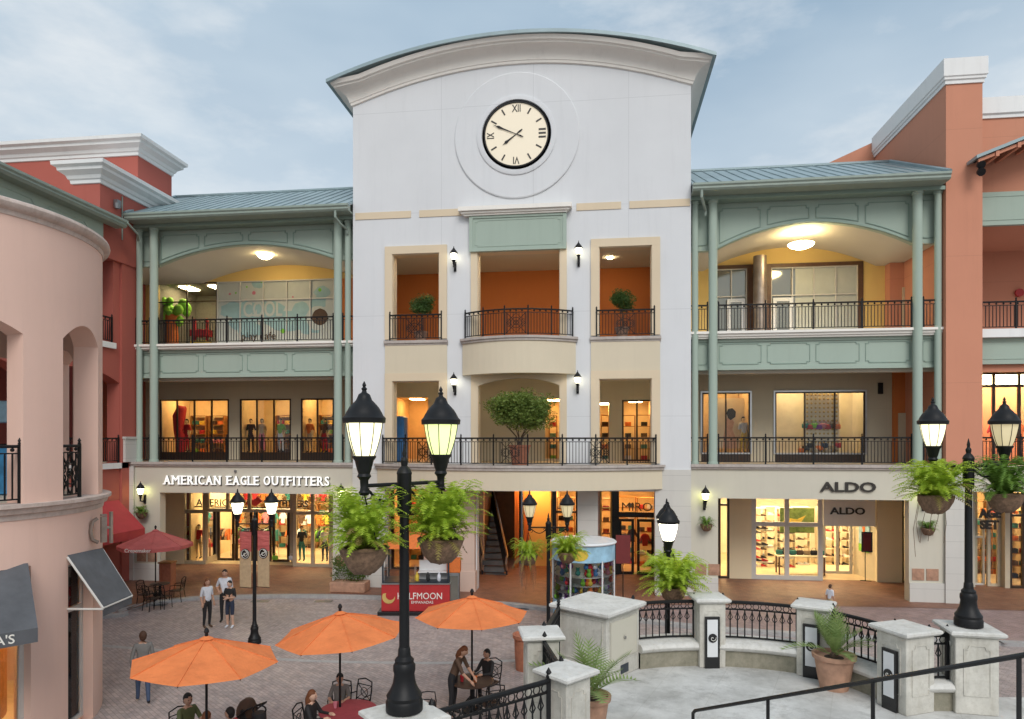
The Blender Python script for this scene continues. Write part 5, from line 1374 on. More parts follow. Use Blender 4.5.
m.box(X(207),X(294),yA,yD,zt+.01,zt+.12); m.build('splayed_side','cream_frame',wingL)
m=MB()
for a,b in ((X(207),FX(217,yD)),(X(294),FX(291,yD))): m.add([(a,yA,.45),(b,yD,.45),(b,yD,zt),(a,yA,zt)],[(0,1,2,3)])
m.each('side_pane','glass',wingL)
xs=[FX(p,yD) for p in (218,242,255,290)]
for a,b in ((FX(218,yD),FX(235,yD)),(FX(236,yD),FX(253,yD)),(FX(256,yD),FX(272,yD)),(FX(273,yD),FX(290,yD))):
    d=MB(); windows(d,a,b,.11,zt,yD,1,fr=.13,zb=[]); do=d.build('door','dark_frame',wingL)
    d=MB(); pane(d,a+.1,b-.1,.2,zt-.1,yD-.03); d.build('pane','glass',do)
    d=MB(); d.tube([(b-.08,yD-.13,1.0),(b-.08,yD-.13,1.5)],.02,6); d.build('handle','steel',do)
room(WL[1]+.2,X(345),yA+.12,10.5,.11,4.3,'shop_wall','shop_light_white',parent=wingL,ls=.42)
# inner hanging sign
m=MB(); m.box(X(188),X(305),yA+.45,yA+.5,FZ(250,507,4.6)-.06,FZ(250,507,4.6)); 
s_=thing('shop_sign','dark lettered sign rail hanging behind the clothing shop windows','sign',(X(247),yA+.5,3),0,local=False)
m.build('rail','black_gloss',s_)
m=text_mb('AMERICAN',width=X(236)-X(191),height=.36,ext=.02,bold=.03,M=T((X(191)+X(236))/2,yA+.47,FZ(250,507,4.6)+.2)); text_mb('OUTFITTERS',width=X(304)-X(262),height=.36,ext=.02,bold=.03,mbf=m,M=T((X(262)+X(304))/2,yA+.47,FZ(250,507,4.6)+.2)); m.build('lettering','letter_dark',s_)
m=MB(); c=(X(249),yA+.45,FZ(250,502,4.6)); m.xz([(c[0]-.45,c[2]-.15),(c[0]-.2,c[2]+.25),(c[0],c[2]+.1),(c[0]+.25,c[2]+.28),(c[0]+.5,c[2]+.05),(c[0]+.3,c[2]-.1),(c[0]+.1,c[2]-.22),(c[0]-.15,c[2]-.1)],yA+.42,yA+.46); m.build('emblem','cloth_red',s_)
# facade lettering with serifs
def serif_text(body,x0,x1,z0,z1,y,ext,mat,name,label,cat='sign',bold=.03):
    t=thing(name,label,cat,((x0+x1)/2,y,z0),0,local=False)
    m=text_mb(body,width=x1-x0,height=z1-z0,ext=ext,bold=bold,M=T((x0+x1)/2,y,(z0+z1)/2))
    return t,m
words_=[('AMERICAN',162,234),('EAGLE',240.5,265),('OUTFITTERS',271,329.5)]
words_=[('AMERICAN',162.5,221),('EAGLE',225.5,259),('OUTFITTERS',262.5,329.5)]
t=thing('shop_sign','white glowing serif letters AMERICAN EAGLE OUTFITTERS on the cream fascia','sign',(FX(246),0.1,4.5),0,local=False)
z0,z1=FZ(246,485,.05),FZ(246,476,.05)
for w,a,b in words_:
    xa,xb=FX(a,.0),FX(b,.0); n=len(w); m=MB(); mb2=MB()
    WD={'I':.45,'M':1.25,'A':1.08,'N':1.08,'O':1.08,'G':1.0,'U':1.05,'E':.86,'F':.82,'L':.82,'T':.92,'S':.72,'R':1.0,'C':.98}
    tot=sum(WD[c] for c in w); x=xa; H=z1-z0
    SER={'A':[(.06,0),(.94,0)],'M':[(.05,0),(.95,0),(.05,1),(.95,1)],'E':[(.1,0),(.1,1)],'R':[(.12,0),(.93,0),(.1,1)],'I':[(.5,0),(.5,1)],'N':[(.1,0),(.08,1),(.92,1)],'L':[(.12,0),(.15,1)],'U':[(.1,1),(.9,1)],'T':[(.5,0)],'F':[(.15,0),(.12,1)]}
    for ch in w:
        cw=(xb-xa)*WD[ch]/tot; lw=cw*(.76 if ch!='I' else .34); cx_=x+cw/2
        text_mb(ch,width=lw,height=H,ext=.03,bold=.006,mbf=m,M=T(cx_,.03,(z0+z1)/2))
        text_mb(ch,width=lw+.02,height=H+.02,ext=.012,bold=.02,mbf=mb2,M=T(cx_+.025,.078,(z0+z1)/2-.03))
        for k,(fx,top) in enumerate(SER.get(ch,[])):
            sx=x+cw*.1+cw*.8*fx; zz=z1-.018 if top else z0+.018
            m.box(sx-.062,sx+.062,.004-.0004*k,.056,zz-.018,zz+.018)
        x+=cw
    m.build('lettering','letter_glow',t); mb2.build('letter_back','letter_dark',t)
m=MB(); m.box(FX(234,0),FX(235.5,0),-.0,.098,FZ(246,472,0)-.02,FZ(246,472,0)+.08); tag(m.build('security_camera','grey_metal'),'tiny grey security camera above the clothing shop letters','camera')
# --- shoe shop (right)
yS=3.9; X2=lambda p,y=yS: FX(p,y)
zt=FZ(780,524,yS); 
m=MB()
for a,b in ((729,751),(876,901)): m.box(X2(a),X2(b),yS-.12,yS+.12,.11,4.3)
m.box(WR[1],X2(717),yS-.12,yS+.12,.11,4.3); m.box(X2(911),FX(976,yS),yS-.12,yS+.12,.11,4.3)
m.each('shopfront_wall','cream_lit',wingR)
f=front(X2(718),X2(729),.11,4.25,yS,1,[3.45],.10,'dark_frame',wingR); front(X2(901),X2(911),.11,4.25,yS,1,[3.0],.08,'dark_frame',wingR)
front(X2(751),X2(822),.11,4.25,yS,2,[zt],.20,'white_frame',wingR)
y2=5.6
m=MB(); m.box(X2(823),X2(875),yS-.05,yS+.15,zt-.05,4.28); m.build('sign_panel','crown_white',wingR)
m=MB(); m.add([(X2(876),yS+.12,.11),(FX(853,y2),y2,.11),(FX(853,y2),y2,3.4),(X2(876),yS+.12,3.4)],[(0,1,2,3)]); m.build('splayed_side','shop_wall_white',wingR)
m=MB(); m.add([(X2(822),yS,.11),(FX(822,y2),y2,.11),(FX(822,y2),y2,3.4),(X2(822),yS,3.4)],[(0,1,2,3)]); m.each('side_pane','glass',wingR)
f=MB(); windows(f,FX(822,y2),FX(852,y2),.11,3.4,y2,2,zb=[],fr=.14); fo=f.build('door','white_frame',wingR)
room(X2(718)+.0,FX(908,yS),yS+.13,11,.11,4.3,'shop_wall_white','shop_light_white',parent=wingR,ls=.45)
def sign(label,body,px0,px1,py0,py1,y,mat,bold=.02,ext=.03,name='shop_sign'):
    x0,x1=FX(px0,y),FX(px1,y); z0,z1=FZ((px0+px1)/2,py1,y),FZ((px0+px1)/2,py0,y)
    t=thing(name,label,'sign',((x0+x1)/2,y,z0),0,local=False)
    text_mb(body,width=x1-x0,height=z1-z0,ext=ext,bold=bold,M=T((x0+x1)/2,y,(z0+z1)/2)).build('lettering',mat,t); return t
sign('large black ALDO letters on the cream fascia','ALDO',820,876,482,492,.05,'letter_dark')
sign('smaller black ALDO letters on the panel over the shoe shop door','ALDO',830,865,507.5,514.5,yS-.09,'letter_dark')
# poster on the splayed wall
a=Vector((X2(876),yS+.12,0)); b=Vector((FX(853,y2),y2,0)); dd=(b-a); az=math.atan2(-dd.y,-dd.x)
t=thing('poster','tall poster with an orange dressed figure on the wall of the shoe shop entrance','poster',a+dd*.45+Vector((0,-.03,1.3)),az)
nn=Vector((dd.y,-dd.x,0)).normalized()
m=MB(); m.box(-.38,.38,-.06,-.02,0,1.5); m.build('sheet','sky_print',t)
m=MB(); m.xz([(-.1,.1),(.12,.1),(.16,.7),(.08,.95),(.1,1.1),(0,1.25),(-.1,1.12),(-.06,.95),(-.15,.7)],-.07,-.062); m.build('figure_print','cloth_orange',t)
m=MB(); m.box(-.38,.38,-.066,-.061,0,.35); m.build('lower_print','cloth_green',t)
t=thing('sign_stand','dark framed notice stand beside the shoe shop door','sign stand',(X2(869),yS-.0,.11),TH+R(-20)); m=MB(); m.tube([(-.15,0,0),(-.15,0,1.5)],.02,6); m.tube([(-.35,.0,.02),(.1,.0,.02)],.02,6); m.build('stand','black_gloss',t); m=MB(); m.box(-.3,.14,-.02,.02,1.3,2.2); m.build('frame','black_gloss',t); m=MB(); m.box(-.24,.08,-.026,-.021,1.36,2.14); m.build('notice','maroon',t)
# --- tower ground floor
yT=4.2; XT=lambda p,y=yT: FX(p,y)
m=MB(); m.box(TX0+.4,XT(392),yT-.1,yT+.1,.11,4.35); m.box(XT(424),XT(484),yT-.1,yT+.1,.11,4.35); m.box(XT(578),XT(600),yT-.1,yT+.1,.11,4.35);m.box(XT(656),TX1-.4,yT-.1,yT+.1,.11,4.35)
m.each('shopfront_wall','pink_pillar',tower)
m=MB(); m.box(XT(519),XT(552),5.8,6.0,.11,4.35); m.box(XT(551),XT(552.5),yT,5.8,.11,4.35); m.each('lobby_wall','yellow_wall',tower)
m=MB(); m.box(XT(512),XT(516),5.2,5.4,.11,4.35); m.box(XT(521),XT(526),5.5,5.7,.11,4.35); m.each('lobby_column','cloth_orange' if 0 else 'orange_wall',tower)
m=MB(); m.box(XT(552.5),XT(554.5),yT-.08,yT+.05,.11,4.35); m.build('door_post','black_gloss',tower)
front(XT(392),XT(424),.11,4.3,yT,2,[3.0],.12,'dark_frame',tower)
front(XT(554.5),XT(578),.11,4.3,yT,1,[3.0],.10,'dark_frame',tower)
front(XT(600),XT(612),.11,4.3,yT,1,[3.2],.08,'mustard',tower)
m=MB(); m.box(XT(612),XT(619),yT-.15,yT+.1,.11,4.3); m.box(XT(619)+.001,XT(655),yT-.14,yT+.1,FZ(630,517,yT),FZ(630,512,yT)); m.box(XT(655),XT(657),yT-.14,yT+.1,.11,4.3); m.build('portal_frame','black_gloss',tower)
for a,b in ((619,634),(637,654)):
    d=MB(); windows(d,XT(a),XT(b),.11,FZ(630,519,yT),yT+.05,1,fr=.12,zb=[]); do=d.build('door','black_gloss',tower)
    d=MB(); pane(d,XT(a)+.1,XT(b)-.1,.2,FZ(630,519,yT)-.1,yT+.02); d.build('pane','glass',do)
sign('black letters MIRO above the dark shop door under the clock tower','MIRO',622,652,502.5,511,yT-.2,'letter_dark',.02)
room(XT(555),TX1-.4,yT+.12,9,.11,4.34,'shop_wall','shop_light_warm',parent=tower); room(TX0+.45,XT(430),yT+.12,9,.11,4.34,'shop_wall','shop_light_warm',parent=tower)
m=MB(); m.box(FX(520,5),FX(546,5),4.6,5.2,4.28,4.348); m.build('ceiling_light','shop_light_warm',tower)
# lobby back wall dark + escalator
m=MB(); m.box(XT(484)-.6,XT(512),8.0,8.2,.11,4.35); m.box(XT(484)-.1,XT(484),yT+.1,8,.11,4.35); m.build('lobby_back','wood_dark',tower)
t=thing('escalator','escalator with steel balustrades rising inside the dark lobby of the tower','escalator',(FX(500,4.6),4.6,.11),0,local=False)
xa,xb=FX(486,5.0),FX(512,5.0)
e0=Vector((xb,3.3,.5)); e1=Vector((xb-1.6,7.8,4.2))
for nm,xo in (('right',0),('left',-1.15)):
    q0=e0+Vector((xo,0,0)); q1=e1+Vector((xo,0,0)); 
    m=MB(); m.add([q0-Vector((0,0,.5)),q1-Vector((0,0,.5)),q1+Vector((0,0,.5)),q0+Vector((0,0,.4)),q0-Vector((.06,0,.5)),q1-Vector((.06,0,.5)),q1+Vector((-.06,0,.5)),q0+Vector((-.06,0,.4))],[(0,1,2,3),(7,6,5,4),(0,3,7,4),(3,2,6,7)]); m.build('balustrade','dark_iron',t)
    m=MB(); m.tube([q0+Vector((0,-.3,-.1)),q0+Vector((0,-.45,.2)),q0+Vector((0,-.3,.45)),q0+Vector((0,0,.52)),q1+Vector((0,0,.62))],.05,8); m.build('handrail','steel',t)
m=MB()
for k in range(14):
    a=e0+(e1-e0)*k/14; m.box(a.x-1.05,a.x-.08,a.y,a.y+.34,a.z-.6,a.z-.38)
m.build('steps','grey_metal',t)
# --- far right shop
yR=3.3; XR=lambda p:FX(p,yR)
m=MB(); m.box(XR(968),XR(974),yR-.1,yR+.1,.11,4.6); m.each('shopfront_wall','cream_pale',cor)
front(XR(974),XR(990),.11,3.0,yR+.5,1,[2.2],.08,'white_frame',cor); front(XR(990),XR(1003),.11,4.3,yR+.3,1,[],.12,'cream_frame',cor); front(XR(1008),XR(1050),.11,4.3,yR,3,[3.2],.10,'dark_frame',cor)
m=MB(); m.box(XR(1003),XR(1008),yR-.15,yR+.2,.11,4.6); m.build('shop_post','cream_frame',cor)
room(XR(972),XR(1060),yR+.6,8,.11,4.6,'shop_wall','shop_light_white',parent=cor)
m=MB(); m.box(XR(972),XR(1080),.5,9,4.62,4.8); m.box(XR(972),XR(1080),yR-.1,yR+.55,4.3,4.61); m.build('soffit','corridor_ceiling',cor)
t=sign('bold black letters AGE over SET in the shop window right of the terrace lamp','AGE',979,1001,508.5,518,yR-.2,'letter_dark',.05)
x0,x1=FX(980,yR-.2),FX(999,yR-.2); z0,z1=FZ(990,529.5,yR-.2),FZ(990,520,yR-.2)
text_mb('SET',width=x1-x0,height=z1-z0,ext=.03,bold=.05,M=T((x0+x1)/2,yR-.2,(z0+z1)/2)).build('lettering','letter_dark',t)
# --- L2 shop rooms
for (a,b) in W2L: room(a-.02,b+.02,YB+.2,YB+2.6,L2+.3,zt3 if 0 else 8.9,'shop_wall','shop_light',parent=wingL,ls=.3)
for i,(a,b) in enumerate(W2R): room(a-.02,b+.02,YB+.2,YB+(2.6 if i==0 else 1.6),L2+.3,9.3,'shop_wall' if i==0 else 'shop_wall_white','shop_light' if i==0 else 'shop_light_white',parent=wingR,ls=.3)
for a,b,z in ((394,428,3.1),(545,560,3.0),(600,609,2.8),(622,652,2.9)): room(FX(a,4.5),FX(b,4.5),4.72,7.2,L2,L2+z,'shop_wall','shop_light_warm' if a<500 else 'shop_light',parent=tower,ls=.3)
f=MB(); windows(f,FX(622,4.5),FX(652,4.5),L2,L2+2.9,4.6,2,zb=[],fr=.08); f.build('window','dark_frame',tower)
# L3 left room (indoor playground) 
wing=wingL; z3=WL[5]
room(FX(157,YB)-.02,FX(217,YB)+.02,YB+.2,YB+3.5,z3,FZ(250,281,YB)+.1,'cloth_grey','ceiling_glow',parent=wing,ls=.3)
t=thing('play_tree','green and brown play tree inside the upstairs playroom window','play equipment',(FX(172,5.2),5.2,z3),0); t.scale=(1.25,1.2,1.32)
m=MB(); m.lathe([(.42,0),(.28,.5),(.22,1.3),(.3,1.7)],n=12); m.build('trunk','cloth_orange',t,smooth=40)
m=MB(); r=random.Random(4)
for k in range(26): m.ball((r.uniform(-.6,.6),r.uniform(-.3,.3),1.75+r.uniform(-.45,.5)),r.uniform(.14,.24),8,5)
m.build('crown','cloth_green',t,smooth=60)
t=thing('play_tower','red and yellow play tower inside the upstairs playroom window','play equipment',(FX(201,5.6),5.6,z3),0)
m=MB(); m.rbox((0,0,0),(.9,.6,.9)); m.build('base','cloth_yellow',t); m=MB(); m.rbox((0,0,1.15),(1.0,.6,.35)); m.rbox((-.35,0,.9),(.12,.12,1.2)); m.rbox((.35,0,.9),(.12,.12,1.2)); m.build('rail','cloth_red',t)
# ceiling lights of the upper arcade, vent etc
def dome(label,px,py,Y,w):
    x=FX(px,Y); z=FZ(px,py,Y); t=thing('ceiling_light',label,'ceiling light',(x,Y,z),0,'round ceiling lights of the upper galleries')
    m=MB(); r_=w/2; m.lathe([(.03,.16),(.03,.0),(r_*.35,.02),(r_*.35,.0)],n=16); m.build('stem','bronze',t)
    m=MB(); m.lathe([(.02,-.26),(r_*.5,-.22),(r_*.85,-.14),(r_*1.0,-.06),(r_*.96,-.035),(.05,-.03)],n=24); m.build('bowl','ceiling_glow',t,smooth=60)
dome('round lit ceiling light in the left upper gallery vault',265,254,2.2,.70)
dome('round lit ceiling light in the right upper gallery vault',801,243,1.8,1.05)
m=MB(); m.box(FX(919,3.9),FX(929,3.9),3.85,3.9,FZ(924,405,3.9),FZ(924,399,3.9)); tag(m.build('exit_sign','exit_red'),'small glowing red exit light on the lower right gallery wall','sign')
m=MB(); m.box(-.1,.1,-.09,-.002,0,.5); m.v=[(a+FX(880,YB),b+YB-.0,c+FZ(880,394,YB)) for a,b,c in m.v]; tag(m.build('wall_lamp','black_iron'),'small dark unlit box lamp on the beige wall of the lower right gallery','wall lamp')
for (px,Y,wh) in ((610,2.5,'upper right tower opening'),(430,1.0,'upper left tower opening, added light'),(500,1.0,'upper centre tower opening, left, added light'),(545,1.0,'upper centre tower opening, right, added light'),(430,2.0,'lower left tower opening, added light'),(545,1.2,'lower centre tower opening, added light'),(640,1.2,'lower right tower opening, added light')):  # first one is a known lamp; the other six are added to brighten
    zc2=zt3+.2 if 'upper' in wh else L3-.79
    m=MB(); m.lathe([(.12,0),(.12,.04)],(FX(px,Y),Y,zc2),12); tag(m.build('downlight','spot_glow'),'small round downlight in the ceiling of the '+wh,'downlight')
# ================================================================ PEOPLE
SK={}
def person(label,loc,rz,H=1.7,pose='stand',top='cloth_black',bottom='cloth_navy',fore='skin',calf=None,shoe='cloth_black',hair='hair_brown',long=False,arms=None,legs=None,lean=0,skin='skin',name='person',cat='person',group=None,twist=0):
    s=H/1.72
    J=dict(pel=(0,0,.96),sp=(0,-.01,1.14),ch=(0,-.005,1.33),nk=(0,0,1.46),nk2=(0,-.012,1.52))
    for sd,sg in (('l',-1),('r',1)):
        J['sh'+sd]=(sg*.165,0,1.42); J['el'+sd]=(sg*.215,.03,1.14); J['wr'+sd]=(sg*.22,-.07,.90)
        J['hp'+sd]=(sg*.09,0,.90); J['kn'+sd]=(sg*.10,-.02,.50); J['an'+sd]=(sg*.105,.03,.09); J['to'+sd]=(sg*.12,-.14,.04)
    if pose=='sit':
        for k in J: J[k]=(J[k][0],J[k][1],J[k][2]-.43)
        for sd,sg in (('l',-1),('r',1)):
            J['hp'+sd]=(sg*.09,-.02,.50); J['kn'+sd]=(sg*.12,-.42,.53); J['an'+sd]=(sg*.12,-.40,.10); J['to'+sd]=(sg*.13,-.57,.04)
            J['el'+sd]=(sg*.23,-.12,.76); J['wr'+sd]=(sg*.14,-.36,.78)
    if legs: J.update(legs)
    if lean:
        c=Vector(J['pel']); Rm=Matrix.Rotation(lean,3,'X')
        for k in ('sp','ch','nk','nk2','shl','shr','ell','elr','wrl','wrr'): J[k]=tuple(c+Rm@(Vector(J[k])-c))
    if arms: J.update(arms)
    hd=Vector(J['nk2'])+Matrix.Rotation(lean,3,'X')@Vector((0,-.02,.10))
    names=['pel','sp','ch','nk','nk2','shl','ell','wrl','shr','elr','wrr','hpl','knl','anl','tol','hpr','knr','anr','tor']
    rad=dict(pel=(.150,.115),sp=(.125,.10),ch=(.145,.11),nk=(.062,.06),nk2=(.052,.052),sh=(.062,.06),el=(.043,.043),wr=(.028,.028),hp=(.098,.098),kn=(.062,.062),an=(.042,.042),to=(.035,.038))
    ed=[('pel','sp'),('sp','ch'),('ch','nk'),('nk','nk2'),('ch','shl'),('shl','ell'),('ell','wrl'),('ch','shr'),('shr','elr'),('elr','wrr'),('pel','hpl'),('hpl','knl'),('knl','anl'),('anl','tol'),('pel','hpr'),('hpr','knr'),('knr','anr'),('anr','tor')]
    me=bpy.data.meshes.new('body'); me.from_pydata([J[n] for n in names],[(names.index(a),names.index(b)) for a,b in ed],[])
    ob=bpy.data.objects.new('body',me); COL.objects.link(ob)
    md=ob.modifiers.new('s','SKIN'); 
    sv=me.skin_vertices[0].data if me.skin_vertices else None
    if sv is None:
        bm=bmesh.new(); bm.from_mesh(me); bm.verts.layers.skin.verify(); bm.to_mesh(me); bm.free(); sv=me.skin_vertices[0].data
    for i,n in enumerate(names): sv[i].radius=rad[n if n in rad else n[:2]]; sv[i].use_root=(n=='pel')
    md.use_smooth_shade=True
    ob.modifiers.new('u','SUBSURF').levels=2
    dg=bpy.context.evaluated_depsgraph_get(); em=bpy.data.meshes.new_from_object(ob.evaluated_get(dg)); bpy.data.objects.remove(ob)
    mb=MB()
    for q in (skin,top,fore,bottom,calf or bottom,shoe,'black_gloss','cloth_pink'): mb.mats.append(q)
    # remove duplicate list entries safely: indices are positional
    seg={'neck':('nk','nk2',0),'torso':('pel','ch',1),'tor2':('ch','nk',1),'ul':('shl','ell',1),'ur':('shr','elr',1),'fl':('ell','wrl',2),'fr':('elr','wrr',2),'cl':('ch','shl',1),'cr':('ch','shr',1),'tl':('hpl','knl',3),'tr':('hpr','knr',3),'pl':('pel','hpl',3),'pr':('pel','hpr',3),'kl':('knl','anl',4),'kr':('knr','anr',4),'ol':('anl','tol',5),'or':('anr','tor',5)}
    def near(p):
        best=None
        for k,(a,b,mi) in seg.items():
            A_,B_=Vector(J[a]),Vector(J[b]); t=max(0,min(1,(p-A_).dot(B_-A_)/max(1e-9,(B_-A_).length_squared))); d=(p-A_-(B_-A_)*t).length
            if best is None or d<best[0]: best=(d,mi)
        return best[1]
    mb.v=[tuple(v.co) for v in em.vertices]
    for p in em.polygons: mb.f.append(tuple(p.vertices)); mb.m.append(near(p.center))
    bpy.data.meshes.remove(em)
    mb.cur=0; Hm=Matrix.Translation(hd)@Matrix.Rotation(lean,4,'X')@Matrix.Rotation(twist,4,'Z')
    def hball(c,r,n,m_,sq,mi):
        q=MB(); q.ball(c,r,n,m_,sq); mb.cur=mi; mb.add([Hm@Vector(v) for v in q.v],q.f)
    hball((0,0,0),.1,14,10,(.78,.95,1.16),0); hball((0,-.012,-.055),.062,10,7,(.9,.95,.95),0)
    mb.cur=0; mb.add([Hm@Vector(v) for v in ((-.013,-.088,-.025),(.013,-.088,-.025),(0,-.118,-.018),(0,-.092,.025))],[(0,1,2),(0,2,3),(1,3,2)])
    for sg in (-1,1): hball((sg*.079,0,-.005),.018,6,5,(.5,.9,1.4),0)
    hball((0,-.091,-.05),.02,8,5,(1,.3,.28),7)
    for sg in (-1,1): hball((sg*.03,-.088,.008),.011,8,5,(1,.5,.7),6)
    # hands
    for sd,sg in (('l',-1),('r',1)):
        w=Vector(J['wr'+sd]); d=(w-Vector(J['el'+sd])).normalized(); sdv=Vector((1,0,0)) if abs(d.x)<.8 else Vector((0,1,0)); u=(sdv-d*sdv.dot(d)).normalized(); n=d.cross(u)
        mb.cur=0; mb.tube([w-d*.01,w+d*.05,w+d*.085],[.026,.036,.034],8)
        for i,(o,L) in enumerate(((-.027,.055),(-.009,.068),(.009,.063),(.026,.05))):
            b=w+d*.08+u*o; mb.tube([b,b+d*L*.55-n*.006,b+d*L*.9-n*.022],[.010,.009,.007],5)
        b=w+d*.03-u*.028; mb.tube([b,b-u*.022+d*.03,b-u*.026+d*.055-n*.01],[.012,.011,.008],5)
    t=thing(name,label,cat,loc,rz,group); t.scale=(s,s,s)
    mb.build('body',None,t,smooth=60)
    m=MB(); q=MB(); q.ball((0,.014,.022),.1,16,10,(.86,.98,1.12)); q.v=[(a,b,max(c,-.02+ (b<.02)*.07*(1 if b<-.0 else .3))) for a,b,c in q.v]; m.add([Hm@Vector(v) for v in q.v],q.f)
    if long:
        q=MB(); q.tube([(0,.045,.03),(0,.078,-.08),(0,.085,-.19),(0,.075,-.27)],[.07,.082,.07,.03],10); m.add([Hm@Vector(v) for v in q.v],q.f)
    else:
        q=MB(); q.ball((0,.035,-.02),.085,12,8,(.93,.8,1.0)); m.add([Hm@Vector(v) for v in q.v],q.f)
    m.build('hair',hair,t,smooth=60)
    return t
# standing group on the plaza
def facing(px): return 0
p=G(207,628); person('woman in a white striped top and dark leggings standing left in the plaza group',p,TH+R(55),1.66,top='cloth_white',bottom='cloth_black',calf='cloth_black',shoe='cloth_brown',hair='hair_auburn',long=True)
p=G(225,622); person('tall man in a white shirt and long dark trousers behind the woman in shorts',p,TH+R(10),1.83,top='cloth_white',bottom='cloth_black',hair='hair_black',arms=dict(ell=(-.27,.06,1.15),wrl=(-.17,-.10,1.05)))
p=G(230,628); person('woman in a black top and blue shorts with folded arms, plaza group right',p,TH+R(-8),1.60,top='cloth_black',bottom='cloth_navy',calf='skin_light',shoe='cloth_white',hair='hair_black',skin='skin_light',arms=dict(ell=(-.23,-.03,1.14),wrl=(-.02,-.20,1.16),elr=(.23,-.03,1.14),wrr=(.02,-.22,1.13)))
p=G(143,704); person('walking person in a grey blue jacket and jeans at the left beside the umbrella',p,TH+R(-150),1.74,top='cloth_grey',fore='cloth_grey',bottom='cloth_blue',hair='hair_brown',legs=dict(knr=(.10,-.14,.50),anr=(.105,-.20,.10),tor=(.12,-.36,.06),anl=(-.105,.22,.14),tol=(-.12,.09,.05),knl=(-.1,.06,.5)),arms=dict(wrr=(.24,.10,.92),elr=(.24,.08,1.14)))
# seated + standing at the far umbrella
tb3=D(472,16.1,0); 
person('woman in dark clothes bending over the table under the right orange umbrella',D(452.5,15.9),TH+R(72),1.68,top='cloth_brown',fore='skin',bottom='cloth_black',hair='hair_auburn',long=True,lean=R(24),arms=dict(wrl=(-.14,-.52,.90),ell=(-.2,-.34,1.08),wrr=(.12,-.50,.93),elr=(.2,-.32,1.1)))
q=D(487.5,16.75); person('person in black sitting behind the table under the right orange umbrella',q,TH+R(-40),1.68,'sit',top='cloth_black',fore='cloth_black',bottom='cloth_black',hair='hair_black')
# middle table
tb2=D(348,14.35,0)
person('woman with auburn hair in black sitting at the red table, seen from the side',D(311,14.0),TH+R(80),1.68,'sit',top='cloth_black',fore='cloth_black',bottom='cloth_black',hair='hair_auburn',long=True,skin='skin_light')
person('dark haired person in a grey brown top sitting behind the red table',D(340,15.15),TH+R(5),1.62,'sit',top='cloth_grey',fore='skin',bottom='cloth_navy',hair='hair_black')
# front left table (people cut by the frame)
person('man with short black hair in an olive top under the left orange umbrella',D(187,13.7),TH+R(60),1.74,'sit',top='cloth_olive',fore='skin',bottom='cloth_black',hair='hair_black',twist=R(-10))
person('woman with long brown hair seated with her back turned at the lower edge',D(206,13.0),TH+R(175),1.62,'sit',top='cloth_brown',hair='hair_auburn',long=True)
person('person with black hair and a red collar seated beside the stroller',D(231,13.2),TH+R(-100),1.62,'sit',top='cloth_red',hair='hair_black')
p=G(829,612); person('small child in a white shirt behind the plated terrace pillar',G(830,616,.11),TH+R(120),1.12,top='cloth_white',bottom='cloth_tan',hair='hair_brown')
# ================================================================ UMBRELLAS, TABLES, CHAIRS
def umbrella(label,loc,dia,zr,za,mat,rz=0,n=8,tilt=0,group='orange market umbrellas',valance=0):
    t=thing('market_umbrella',label,'umbrella',loc,rz,group); r=dia/2; m=MB()
    M=Matrix.Translation((0,0,za))@Matrix.Rotation(tilt,4,'Y')@Matrix.Translation((0,0,-za))
    rows=3; vs=[];fs=[]
    for j in range(rows+1):
        f=.03+.97*j/rows
        for i in range(n*4):
            a=2*PI*i/(n*4); k=(i%4)/4; 
            poly=math.cos(PI/n)/math.cos((a%(2*PI/n))-PI/n); sag=.012*math.sin(PI*k)*f
            z=za-(za-zr)*(f**1.05)-sag
            vs.append(M@Vector((r*f*poly*math.cos(a),r*f*poly*math.sin(a),z)))
    N=n*4
    for j in range(rows):
        for i in range(N): fs.append((j*N+i,j*N+(i+1)%N,(j+1)*N+(i+1)%N,(j+1)*N+i))
    fs.append(tuple(range(N)))
    m.add(vs,fs)
    if valance:
        b=vs[-N:]; m.add(b+[v-Vector((0,0,valance)) for v in b],[(i,(i+1)%N,N+(i+1)%N,N+i) for i in range(N)])
    c=m.build('canopy',mat,t)
    sm=MB()
    for i in range(n):
        a=2*PI*i/n; sm.tube([M@Vector((r*q*math.cos(a),r*q*math.sin(a),za-(za-zr)*(q**1.05)+.006)) for q in (.03,.35,.68,1.0)],.011,4)
    sm.build('seam',mat,c)
    m=MB(); k=.10
    m.add([M@Vector((r*k*math.cos(2*PI*i/n),r*k*math.sin(2*PI*i/n),za-(za-zr)*k*.85+.03)) for i in range(n)]+[M@Vector((0,0,za+.06))],[(i,(i+1)%n,n) for i in range(n)]); m.build('vent',mat,c)
    m=MB()
    for i in range(n):
        a=2*PI*i/n; m.tube([M@Vector((.04,0,za-.02)) if 0 else M@Vector((.03*math.cos(a),.03*math.sin(a),za-.04)),M@Vector((r*.98*math.cos(a),r*.98*math.sin(a),zr-.025))],.010,4)
        m.tube([(0,0,zr-.1),M@Vector((r*.5*math.cos(a),r*.5*math.sin(a),(za+zr)/2-.03))],.009,4)
    m.build('rib','bronze_iron',t)
    m=MB(); m.tube([(0,0,0),(0,0,za)],.024,10); m.build('pole','black_iron',t)
    m=MB(); m.lathe([(.02,za),(.035,za+.03),(.03,za+.09),(.05,za+.12),(.035,za+.17),(.004,za+.2)],n=10); m.build('finial','black_iron',t)
    m=MB(); m.lathe([(.25,0),(.25,.05),(.08,.09),(.045,.35)],n=16); m.build('base','black_iron',t)
    return t
umbrella('orange market umbrella nearest the left, over the seated group',D(206.5,12.65),2.62,2.30,2.73,'orange_canvas',R(12),8,R(2))
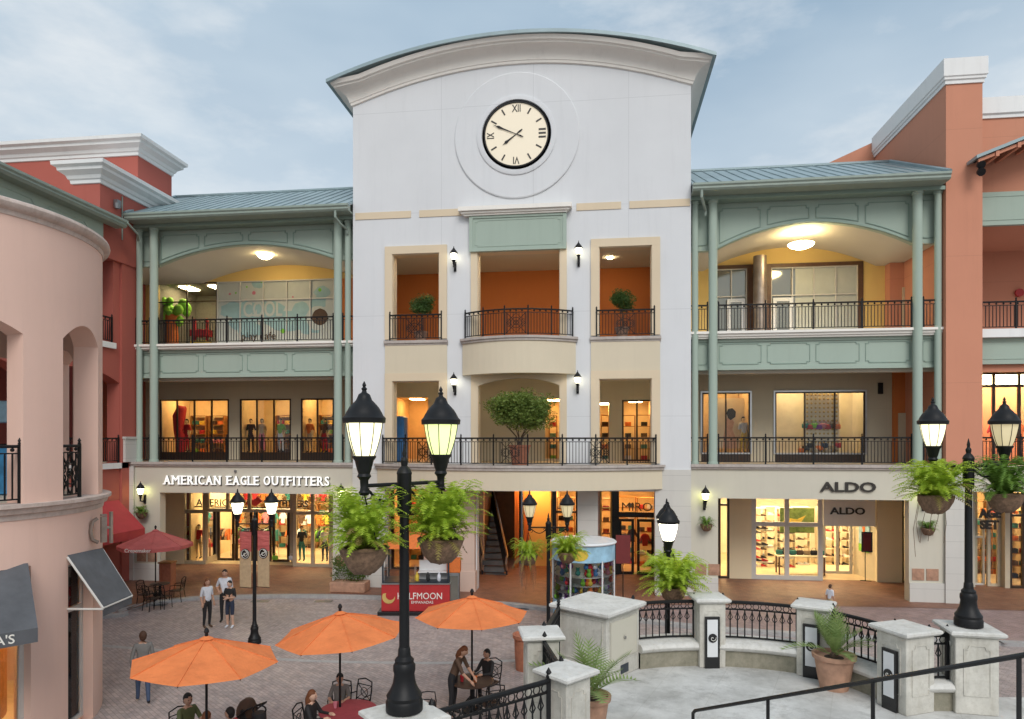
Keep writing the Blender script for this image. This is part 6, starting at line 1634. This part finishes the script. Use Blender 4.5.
umbrella('orange market umbrella in the middle, left of the foreground lamp pole',D(340,14.5)-rr_*.0,2.68,2.28,2.73,'orange_canvas',R(30),8,R(-4))
umbrella('orange market umbrella on the right of the foreground lamp pole',D(472,16.1),2.66,2.28,2.70,'orange_canvas',R(20),8)
u=umbrella('dull red cafe umbrella by the awning at the far left',D(155.5,27.4),2.75,2.22,2.78,'umbrella_red',TH+R(22.5),8,group='cafe umbrellas',valance=.14)
text_mb('Crepemaker',width=1.0,ext=.004,bold=.01,M=Matrix.Rotation(R(-22.5),4,'Z')@T(.0,-1.31,2.15)).build('lettering','letter_white',u)
def table(label,loc,r,z=.73,mat='bronze_iron',group='round cafe tables'):
    t=thing('cafe_table',label,'table',loc,rnd.uniform(0,1),group)
    m=MB(); m.lathe([(.01,z-.03),(r-.02,z-.03),(r,z-.02),(r,z),(r-.03,z+.005),(.01,z+.005)],n=32,cap=False); m.build('tabletop',mat,t,smooth=30)
    m=MB(); m.tube([(0,0,.1),(0,0,z-.03)],.05,8); m.build('pedestal','black_iron',t)
    for k in range(4):
        a=k*PI/2; m=MB(); m.tube([(.05*math.cos(a),.05*math.sin(a),.35),(.22*math.cos(a),.22*math.sin(a),.18),(.36*math.cos(a),.36*math.sin(a),.02)],.018,6); m.build('leg','black_iron',t)
    return t
table('round dark table under the right orange umbrella with two drinks',tb3,.52); table('round red tabletop under the middle orange umbrella',tb2,.60,mat='table_red')
table('round table under the left orange umbrella at the lower edge',D(206.5,12.65),.52); table('small dark cafe table under the dull red umbrella',D(160,27.0),.36)
for c,(dx,dy),lab in (('cloth_red',(-.22,-.1),'red cup on the dark table'),('cloth_orange',(.1,-.12),'orange cup on the dark table')):
    m=MB(); m.lathe([(.035,0),(.05,.14),(.045,.14),(.03,.02)],(tb3.x+dx,tb3.y+dy,.736),12); tag(m.build('drink_cup',c),lab+' under the right umbrella','cup')
m=MB(); m.lathe([(.03,0),(.045,.13),(.04,.13),(.025,.02)],(tb2.x-.3,tb2.y+.05,.736),12); tag(m.build('drink_cup','cloth_pink'),'pink cup on the red table','cup')
def chair():
    t=thing('cafe_chair','x','chair',(0,0,0),0,'black iron cafe chairs')
    m=MB(); m.rbox((0,0,.43),(.44,.42,.03),0,.012)
    for k in range(7): m.box(-.2+.06*k,-.17+.06*k,-.2,.2,.461,.467)
    m.build('seat','bronze_iron',t)
    for sx in (-1,1):
        m=MB(); m.tube([(sx*.2,-.19,.43),(sx*.215,-.21,0)],.014,6); m.build('leg','black_iron',t)
        m=MB(); m.tube([(sx*.2,.19,.43),(sx*.215,.25,0)],.014,6); m.build('leg','black_iron',t)
        m=MB(); m.tube([(sx*.21,.21,.66),(sx*.24,.0,.68),(sx*.24,-.17,.66),(sx*.21,-.2,.45)],.013,6); m.build('armrest','black_iron',t)
    m=MB(); m.tube([(-.2,.19,.43),(-.215,.24,.75),(-.2,.27,.93),(0,.28,.98),(.2,.27,.93),(.215,.24,.75),(.2,.19,.43)],.016,6); m.tube([(-.2,.215,.52),(.2,.215,.52)],.011,5); m.tube([(-.21,.255,.84),(.21,.255,.84)],.011,5)
    m.tube([(.10*math.cos(a),.24,.68+.10*math.sin(a)) for a in [i*PI/8 for i in range(17)]],.009,4)
    for sx in (-1,1): m.tube([(sx*.2,.25,.84),(0,.235,.68),(sx*.2,.215,.52)],.009,4)
    m.build('backrest','black_iron',t); m=MB(); m.tube([(-.2,0,.2),(.2,0,.2)],.009,4); m.build('stretcher','black_iron',t)
    return t
chs=[('empty black iron armchair between the foreground lamp pole and the right umbrella table',D(427,15.3),TH+R(95)),
('black iron chair under the person in black behind the right umbrella table',D(488.5,16.78),TH+R(-40)),
('black iron chair on the near side of the right umbrella table',D(492,15.4),TH+R(200)),
('black iron chair under the auburn haired woman at the red table',D(309.5,14.0),TH+R(80)),
('black iron chair at the right of the red table, scrolled back showing',D(357,15.3),TH+R(-30)),
('black iron chair under the person in grey behind the red table',D(340,15.2),TH+R(5)),
('black iron chair left of the small table under the red umbrella',D(146,26.4),TH+R(80)),
('black iron chair in front of the small table under the red umbrella',D(163.5,26.0),TH+R(170)),
('black iron chair right of the small table under the red umbrella',D(177,27.1),TH+R(-85)),
('black iron chair nearest the plaza left of the red umbrella',D(152,25.7),TH+R(150)),
('black iron chair under the olive topped man',D(186.5,13.75),TH+R(60)),('black iron chair under the long haired woman at the lower edge',D(206,12.9),TH+R(175)),
('black iron chair under the person beside the stroller',D(231.5,13.2),TH+R(-100)),('black iron chair beyond the stroller at the lower edge',D(254,12.1),TH+R(-60))]
c0=chair()
for i,(lab,p,rz) in enumerate(chs):
    if i==0: c0.location=p; c0.rotation_euler=(0,0,rz); c0['label']=lab
    else: dup(c0,p,rz,lab)
for c in COL.objects:
    if c.name.startswith('cafe_chair') and c.parent is None and c.location.y>-3.0 : c.location.z=.11 if c.location.y>-1.9 else 0
# host stand by red umbrella
t=thing('menu_stand','small terracotta coloured host stand right of the red umbrella','stand',D(167.5,28.6,.11),TH); m=MB(); m.rbox((0,0,0),(.5,.45,1.15),0,.02); m.build('body','terracotta',t); m=MB(); m.rbox((0,0,1.15),(.58,.52,.06),0,.01); m.build('top','wood',t)
YW=SY(118,XLw)
# red awning left
awning('awning','large red awning beside the red building above the cafe tables',(XLw+.02,YW-4.5,SZ(118,500,XLw)),(XLw+.02,YW,SZ(118,500,XLw)),(FX(145,YW),YW-4.5,FZ(145,528,YW)),(FX(145,YW),YW,FZ(145,528,YW)),.38,'red_canvas',False)
# stroller
t=thing('stroller','dark baby stroller with a brown canopy under the left orange umbrella','stroller',D(242,14.1),TH+R(60))
m=MB(); m.tube([(-.24,.35,.1),(-.24,-.1,.75),(-.24,-.45,1.0),(0,-.5,1.03),(.24,-.45,1.0),(.24,-.1,.75),(.24,.35,.1)],.018,6); m.tube([(-.24,-.3,.1),(-.24,.1,.6)],.015,6); m.tube([(.24,-.3,.1),(.24,.1,.6)],.015,6); m.build('frame','black_iron',t)
m=MB(); m.rbox((0,-.0,.4),(.4,.5,.1),0,.03); m.rbox((0,-.22,.5),(.4,.1,.45),0,.03); m.build('seat','cloth_black',t)
m=MB(); m.lathe([(.17,-.1),(.20,.02),(.18,.16),(.11,.27),(.01,.31)],(0,-.12,.82),12,M=Matrix.Rotation(R(25),4,'X')); m.build('canopy','cloth_brown',t,smooth=50)
for sx in (-.26,.26):
    for y in (-.3,.35): m=MB(); m.lathe([(.11,-.02),(.12,0),(.11,.02)],(sx,y,.12),14,M=Matrix.Rotation(R(90),4,'Y')); m.build('wheel','black_gloss',t)
t=thing('handbag','black mesh bag hanging from a hooped handle next to the stroller','bag',D(259,13.5,.72),TH); m=MB(); m.lathe([(.11,0),(.15,.06),(.14,.28),(.12,.3)],n=12); m.build('bag_body','cloth_black',t,smooth=40); m=MB(); m.tube([(.13*math.cos(a),.02,.34+.09*math.sin(a)) for a in [i*PI/8 for i in range(17)]],.018,6); m.build('handle','black_gloss',t)
# ================================================================ KIOSKS
t=thing('food_cart','red food cart with HALFMOON lettering, glass case and black base behind the lamp pole','food cart',D(416,25.1),TH+R(0))
m=MB(); m.rbox((0,.5,0),(2.75,1.5,.14),0,.01); m.build('plinth','black_gloss',t)
m=MB(); m.rbox((0,.5,.142),(2.5,1.25,.98),0,.01); m.build('counter','red_sign',t)
m=MB(); m.box(-1.27,1.27,-.16,1.16,1.121,1.16); m.build('worktop','steel',t)
m=MB(); m.box(-1.22,1.22,-.12,1.1,1.161,1.19); 
for sx in (-1.2,1.2):
    for y in (-.1,1.1): m.tube([(sx,y,1.16),(sx,y,2.5)],.035,6)
m.build('post','dark_iron',t)
m=MB(); m.box(-1.15,-.05,-.1,.5,1.17,1.75); m.build('display_glass','glass',t)
m=MB(); m.box(.05,1.15,.5,.56,1.17,1.9); m.box(.05,1.15,.1,.5,1.5,1.53); m.build('shelf','white_plastic',t)
m=MB(); m.add([(-1.4,-.35,2.45),(1.4,-.35,2.45),(1.4,1.3,2.45),(-1.4,1.3,2.45),(-.7,.2,2.9),(.7,.2,2.9),(.7,.8,2.9),(-.7,.8,2.9)],[(0,1,5,4),(1,2,6,5),(2,3,7,6),(3,0,4,7),(4,5,6,7),(3,2,1,0)]); m.build('canopy','cloth_orange',t)
m=MB(); text_mb('HALFMOON',width=1.62,height=.24,ext=.006,bold=.015,mbf=m,M=T(.16,-.14,.70)); text_mb('EMPANADAS',width=.8,ext=.005,mbf=m,M=T(.25,-.14,.47)); m.build('lettering','letter_white',t)
m=MB(); P=[(-.98+.24*math.cos(a),.66+.24*math.sin(a)) for a in [R(150)+i*R(200)/10 for i in range(11)]]+[(-.92+.17*math.cos(a),.72+.17*math.sin(a)) for a in [R(350)-i*R(200)/10 for i in range(11)]]; m.xz(P,-.145,-.13); m.build('crescent','mustard',t)
for k in range(4):
    m=MB(); c_=['cloth_red','cloth_yellow','cloth_black','cloth_white'][k]; q=D(406+k*11,25.2); m.lathe([(.05,0),(.075,.05),(.07,.22),(.03,.27),(.03,.33)],(q.x,q.y,1.195),10); tag(m.build('bottle',c_,smooth=40),['red','yellow','black','white'][k]+' bottle on the counter of the red food cart','bottle')
q=D(454,25.4); t=thing('drinks_fridge','slim drinks cabinet with red header at the right of the food cart','cabinet',q,TH); m=MB(); m.rbox((0,0,0),(.42,.5,1.5),0,.02); m.build('body','grey_metal',t); m=MB(); m.rbox((0,0,1.502),(.5,.5,.5),0,.02); m.build('header','cloth_orange',t); m=MB(); m.box(-.17,.17,-.27,-.252,.2,1.4); m.build('door','mirror_glass',t)
# round toy kiosk
kc=D(583.5,23.4); t=thing('toy_kiosk','round kiosk with a white disc roof, blue sky band and glass full of toys','kiosk',kc,TH)
r_=1.05; m=MB(); m.lathe([(.01,0),(r_+.03,0),(r_+.03,.12),(r_,.13),(r_,1.0),(r_-.05,1.02),(.01,1.02)],n=40,cap=False); m.build('base','sky_print',t,smooth=30)
m=MB(); m.lathe([(r_-.02,1.02),(r_-.02,2.35)],n=40,cap=False); m.build('glass','glass',t,smooth=30)
m=MB(); m.lathe([(r_,2.35),(r_+.02,2.37),(r_+.02,2.88),(r_,2.9)],n=40,cap=False); m.build('band','sky_print',t,smooth=30)
m=MB(); m.lathe([(.01,2.9),(r_+.05,2.9),(r_+.08,2.94),(r_+.02,2.99),(.01,3.03)],n=40,cap=False); m.build('roof','white_plastic',t,smooth=30)
m=MB()
for k in range(6): a=k*PI/3; m.tube([(r_*math.cos(a),r_*math.sin(a),1.0),(r_*math.cos(a),r_*math.sin(a),2.4)],.03,6)
m.each('post','white_plastic',t)
m=MB()
def onk(a,z,rr2=1.065): return (rr2*math.cos(a),rr2*math.sin(a),z)
for k in range(12):
    a0=-PI/2-.25+.30*math.cos(k*PI/6)*.9; m.add([onk(-PI/2-.25+.30*math.cos(k*PI/6),2.62+.2*math.sin(k*PI/6),1.08),onk(-PI/2-.25+.30*math.cos((k+1)*PI/6),2.62+.2*math.sin((k+1)*PI/6),1.08),onk(-PI/2-.25,2.62,1.085)],[(0,1,2)])
m.build('sun_print','cloth_yellow',t)
m=MB(); m.lathe([(r_*.5,1.02),(r_*.5,2.3)],n=16); m.build('core','blinds',t)
m=MB(); m.lathe([(r_*.75,2.3),(r_*.75,2.34)],n=16); m.build('ceiling_light','lamp_dim',t)
cols=['cloth_red','cloth_orange','cloth_yellow','cloth_green','cloth_pink','cloth_purple','cloth_teal','cloth_white','blue_panel','cloth_black']
protos={}
def toy(c):
    if c not in protos:
        m=MB(); m.ball((0,0,.07),.075,8,6); m.ball((0,0,.17),.05,8,6); m.ball((-.04,0,.21),.02,6,4); m.ball((.04,0,.21),.02,6,4); protos[c]=m
    return protos[c]
first={}
r=random.Random(12)
for k in range(78):
    c=r.choice(cols[:9]); a=r.uniform(-PI,0.0)*1.0; rr2=r.uniform(.6,.98); z=[1.03,1.30,1.58,1.86,2.1][k%5]
    pos=Vector((kc.x+rr2*math.cos(a+TH),kc.y+rr2*math.sin(a+TH),z))
    if c not in first:
        m=MB(); m.v=list(toy(c).v); m.f=list(toy(c).f); m.m=[0]*len(m.f); o=m.build('plush_toy',c,origin=(0,0,0),smooth=60); first[c]=o
        nm={'cloth_red':'red','cloth_orange':'orange','cloth_yellow':'yellow','cloth_green':'green','cloth_pink':'pink','cloth_purple':'purple','cloth_teal':'teal','cloth_white':'white','blue_panel':'blue'}[c]
        tag(o,f'small {nm} plush toy behind the glass of the round kiosk','toy','plush toys in the round kiosk')
    else:
        o=first[c].copy(); COL.objects.link(o)
    o.location=pos; o.scale=(1.25,)*3
for z in (1.28,1.56,1.84): m=MB(); m.lathe([(r_*.5,z),(r_*.93,z),(r_*.93,z+.015),(r_*.5,z+.015)],n=30,cap=False); m.build('shelf','white_plastic',t)
person('child in a purple top standing in front of the round toy kiosk',D(562,21.9,0),TH+R(165),1.15,top='cloth_purple',bottom='cloth_teal',hair='hair_brown',long=True)
person('person with dark hair in a patterned brown top beside the round toy kiosk',D(585,22.0,0),TH+R(190),1.6,top='cloth_brown',fore='skin',bottom='cloth_black',hair='hair_black')
m=MB(); t=thing('sign_stand','maroon notice on a stand right of the round toy kiosk','sign stand',D(623,26.5,.11),TH); m.tube([(0,0,0),(0,0,1.7)],.02,6); m.build('stand','black_gloss',t); m=MB(); m.box(-.28,.28,-.03,.0,1.5,2.6); m.build('notice','maroon',t)
# ================================================================ SHOP GOODS
def mesh_obj(mb,name,mat,label,cat,group): 
    o=mb.build(name,mat,origin=(0,0,0),smooth=50); return tag(o,label,cat,group)
G1={}
def goods(kind,c,pos,rz=0,where=''):
    key=(kind,c,where)
    if key not in G1:
        m=MB(); cn=c.replace('cloth_','').replace('_panel','')
        if kind=='stack':
            for i in range(4): m.rbox((0,0,.05*i),(.30,.24,.046),0,.015)
            o=mesh_obj(m,'folded_clothes',c,f'{cn} folded clothes {where}','clothes','folded clothes in the shops')
        elif kind=='hang':
            P=[(-.12,0),(.12,0),(.13,.35),(.24,.2),(.29,.26),(.16,.55),(.05,.6),(-.05,.6),(-.16,.55),(-.29,.26),(-.24,.2),(-.13,.35)]
            m.xz(P,-.03,.03); o=mesh_obj(m,'hanging_garment',c,f'{cn} garment hanging {where}','clothes','hanging clothes in the shops')
        elif kind=='shoe':
            for dx in (-.06,.06):
                m.xz([(-.13,0),(.14,0),(.15,.03),(.05,.06),(-.02,.10),(-.12,.12)],dx-.035,dx+.035)
            o=mesh_obj(m,'pair_of_shoes',c,f'{cn} pair of shoes {where}','shoes','shoes in the shoe shop')
        elif kind=='bagx':
            m.rbox((0,0,0),(.30,.12,.22),0,.03); m.tube([(-.1,0,.2),(-.07,0,.33),(.07,0,.33),(.1,0,.2)],.012,5); o=mesh_obj(m,'handbag',c,f'{cn} handbag {where}','bag','handbags in the shoe shop')
        G1[key]=o
    else: o=G1[key].copy(); COL.objects.link(o)
    o.location=Vector(pos); o.rotation_euler=(0,0,rz); return o
def shelf(label,x,y,z,w,h,n,mat='wood',group='shop shelves',dep=.4,rz=0):
    t=thing('shelf_unit',label,'shelf',(x,y,z),rz,group)
    for sx in (-w/2,w/2-.04): m=MB(); m.box(sx,sx+.04,-dep/2,dep/2,0,h); m.build('side_panel',mat,t)
    for k in range(n+1): m=MB(); m.box(-w/2+.04,w/2-.04,-dep/2,dep/2,h*k/n-.0,h*k/n+.03); m.build('shelf_board',mat,t)
    return t
r=random.Random(77)
shop_c=['cloth_red','cloth_orange','cloth_tan','cloth_white','cloth_teal','cloth_black','cloth_brown','cloth_navy','cloth_pink','cloth_yellow','cloth_green']
# clothing shop
where='inside the clothing shop'
for i,px in enumerate((170,192,214,238,262,286,308,326)):
    x=FX(px,9.6); shelf(['leftmost','second from left','third from left','fourth from left','fourth from right','third from right','second from right','rightmost'][i]+' wooden shelf on the back wall of the clothing shop',x,9.8,.11,1.1,2.6,4)
    for k in range(4):
        for dx in (-.3,.12): goods('stack' if r.random()<.6 else 'stack',r.choice(shop_c),(x+dx,9.75,.15+2.6*k/4),0,where)
for i,px in enumerate((172,196,222,246,270,296,322)):
    x=FX(px,6.6+.4*(i%2)); y=6.6+.4*(i%2)
    t=thing('clothes_rack',['leftmost','second from left','third from left','middle','third from right','second from right','rightmost'][i]+' clothes rack standing in the clothing shop','clothes rack',(x,y,.11),0,'clothes racks')
    m=MB(); m.tube([(-.5,0,0),(-.5,0,1.5),(.5,0,1.5),(.5,0,0)],.02,6); m.tube([(-.5,-.25,.02),(-.5,.25,.02)],.02,6); m.tube([(.5,-.25,.02),(.5,.25,.02)],.02,6); m.build('frame','steel',t)
    for k in range(6): goods('hang',r.choice(shop_c),(x-.4+.16*k,y,.98),R(70),where)
for i,(px,lab) in enumerate(((171,'leftmost'),(182,'second'),(199,'third'),(302,'fourth'),(325,'rightmost'))):
    person(f'{lab} dressed mannequin in the clothing shop window',(FX(px,4.9),4.9,.25),R(-8+5*i),1.75,top=['cloth_orange','cloth_tan','cloth_red','cloth_black','cloth_white'][i],bottom=['cloth_navy','cloth_brown','cloth_tan','cloth_teal','cloth_navy'][i],skin='cloth_white' if 0 else 'shop_wall',fore='shop_wall',hair='hair_brown',name='mannequin',cat='mannequin',group='mannequins')
t=thing('display_table','low wooden display table behind the clothing shop doors','table',(FX(250,6.0),6.1,.11),0)
m=MB(); m.rbox((0,0,.75),(1.6,.8,.05)); m.build('tabletop','wood',t)
for sx in (-.7,.7):
    for sy in (-.3,.3): m=MB(); m.rbox((sx,sy,0),(.07,.07,.75)); m.build('leg','wood',t)
for k in range(4): goods('stack',r.choice(shop_c),(FX(250,6.1)-.6+.4*k,6.1,.92),0,where)
for row,(yy_,z_) in enumerate(((9.5,2.9),(8.4,1.7))):
    for k in range(17): goods('hang',r.choice(['cloth_red','cloth_orange','cloth_tan','cloth_white','cloth_yellow','cloth_teal','cloth_brown','cloth_pink']),(X(166)-.6+.52*k+.2*row,yy_,z_),R(r.uniform(-25,25)),where)
for k in range(8): goods('bagx',r.choice(shop_c),(X(168)+.9*k+.1,4.75,[.3,.3,.35][k%3]),0,'on the window floor of the clothing shop') if (k<2 or k>5) else None
# upstairs windows
def dummies(lst,y,z0,where):
    for px,top,bot,lab in lst:
        person(lab,(FX(px,y),y,z0),R(r.uniform(-20,20)),1.72,top=top,bottom=bot,skin='shop_wall',fore='shop_wall',hair='hair_black',name='mannequin',cat='mannequin',group='mannequins')
dummies([(187,'cloth_red','cloth_red','tall red dressed mannequin in the upstairs left shop window'),(251,'cloth_black','cloth_black','black dressed mannequin in the upstairs middle window'),(262,'cloth_tan','cloth_pink','tan dressed mannequin in the upstairs middle window'),(281,'cloth_green','cloth_white','green topped mannequin in the upstairs middle window'),(310,'cloth_orange','cloth_tan','orange topped mannequin in the upstairs window nearest the tower'),(325,'cloth_brown','cloth_red','brown topped mannequin in the upstairs window nearest the tower')],4.95,L2+.35,'')
t=thing('window_sculpture','tall glossy red curved display piece in the upstairs left shop window','display',(FX(180,4.85),4.85,L2+.3),0); m=MB(); m.tube([(0,0,0),(.1,0,.6),(-.08,0,1.2),(-.05,0,1.9),(.1,0,2.3),(.3,0,2.35)],[.22,.30,.24,.32,.28,.12],12); m.build('body','cloth_red',t,smooth=60)
for i,px in enumerate((170,200,218,246,285,306,328)):
    x=FX(px,6.6); shelf(['first','second','third','fourth','fifth','sixth','seventh'][i]+' shelf from the left behind the upstairs shop windows',x,6.6,L2+.3,.9,2.0,4)
    for k in range(4):
        for dx in (-.2,.2): goods('stack',r.choice(shop_c),(x+dx,6.55,L2+.34+.5*k),0,'behind the upstairs windows')
dummies([(743,'cloth_white','cloth_yellow','mannequin in the narrow upstairs window right of the tower')],4.95,L2+.35,'')
t=thing('poster','large fashion poster of a dark haired woman in the upstairs window right of the tower','poster',(FX(728,5.5),5.5,L2+.6),0)
m=MB(); m.box(-.75,.75,0,.05,0,2.4); m.build('sheet','shop_wall_white',t); m=MB(); m.xz([(-.25,0),(.4,0),(.35,.5),(.2,.9),(.28,1.25),(.12,1.5),(-.05,1.45),(-.12,1.1),(-.2,.6)],-.02,-.005); m.build('figure_print','skin_light',t); m=MB(); m.xz([(.0,1.45),(.12,1.35),(.33,1.5),(.36,1.75),(.2,1.92),(0,1.88),(-.08,1.68)],-.03,-.021); m.build('hair_print','hair_black',t)
# dotted display wall + bags
t=thing('display_board','cream display board covered with rows of small round studs in the upstairs right window','display',(FX(822,5.0),5.0,L2+.35),0)
m=MB(); m.box(-.75,.75,0,.05,0,2.9); m.build('board','mustard' if 0 else 'shop_wall_white',t); m=MB()
for i in range(8):
    for j in range(14): m.ball((-.65+.185*i,-.0,.15+.2*j),.055,6,4)
m.build('stud','mustard',t)
for k,c in enumerate(['cloth_teal','cloth_red','cloth_green','cloth_purple','cloth_pink','cloth_red','cloth_brown','cloth_orange']): goods('bagx',c,(FX(822,4.8)-.72+.2*k,4.85,L2+[1.55,1.5][k%2]),0,'hung on the studded board upstairs')
for k in range(9): goods('bagx',r.choice(shop_c),(FX(822,4.7)-.9+.2*k,4.7,L2+.4+.12*(k%3)),0,'at the foot of the studded board upstairs')
# shoe shop
where='on a shelf of the shoe shop'
for i,px in enumerate((757,770,785,800,828,845,860)):
    y=7.0+ (i%2)*.8 if px<820 else 8.0; x=FX(px,y)
    shelf(['first','second','third','fourth','fifth','sixth','seventh'][i]+' white shoe shelf from the left in the shoe shop',x,y,.11,1.15 if px>820 else .9,2.9,7,'shop_wall_white')
    for k in range(7):
        for dx in (-.3,0,.3): goods('shoe',r.choice(['cloth_black','cloth_brown','cloth_red','cloth_tan','cloth_white','cloth_brown']),(x+dx,y-.1,.15+2.9*k/7),0,where)
t=thing('display_table','white display table with bags in the shoe shop window','table',(FX(800,5.2),5.2,.11),0)
m=MB(); m.rbox((0,0,.85),(2.2,.7,.06)); m.build('tabletop','shop_wall_white',t)
for sx in (-1,1):
    for sy in (-.28,.28): m=MB(); m.rbox((sx,sy,0),(.07,.07,.85)); m.build('leg','wood_dark',t)
for k in range(7): goods('bagx',r.choice(['cloth_brown','cloth_red','cloth_tan','cloth_black','cloth_teal','cloth_yellow']),(FX(800,5.2)-.95+.31*k,5.15,1.03),0,'on the table of the shoe shop')
for k in range(6): goods('shoe',r.choice(['cloth_black','cloth_brown','cloth_red']),(FX(764,4.6)-.25+.28*(k%2),4.6,.8+.75*(k//2)),0,'in the left window of the shoe shop')
for k in range(3): m=MB(); m.box(FX(757,4.6),FX(772,4.6),4.4,4.8,.74+.75*k,.78+.75*k); tag(m.build('glass_shelf','shop_wall_white'),['lowest','middle','topmost'][k]+' short white shelf in the left window of the shoe shop','shelf','short window shelves')
t=thing('wall_poster','green picture panel with yellow shapes behind the shoe shop window','poster',(FX(795,6.4),6.4,1.9),0); m=MB(); m.box(-.7,.9,0,.05,0,1.2); m.build('sheet','cloth_teal' if 0 else 'tree_leaf',t); m=MB(); m.xz([(-.6,.5),(-.3,.7),(.1,.65),(.5,.85),(.2,.4),(-.3,.35)],-.02,-.002); m.build('shape_print','cloth_yellow',t)
# tower ground shops, right shop
for i,(px,y) in enumerate(((402,6.5),(418,6.8),(566,6.0),(606,5.6),(627,7.0),(646,6.4),(980,6.5),(996,6.5),(1018,5.5))):
    x=FX(px,y); shelf(['first','second','third','fourth','fifth','sixth','seventh','eighth','ninth'][i]+' shelf of the shops between the escalator pillar and right edge, counted from the left',x,y,.11,.9 if px!=606 else .5,3.4,6)
    tag(bpy.data.objects[[o.name for o in COL.objects if o.name.startswith('shelf_unit')][-1]])
    for k in range(6):
        for dx in ((-.22,.2) if px!=606 else (0,)): goods('stack',r.choice(shop_c[:8]),(x+dx,y-.06,.15+3.4*k/6),0,'in the shops under the tower')
for i,px in enumerate((624,632,645)): goods('hang',['cloth_tan','cloth_brown','cloth_red'][i],(FX(px,5.2),5.2,1.3+.2*(i%2)),R(15),'behind the dark door under the tower')
for i,px in enumerate((993,1012,1020)): goods('hang',['cloth_red','cloth_tan','cloth_orange'][i],(FX(px,4.4),4.4,L2+1.1),R(15),'in the upstairs window at the right edge')
for i,(px,y) in enumerate(((605,5.6),(628,5.9),(644,5.8),(553,5.8))):
    x=FX(px,y); shelf(['first','second','third','fourth'][i]+' shelf behind the tower terrace on the lower gallery',x,y,L2,.7 if px>610 else .4,2.2,4)
    for k in range(4): goods('stack',r.choice(shop_c),(x,y-.06,L2+.04+.55*k),0,'behind the tower terrace')
for i,px in enumerate((992,1010,1026)):
    x=FX(px,5.6); shelf(['left','middle','right'][i]+' shelf behind the upstairs window of the coral building',x,5.6,L2,.9,2.6,5)
    for k in range(5):
        for dx in (-.2,.2): goods('stack',r.choice(shop_c[:8]),(x+dx,5.5,L2+.04+.52*k),0,'behind the coral building window')
m=MB(); m.rbox((0,0,0),(.75,.7,2.1),0,.06); m.v=[(a+FX(398,2.6),b+2.6,c+L2) for a,b,c in m.v]; t=tag(m.build('drinks_machine','blue_panel'),'blue drinks machine standing in the lower left tower opening','vending machine')
# ---------------------------------------------------------------- camera, world, sun
cam=bpy.data.cameras.new('camera'); co=bpy.data.objects.new('camera',cam); COL.objects.link(co); sc.camera=co
co.location=CAM; co.rotation_euler=(R(90),0,TH)
cam.sensor_width=36; cam.sensor_fit='HORIZONTAL'; cam.lens=36*F/1024; cam.shift_y=(HY-359.5)/1024; cam.clip_start=.1; cam.clip_end=3000
W=bpy.data.worlds.new('World'); sc.world=W; W.use_nodes=True; nt=W.node_tree; bg=nt.nodes['Background']
SE,SA=R(40),R(163)
sky=node(nt,'ShaderNodeTexSky',sky_type='NISHITA'); sky.sun_disc=False; sky.sun_elevation=SE; sky.sun_rotation=SA; sky.air_density=1.2; sky.dust_density=2.5
tc=node(nt,'ShaderNodeTexCoord'); mp=node(nt,'ShaderNodeMapping'); mp.inputs['Scale'].default_value=(1,1,2.6); mp.inputs['Location'].default_value=(3.3,1.2,.4)
nt.links.new(tc.outputs['Generated'],mp.inputs['Vector'])
n1=noise(nt,mp.outputs[0],1.25,5,.5); n2=noise(nt,mp.outputs[0],2.3,7,.6); n3=noise(nt,mp.outputs[0],.8,3,.5)
c=mixc(nt,(2.05,3.1,4.15),(3.85,4.75,5.5),ramp(nt,n1,.40,.62))
c=mixc(nt,c,(6.6,6.75,6.75),ramp(nt,n2,.47,.66,(0,0,0),(.75,.75,.75)))
sepw=node(nt,'ShaderNodeSeparateXYZ'); nt.links.new(tc.outputs['Generated'],sepw.inputs[0])
lo=ramp(nt,sepw.outputs[2],.10,.62,(.55,.55,.55),(0,0,0))
c=mixc(nt,c,(6.4,6.5,6.4),lo)
c=mixc(nt,sky.outputs[0],c,.86)
nt.links.new(c,bg.inputs[0]); bg.inputs[1].default_value=.10
sun=bpy.data.lights.new('sun','SUN'); so=bpy.data.objects.new('sun',sun); COL.objects.link(so); sun.energy=1.2; sun.angle=R(30); sun.color=(1,.96,.92)
# direction: nishita rotation measured clockwise from +Y
sdir=Vector((math.sin(SA)*math.cos(SE),math.cos(SA)*math.cos(SE),math.sin(SE)))
so.rotation_euler=sdir.to_track_quat('Z','Y').to_euler()
so.location=(0,-20,40)
sc.view_settings.view_transform='Standard'; sc.view_settings.look='None'; sc.view_settings.exposure=.53; sc.view_settings.gamma=1
sc.view_settings.use_curve_mapping=False
cy=sc.cycles
cy.use_denoising=True; cy.max_bounces=6; cy.diffuse_bounces=3; cy.glossy_bounces=2; cy.transmission_bounces=4; cy.transparent_max_bounces=10
cy.sample_clamp_indirect=4; cy.caustics_reflective=False; cy.caustics_refractive=False; cy.use_adaptive_sampling=True; cy.adaptive_threshold=.01
for o in COL.objects:
    if '_local' in o: del o['_local']
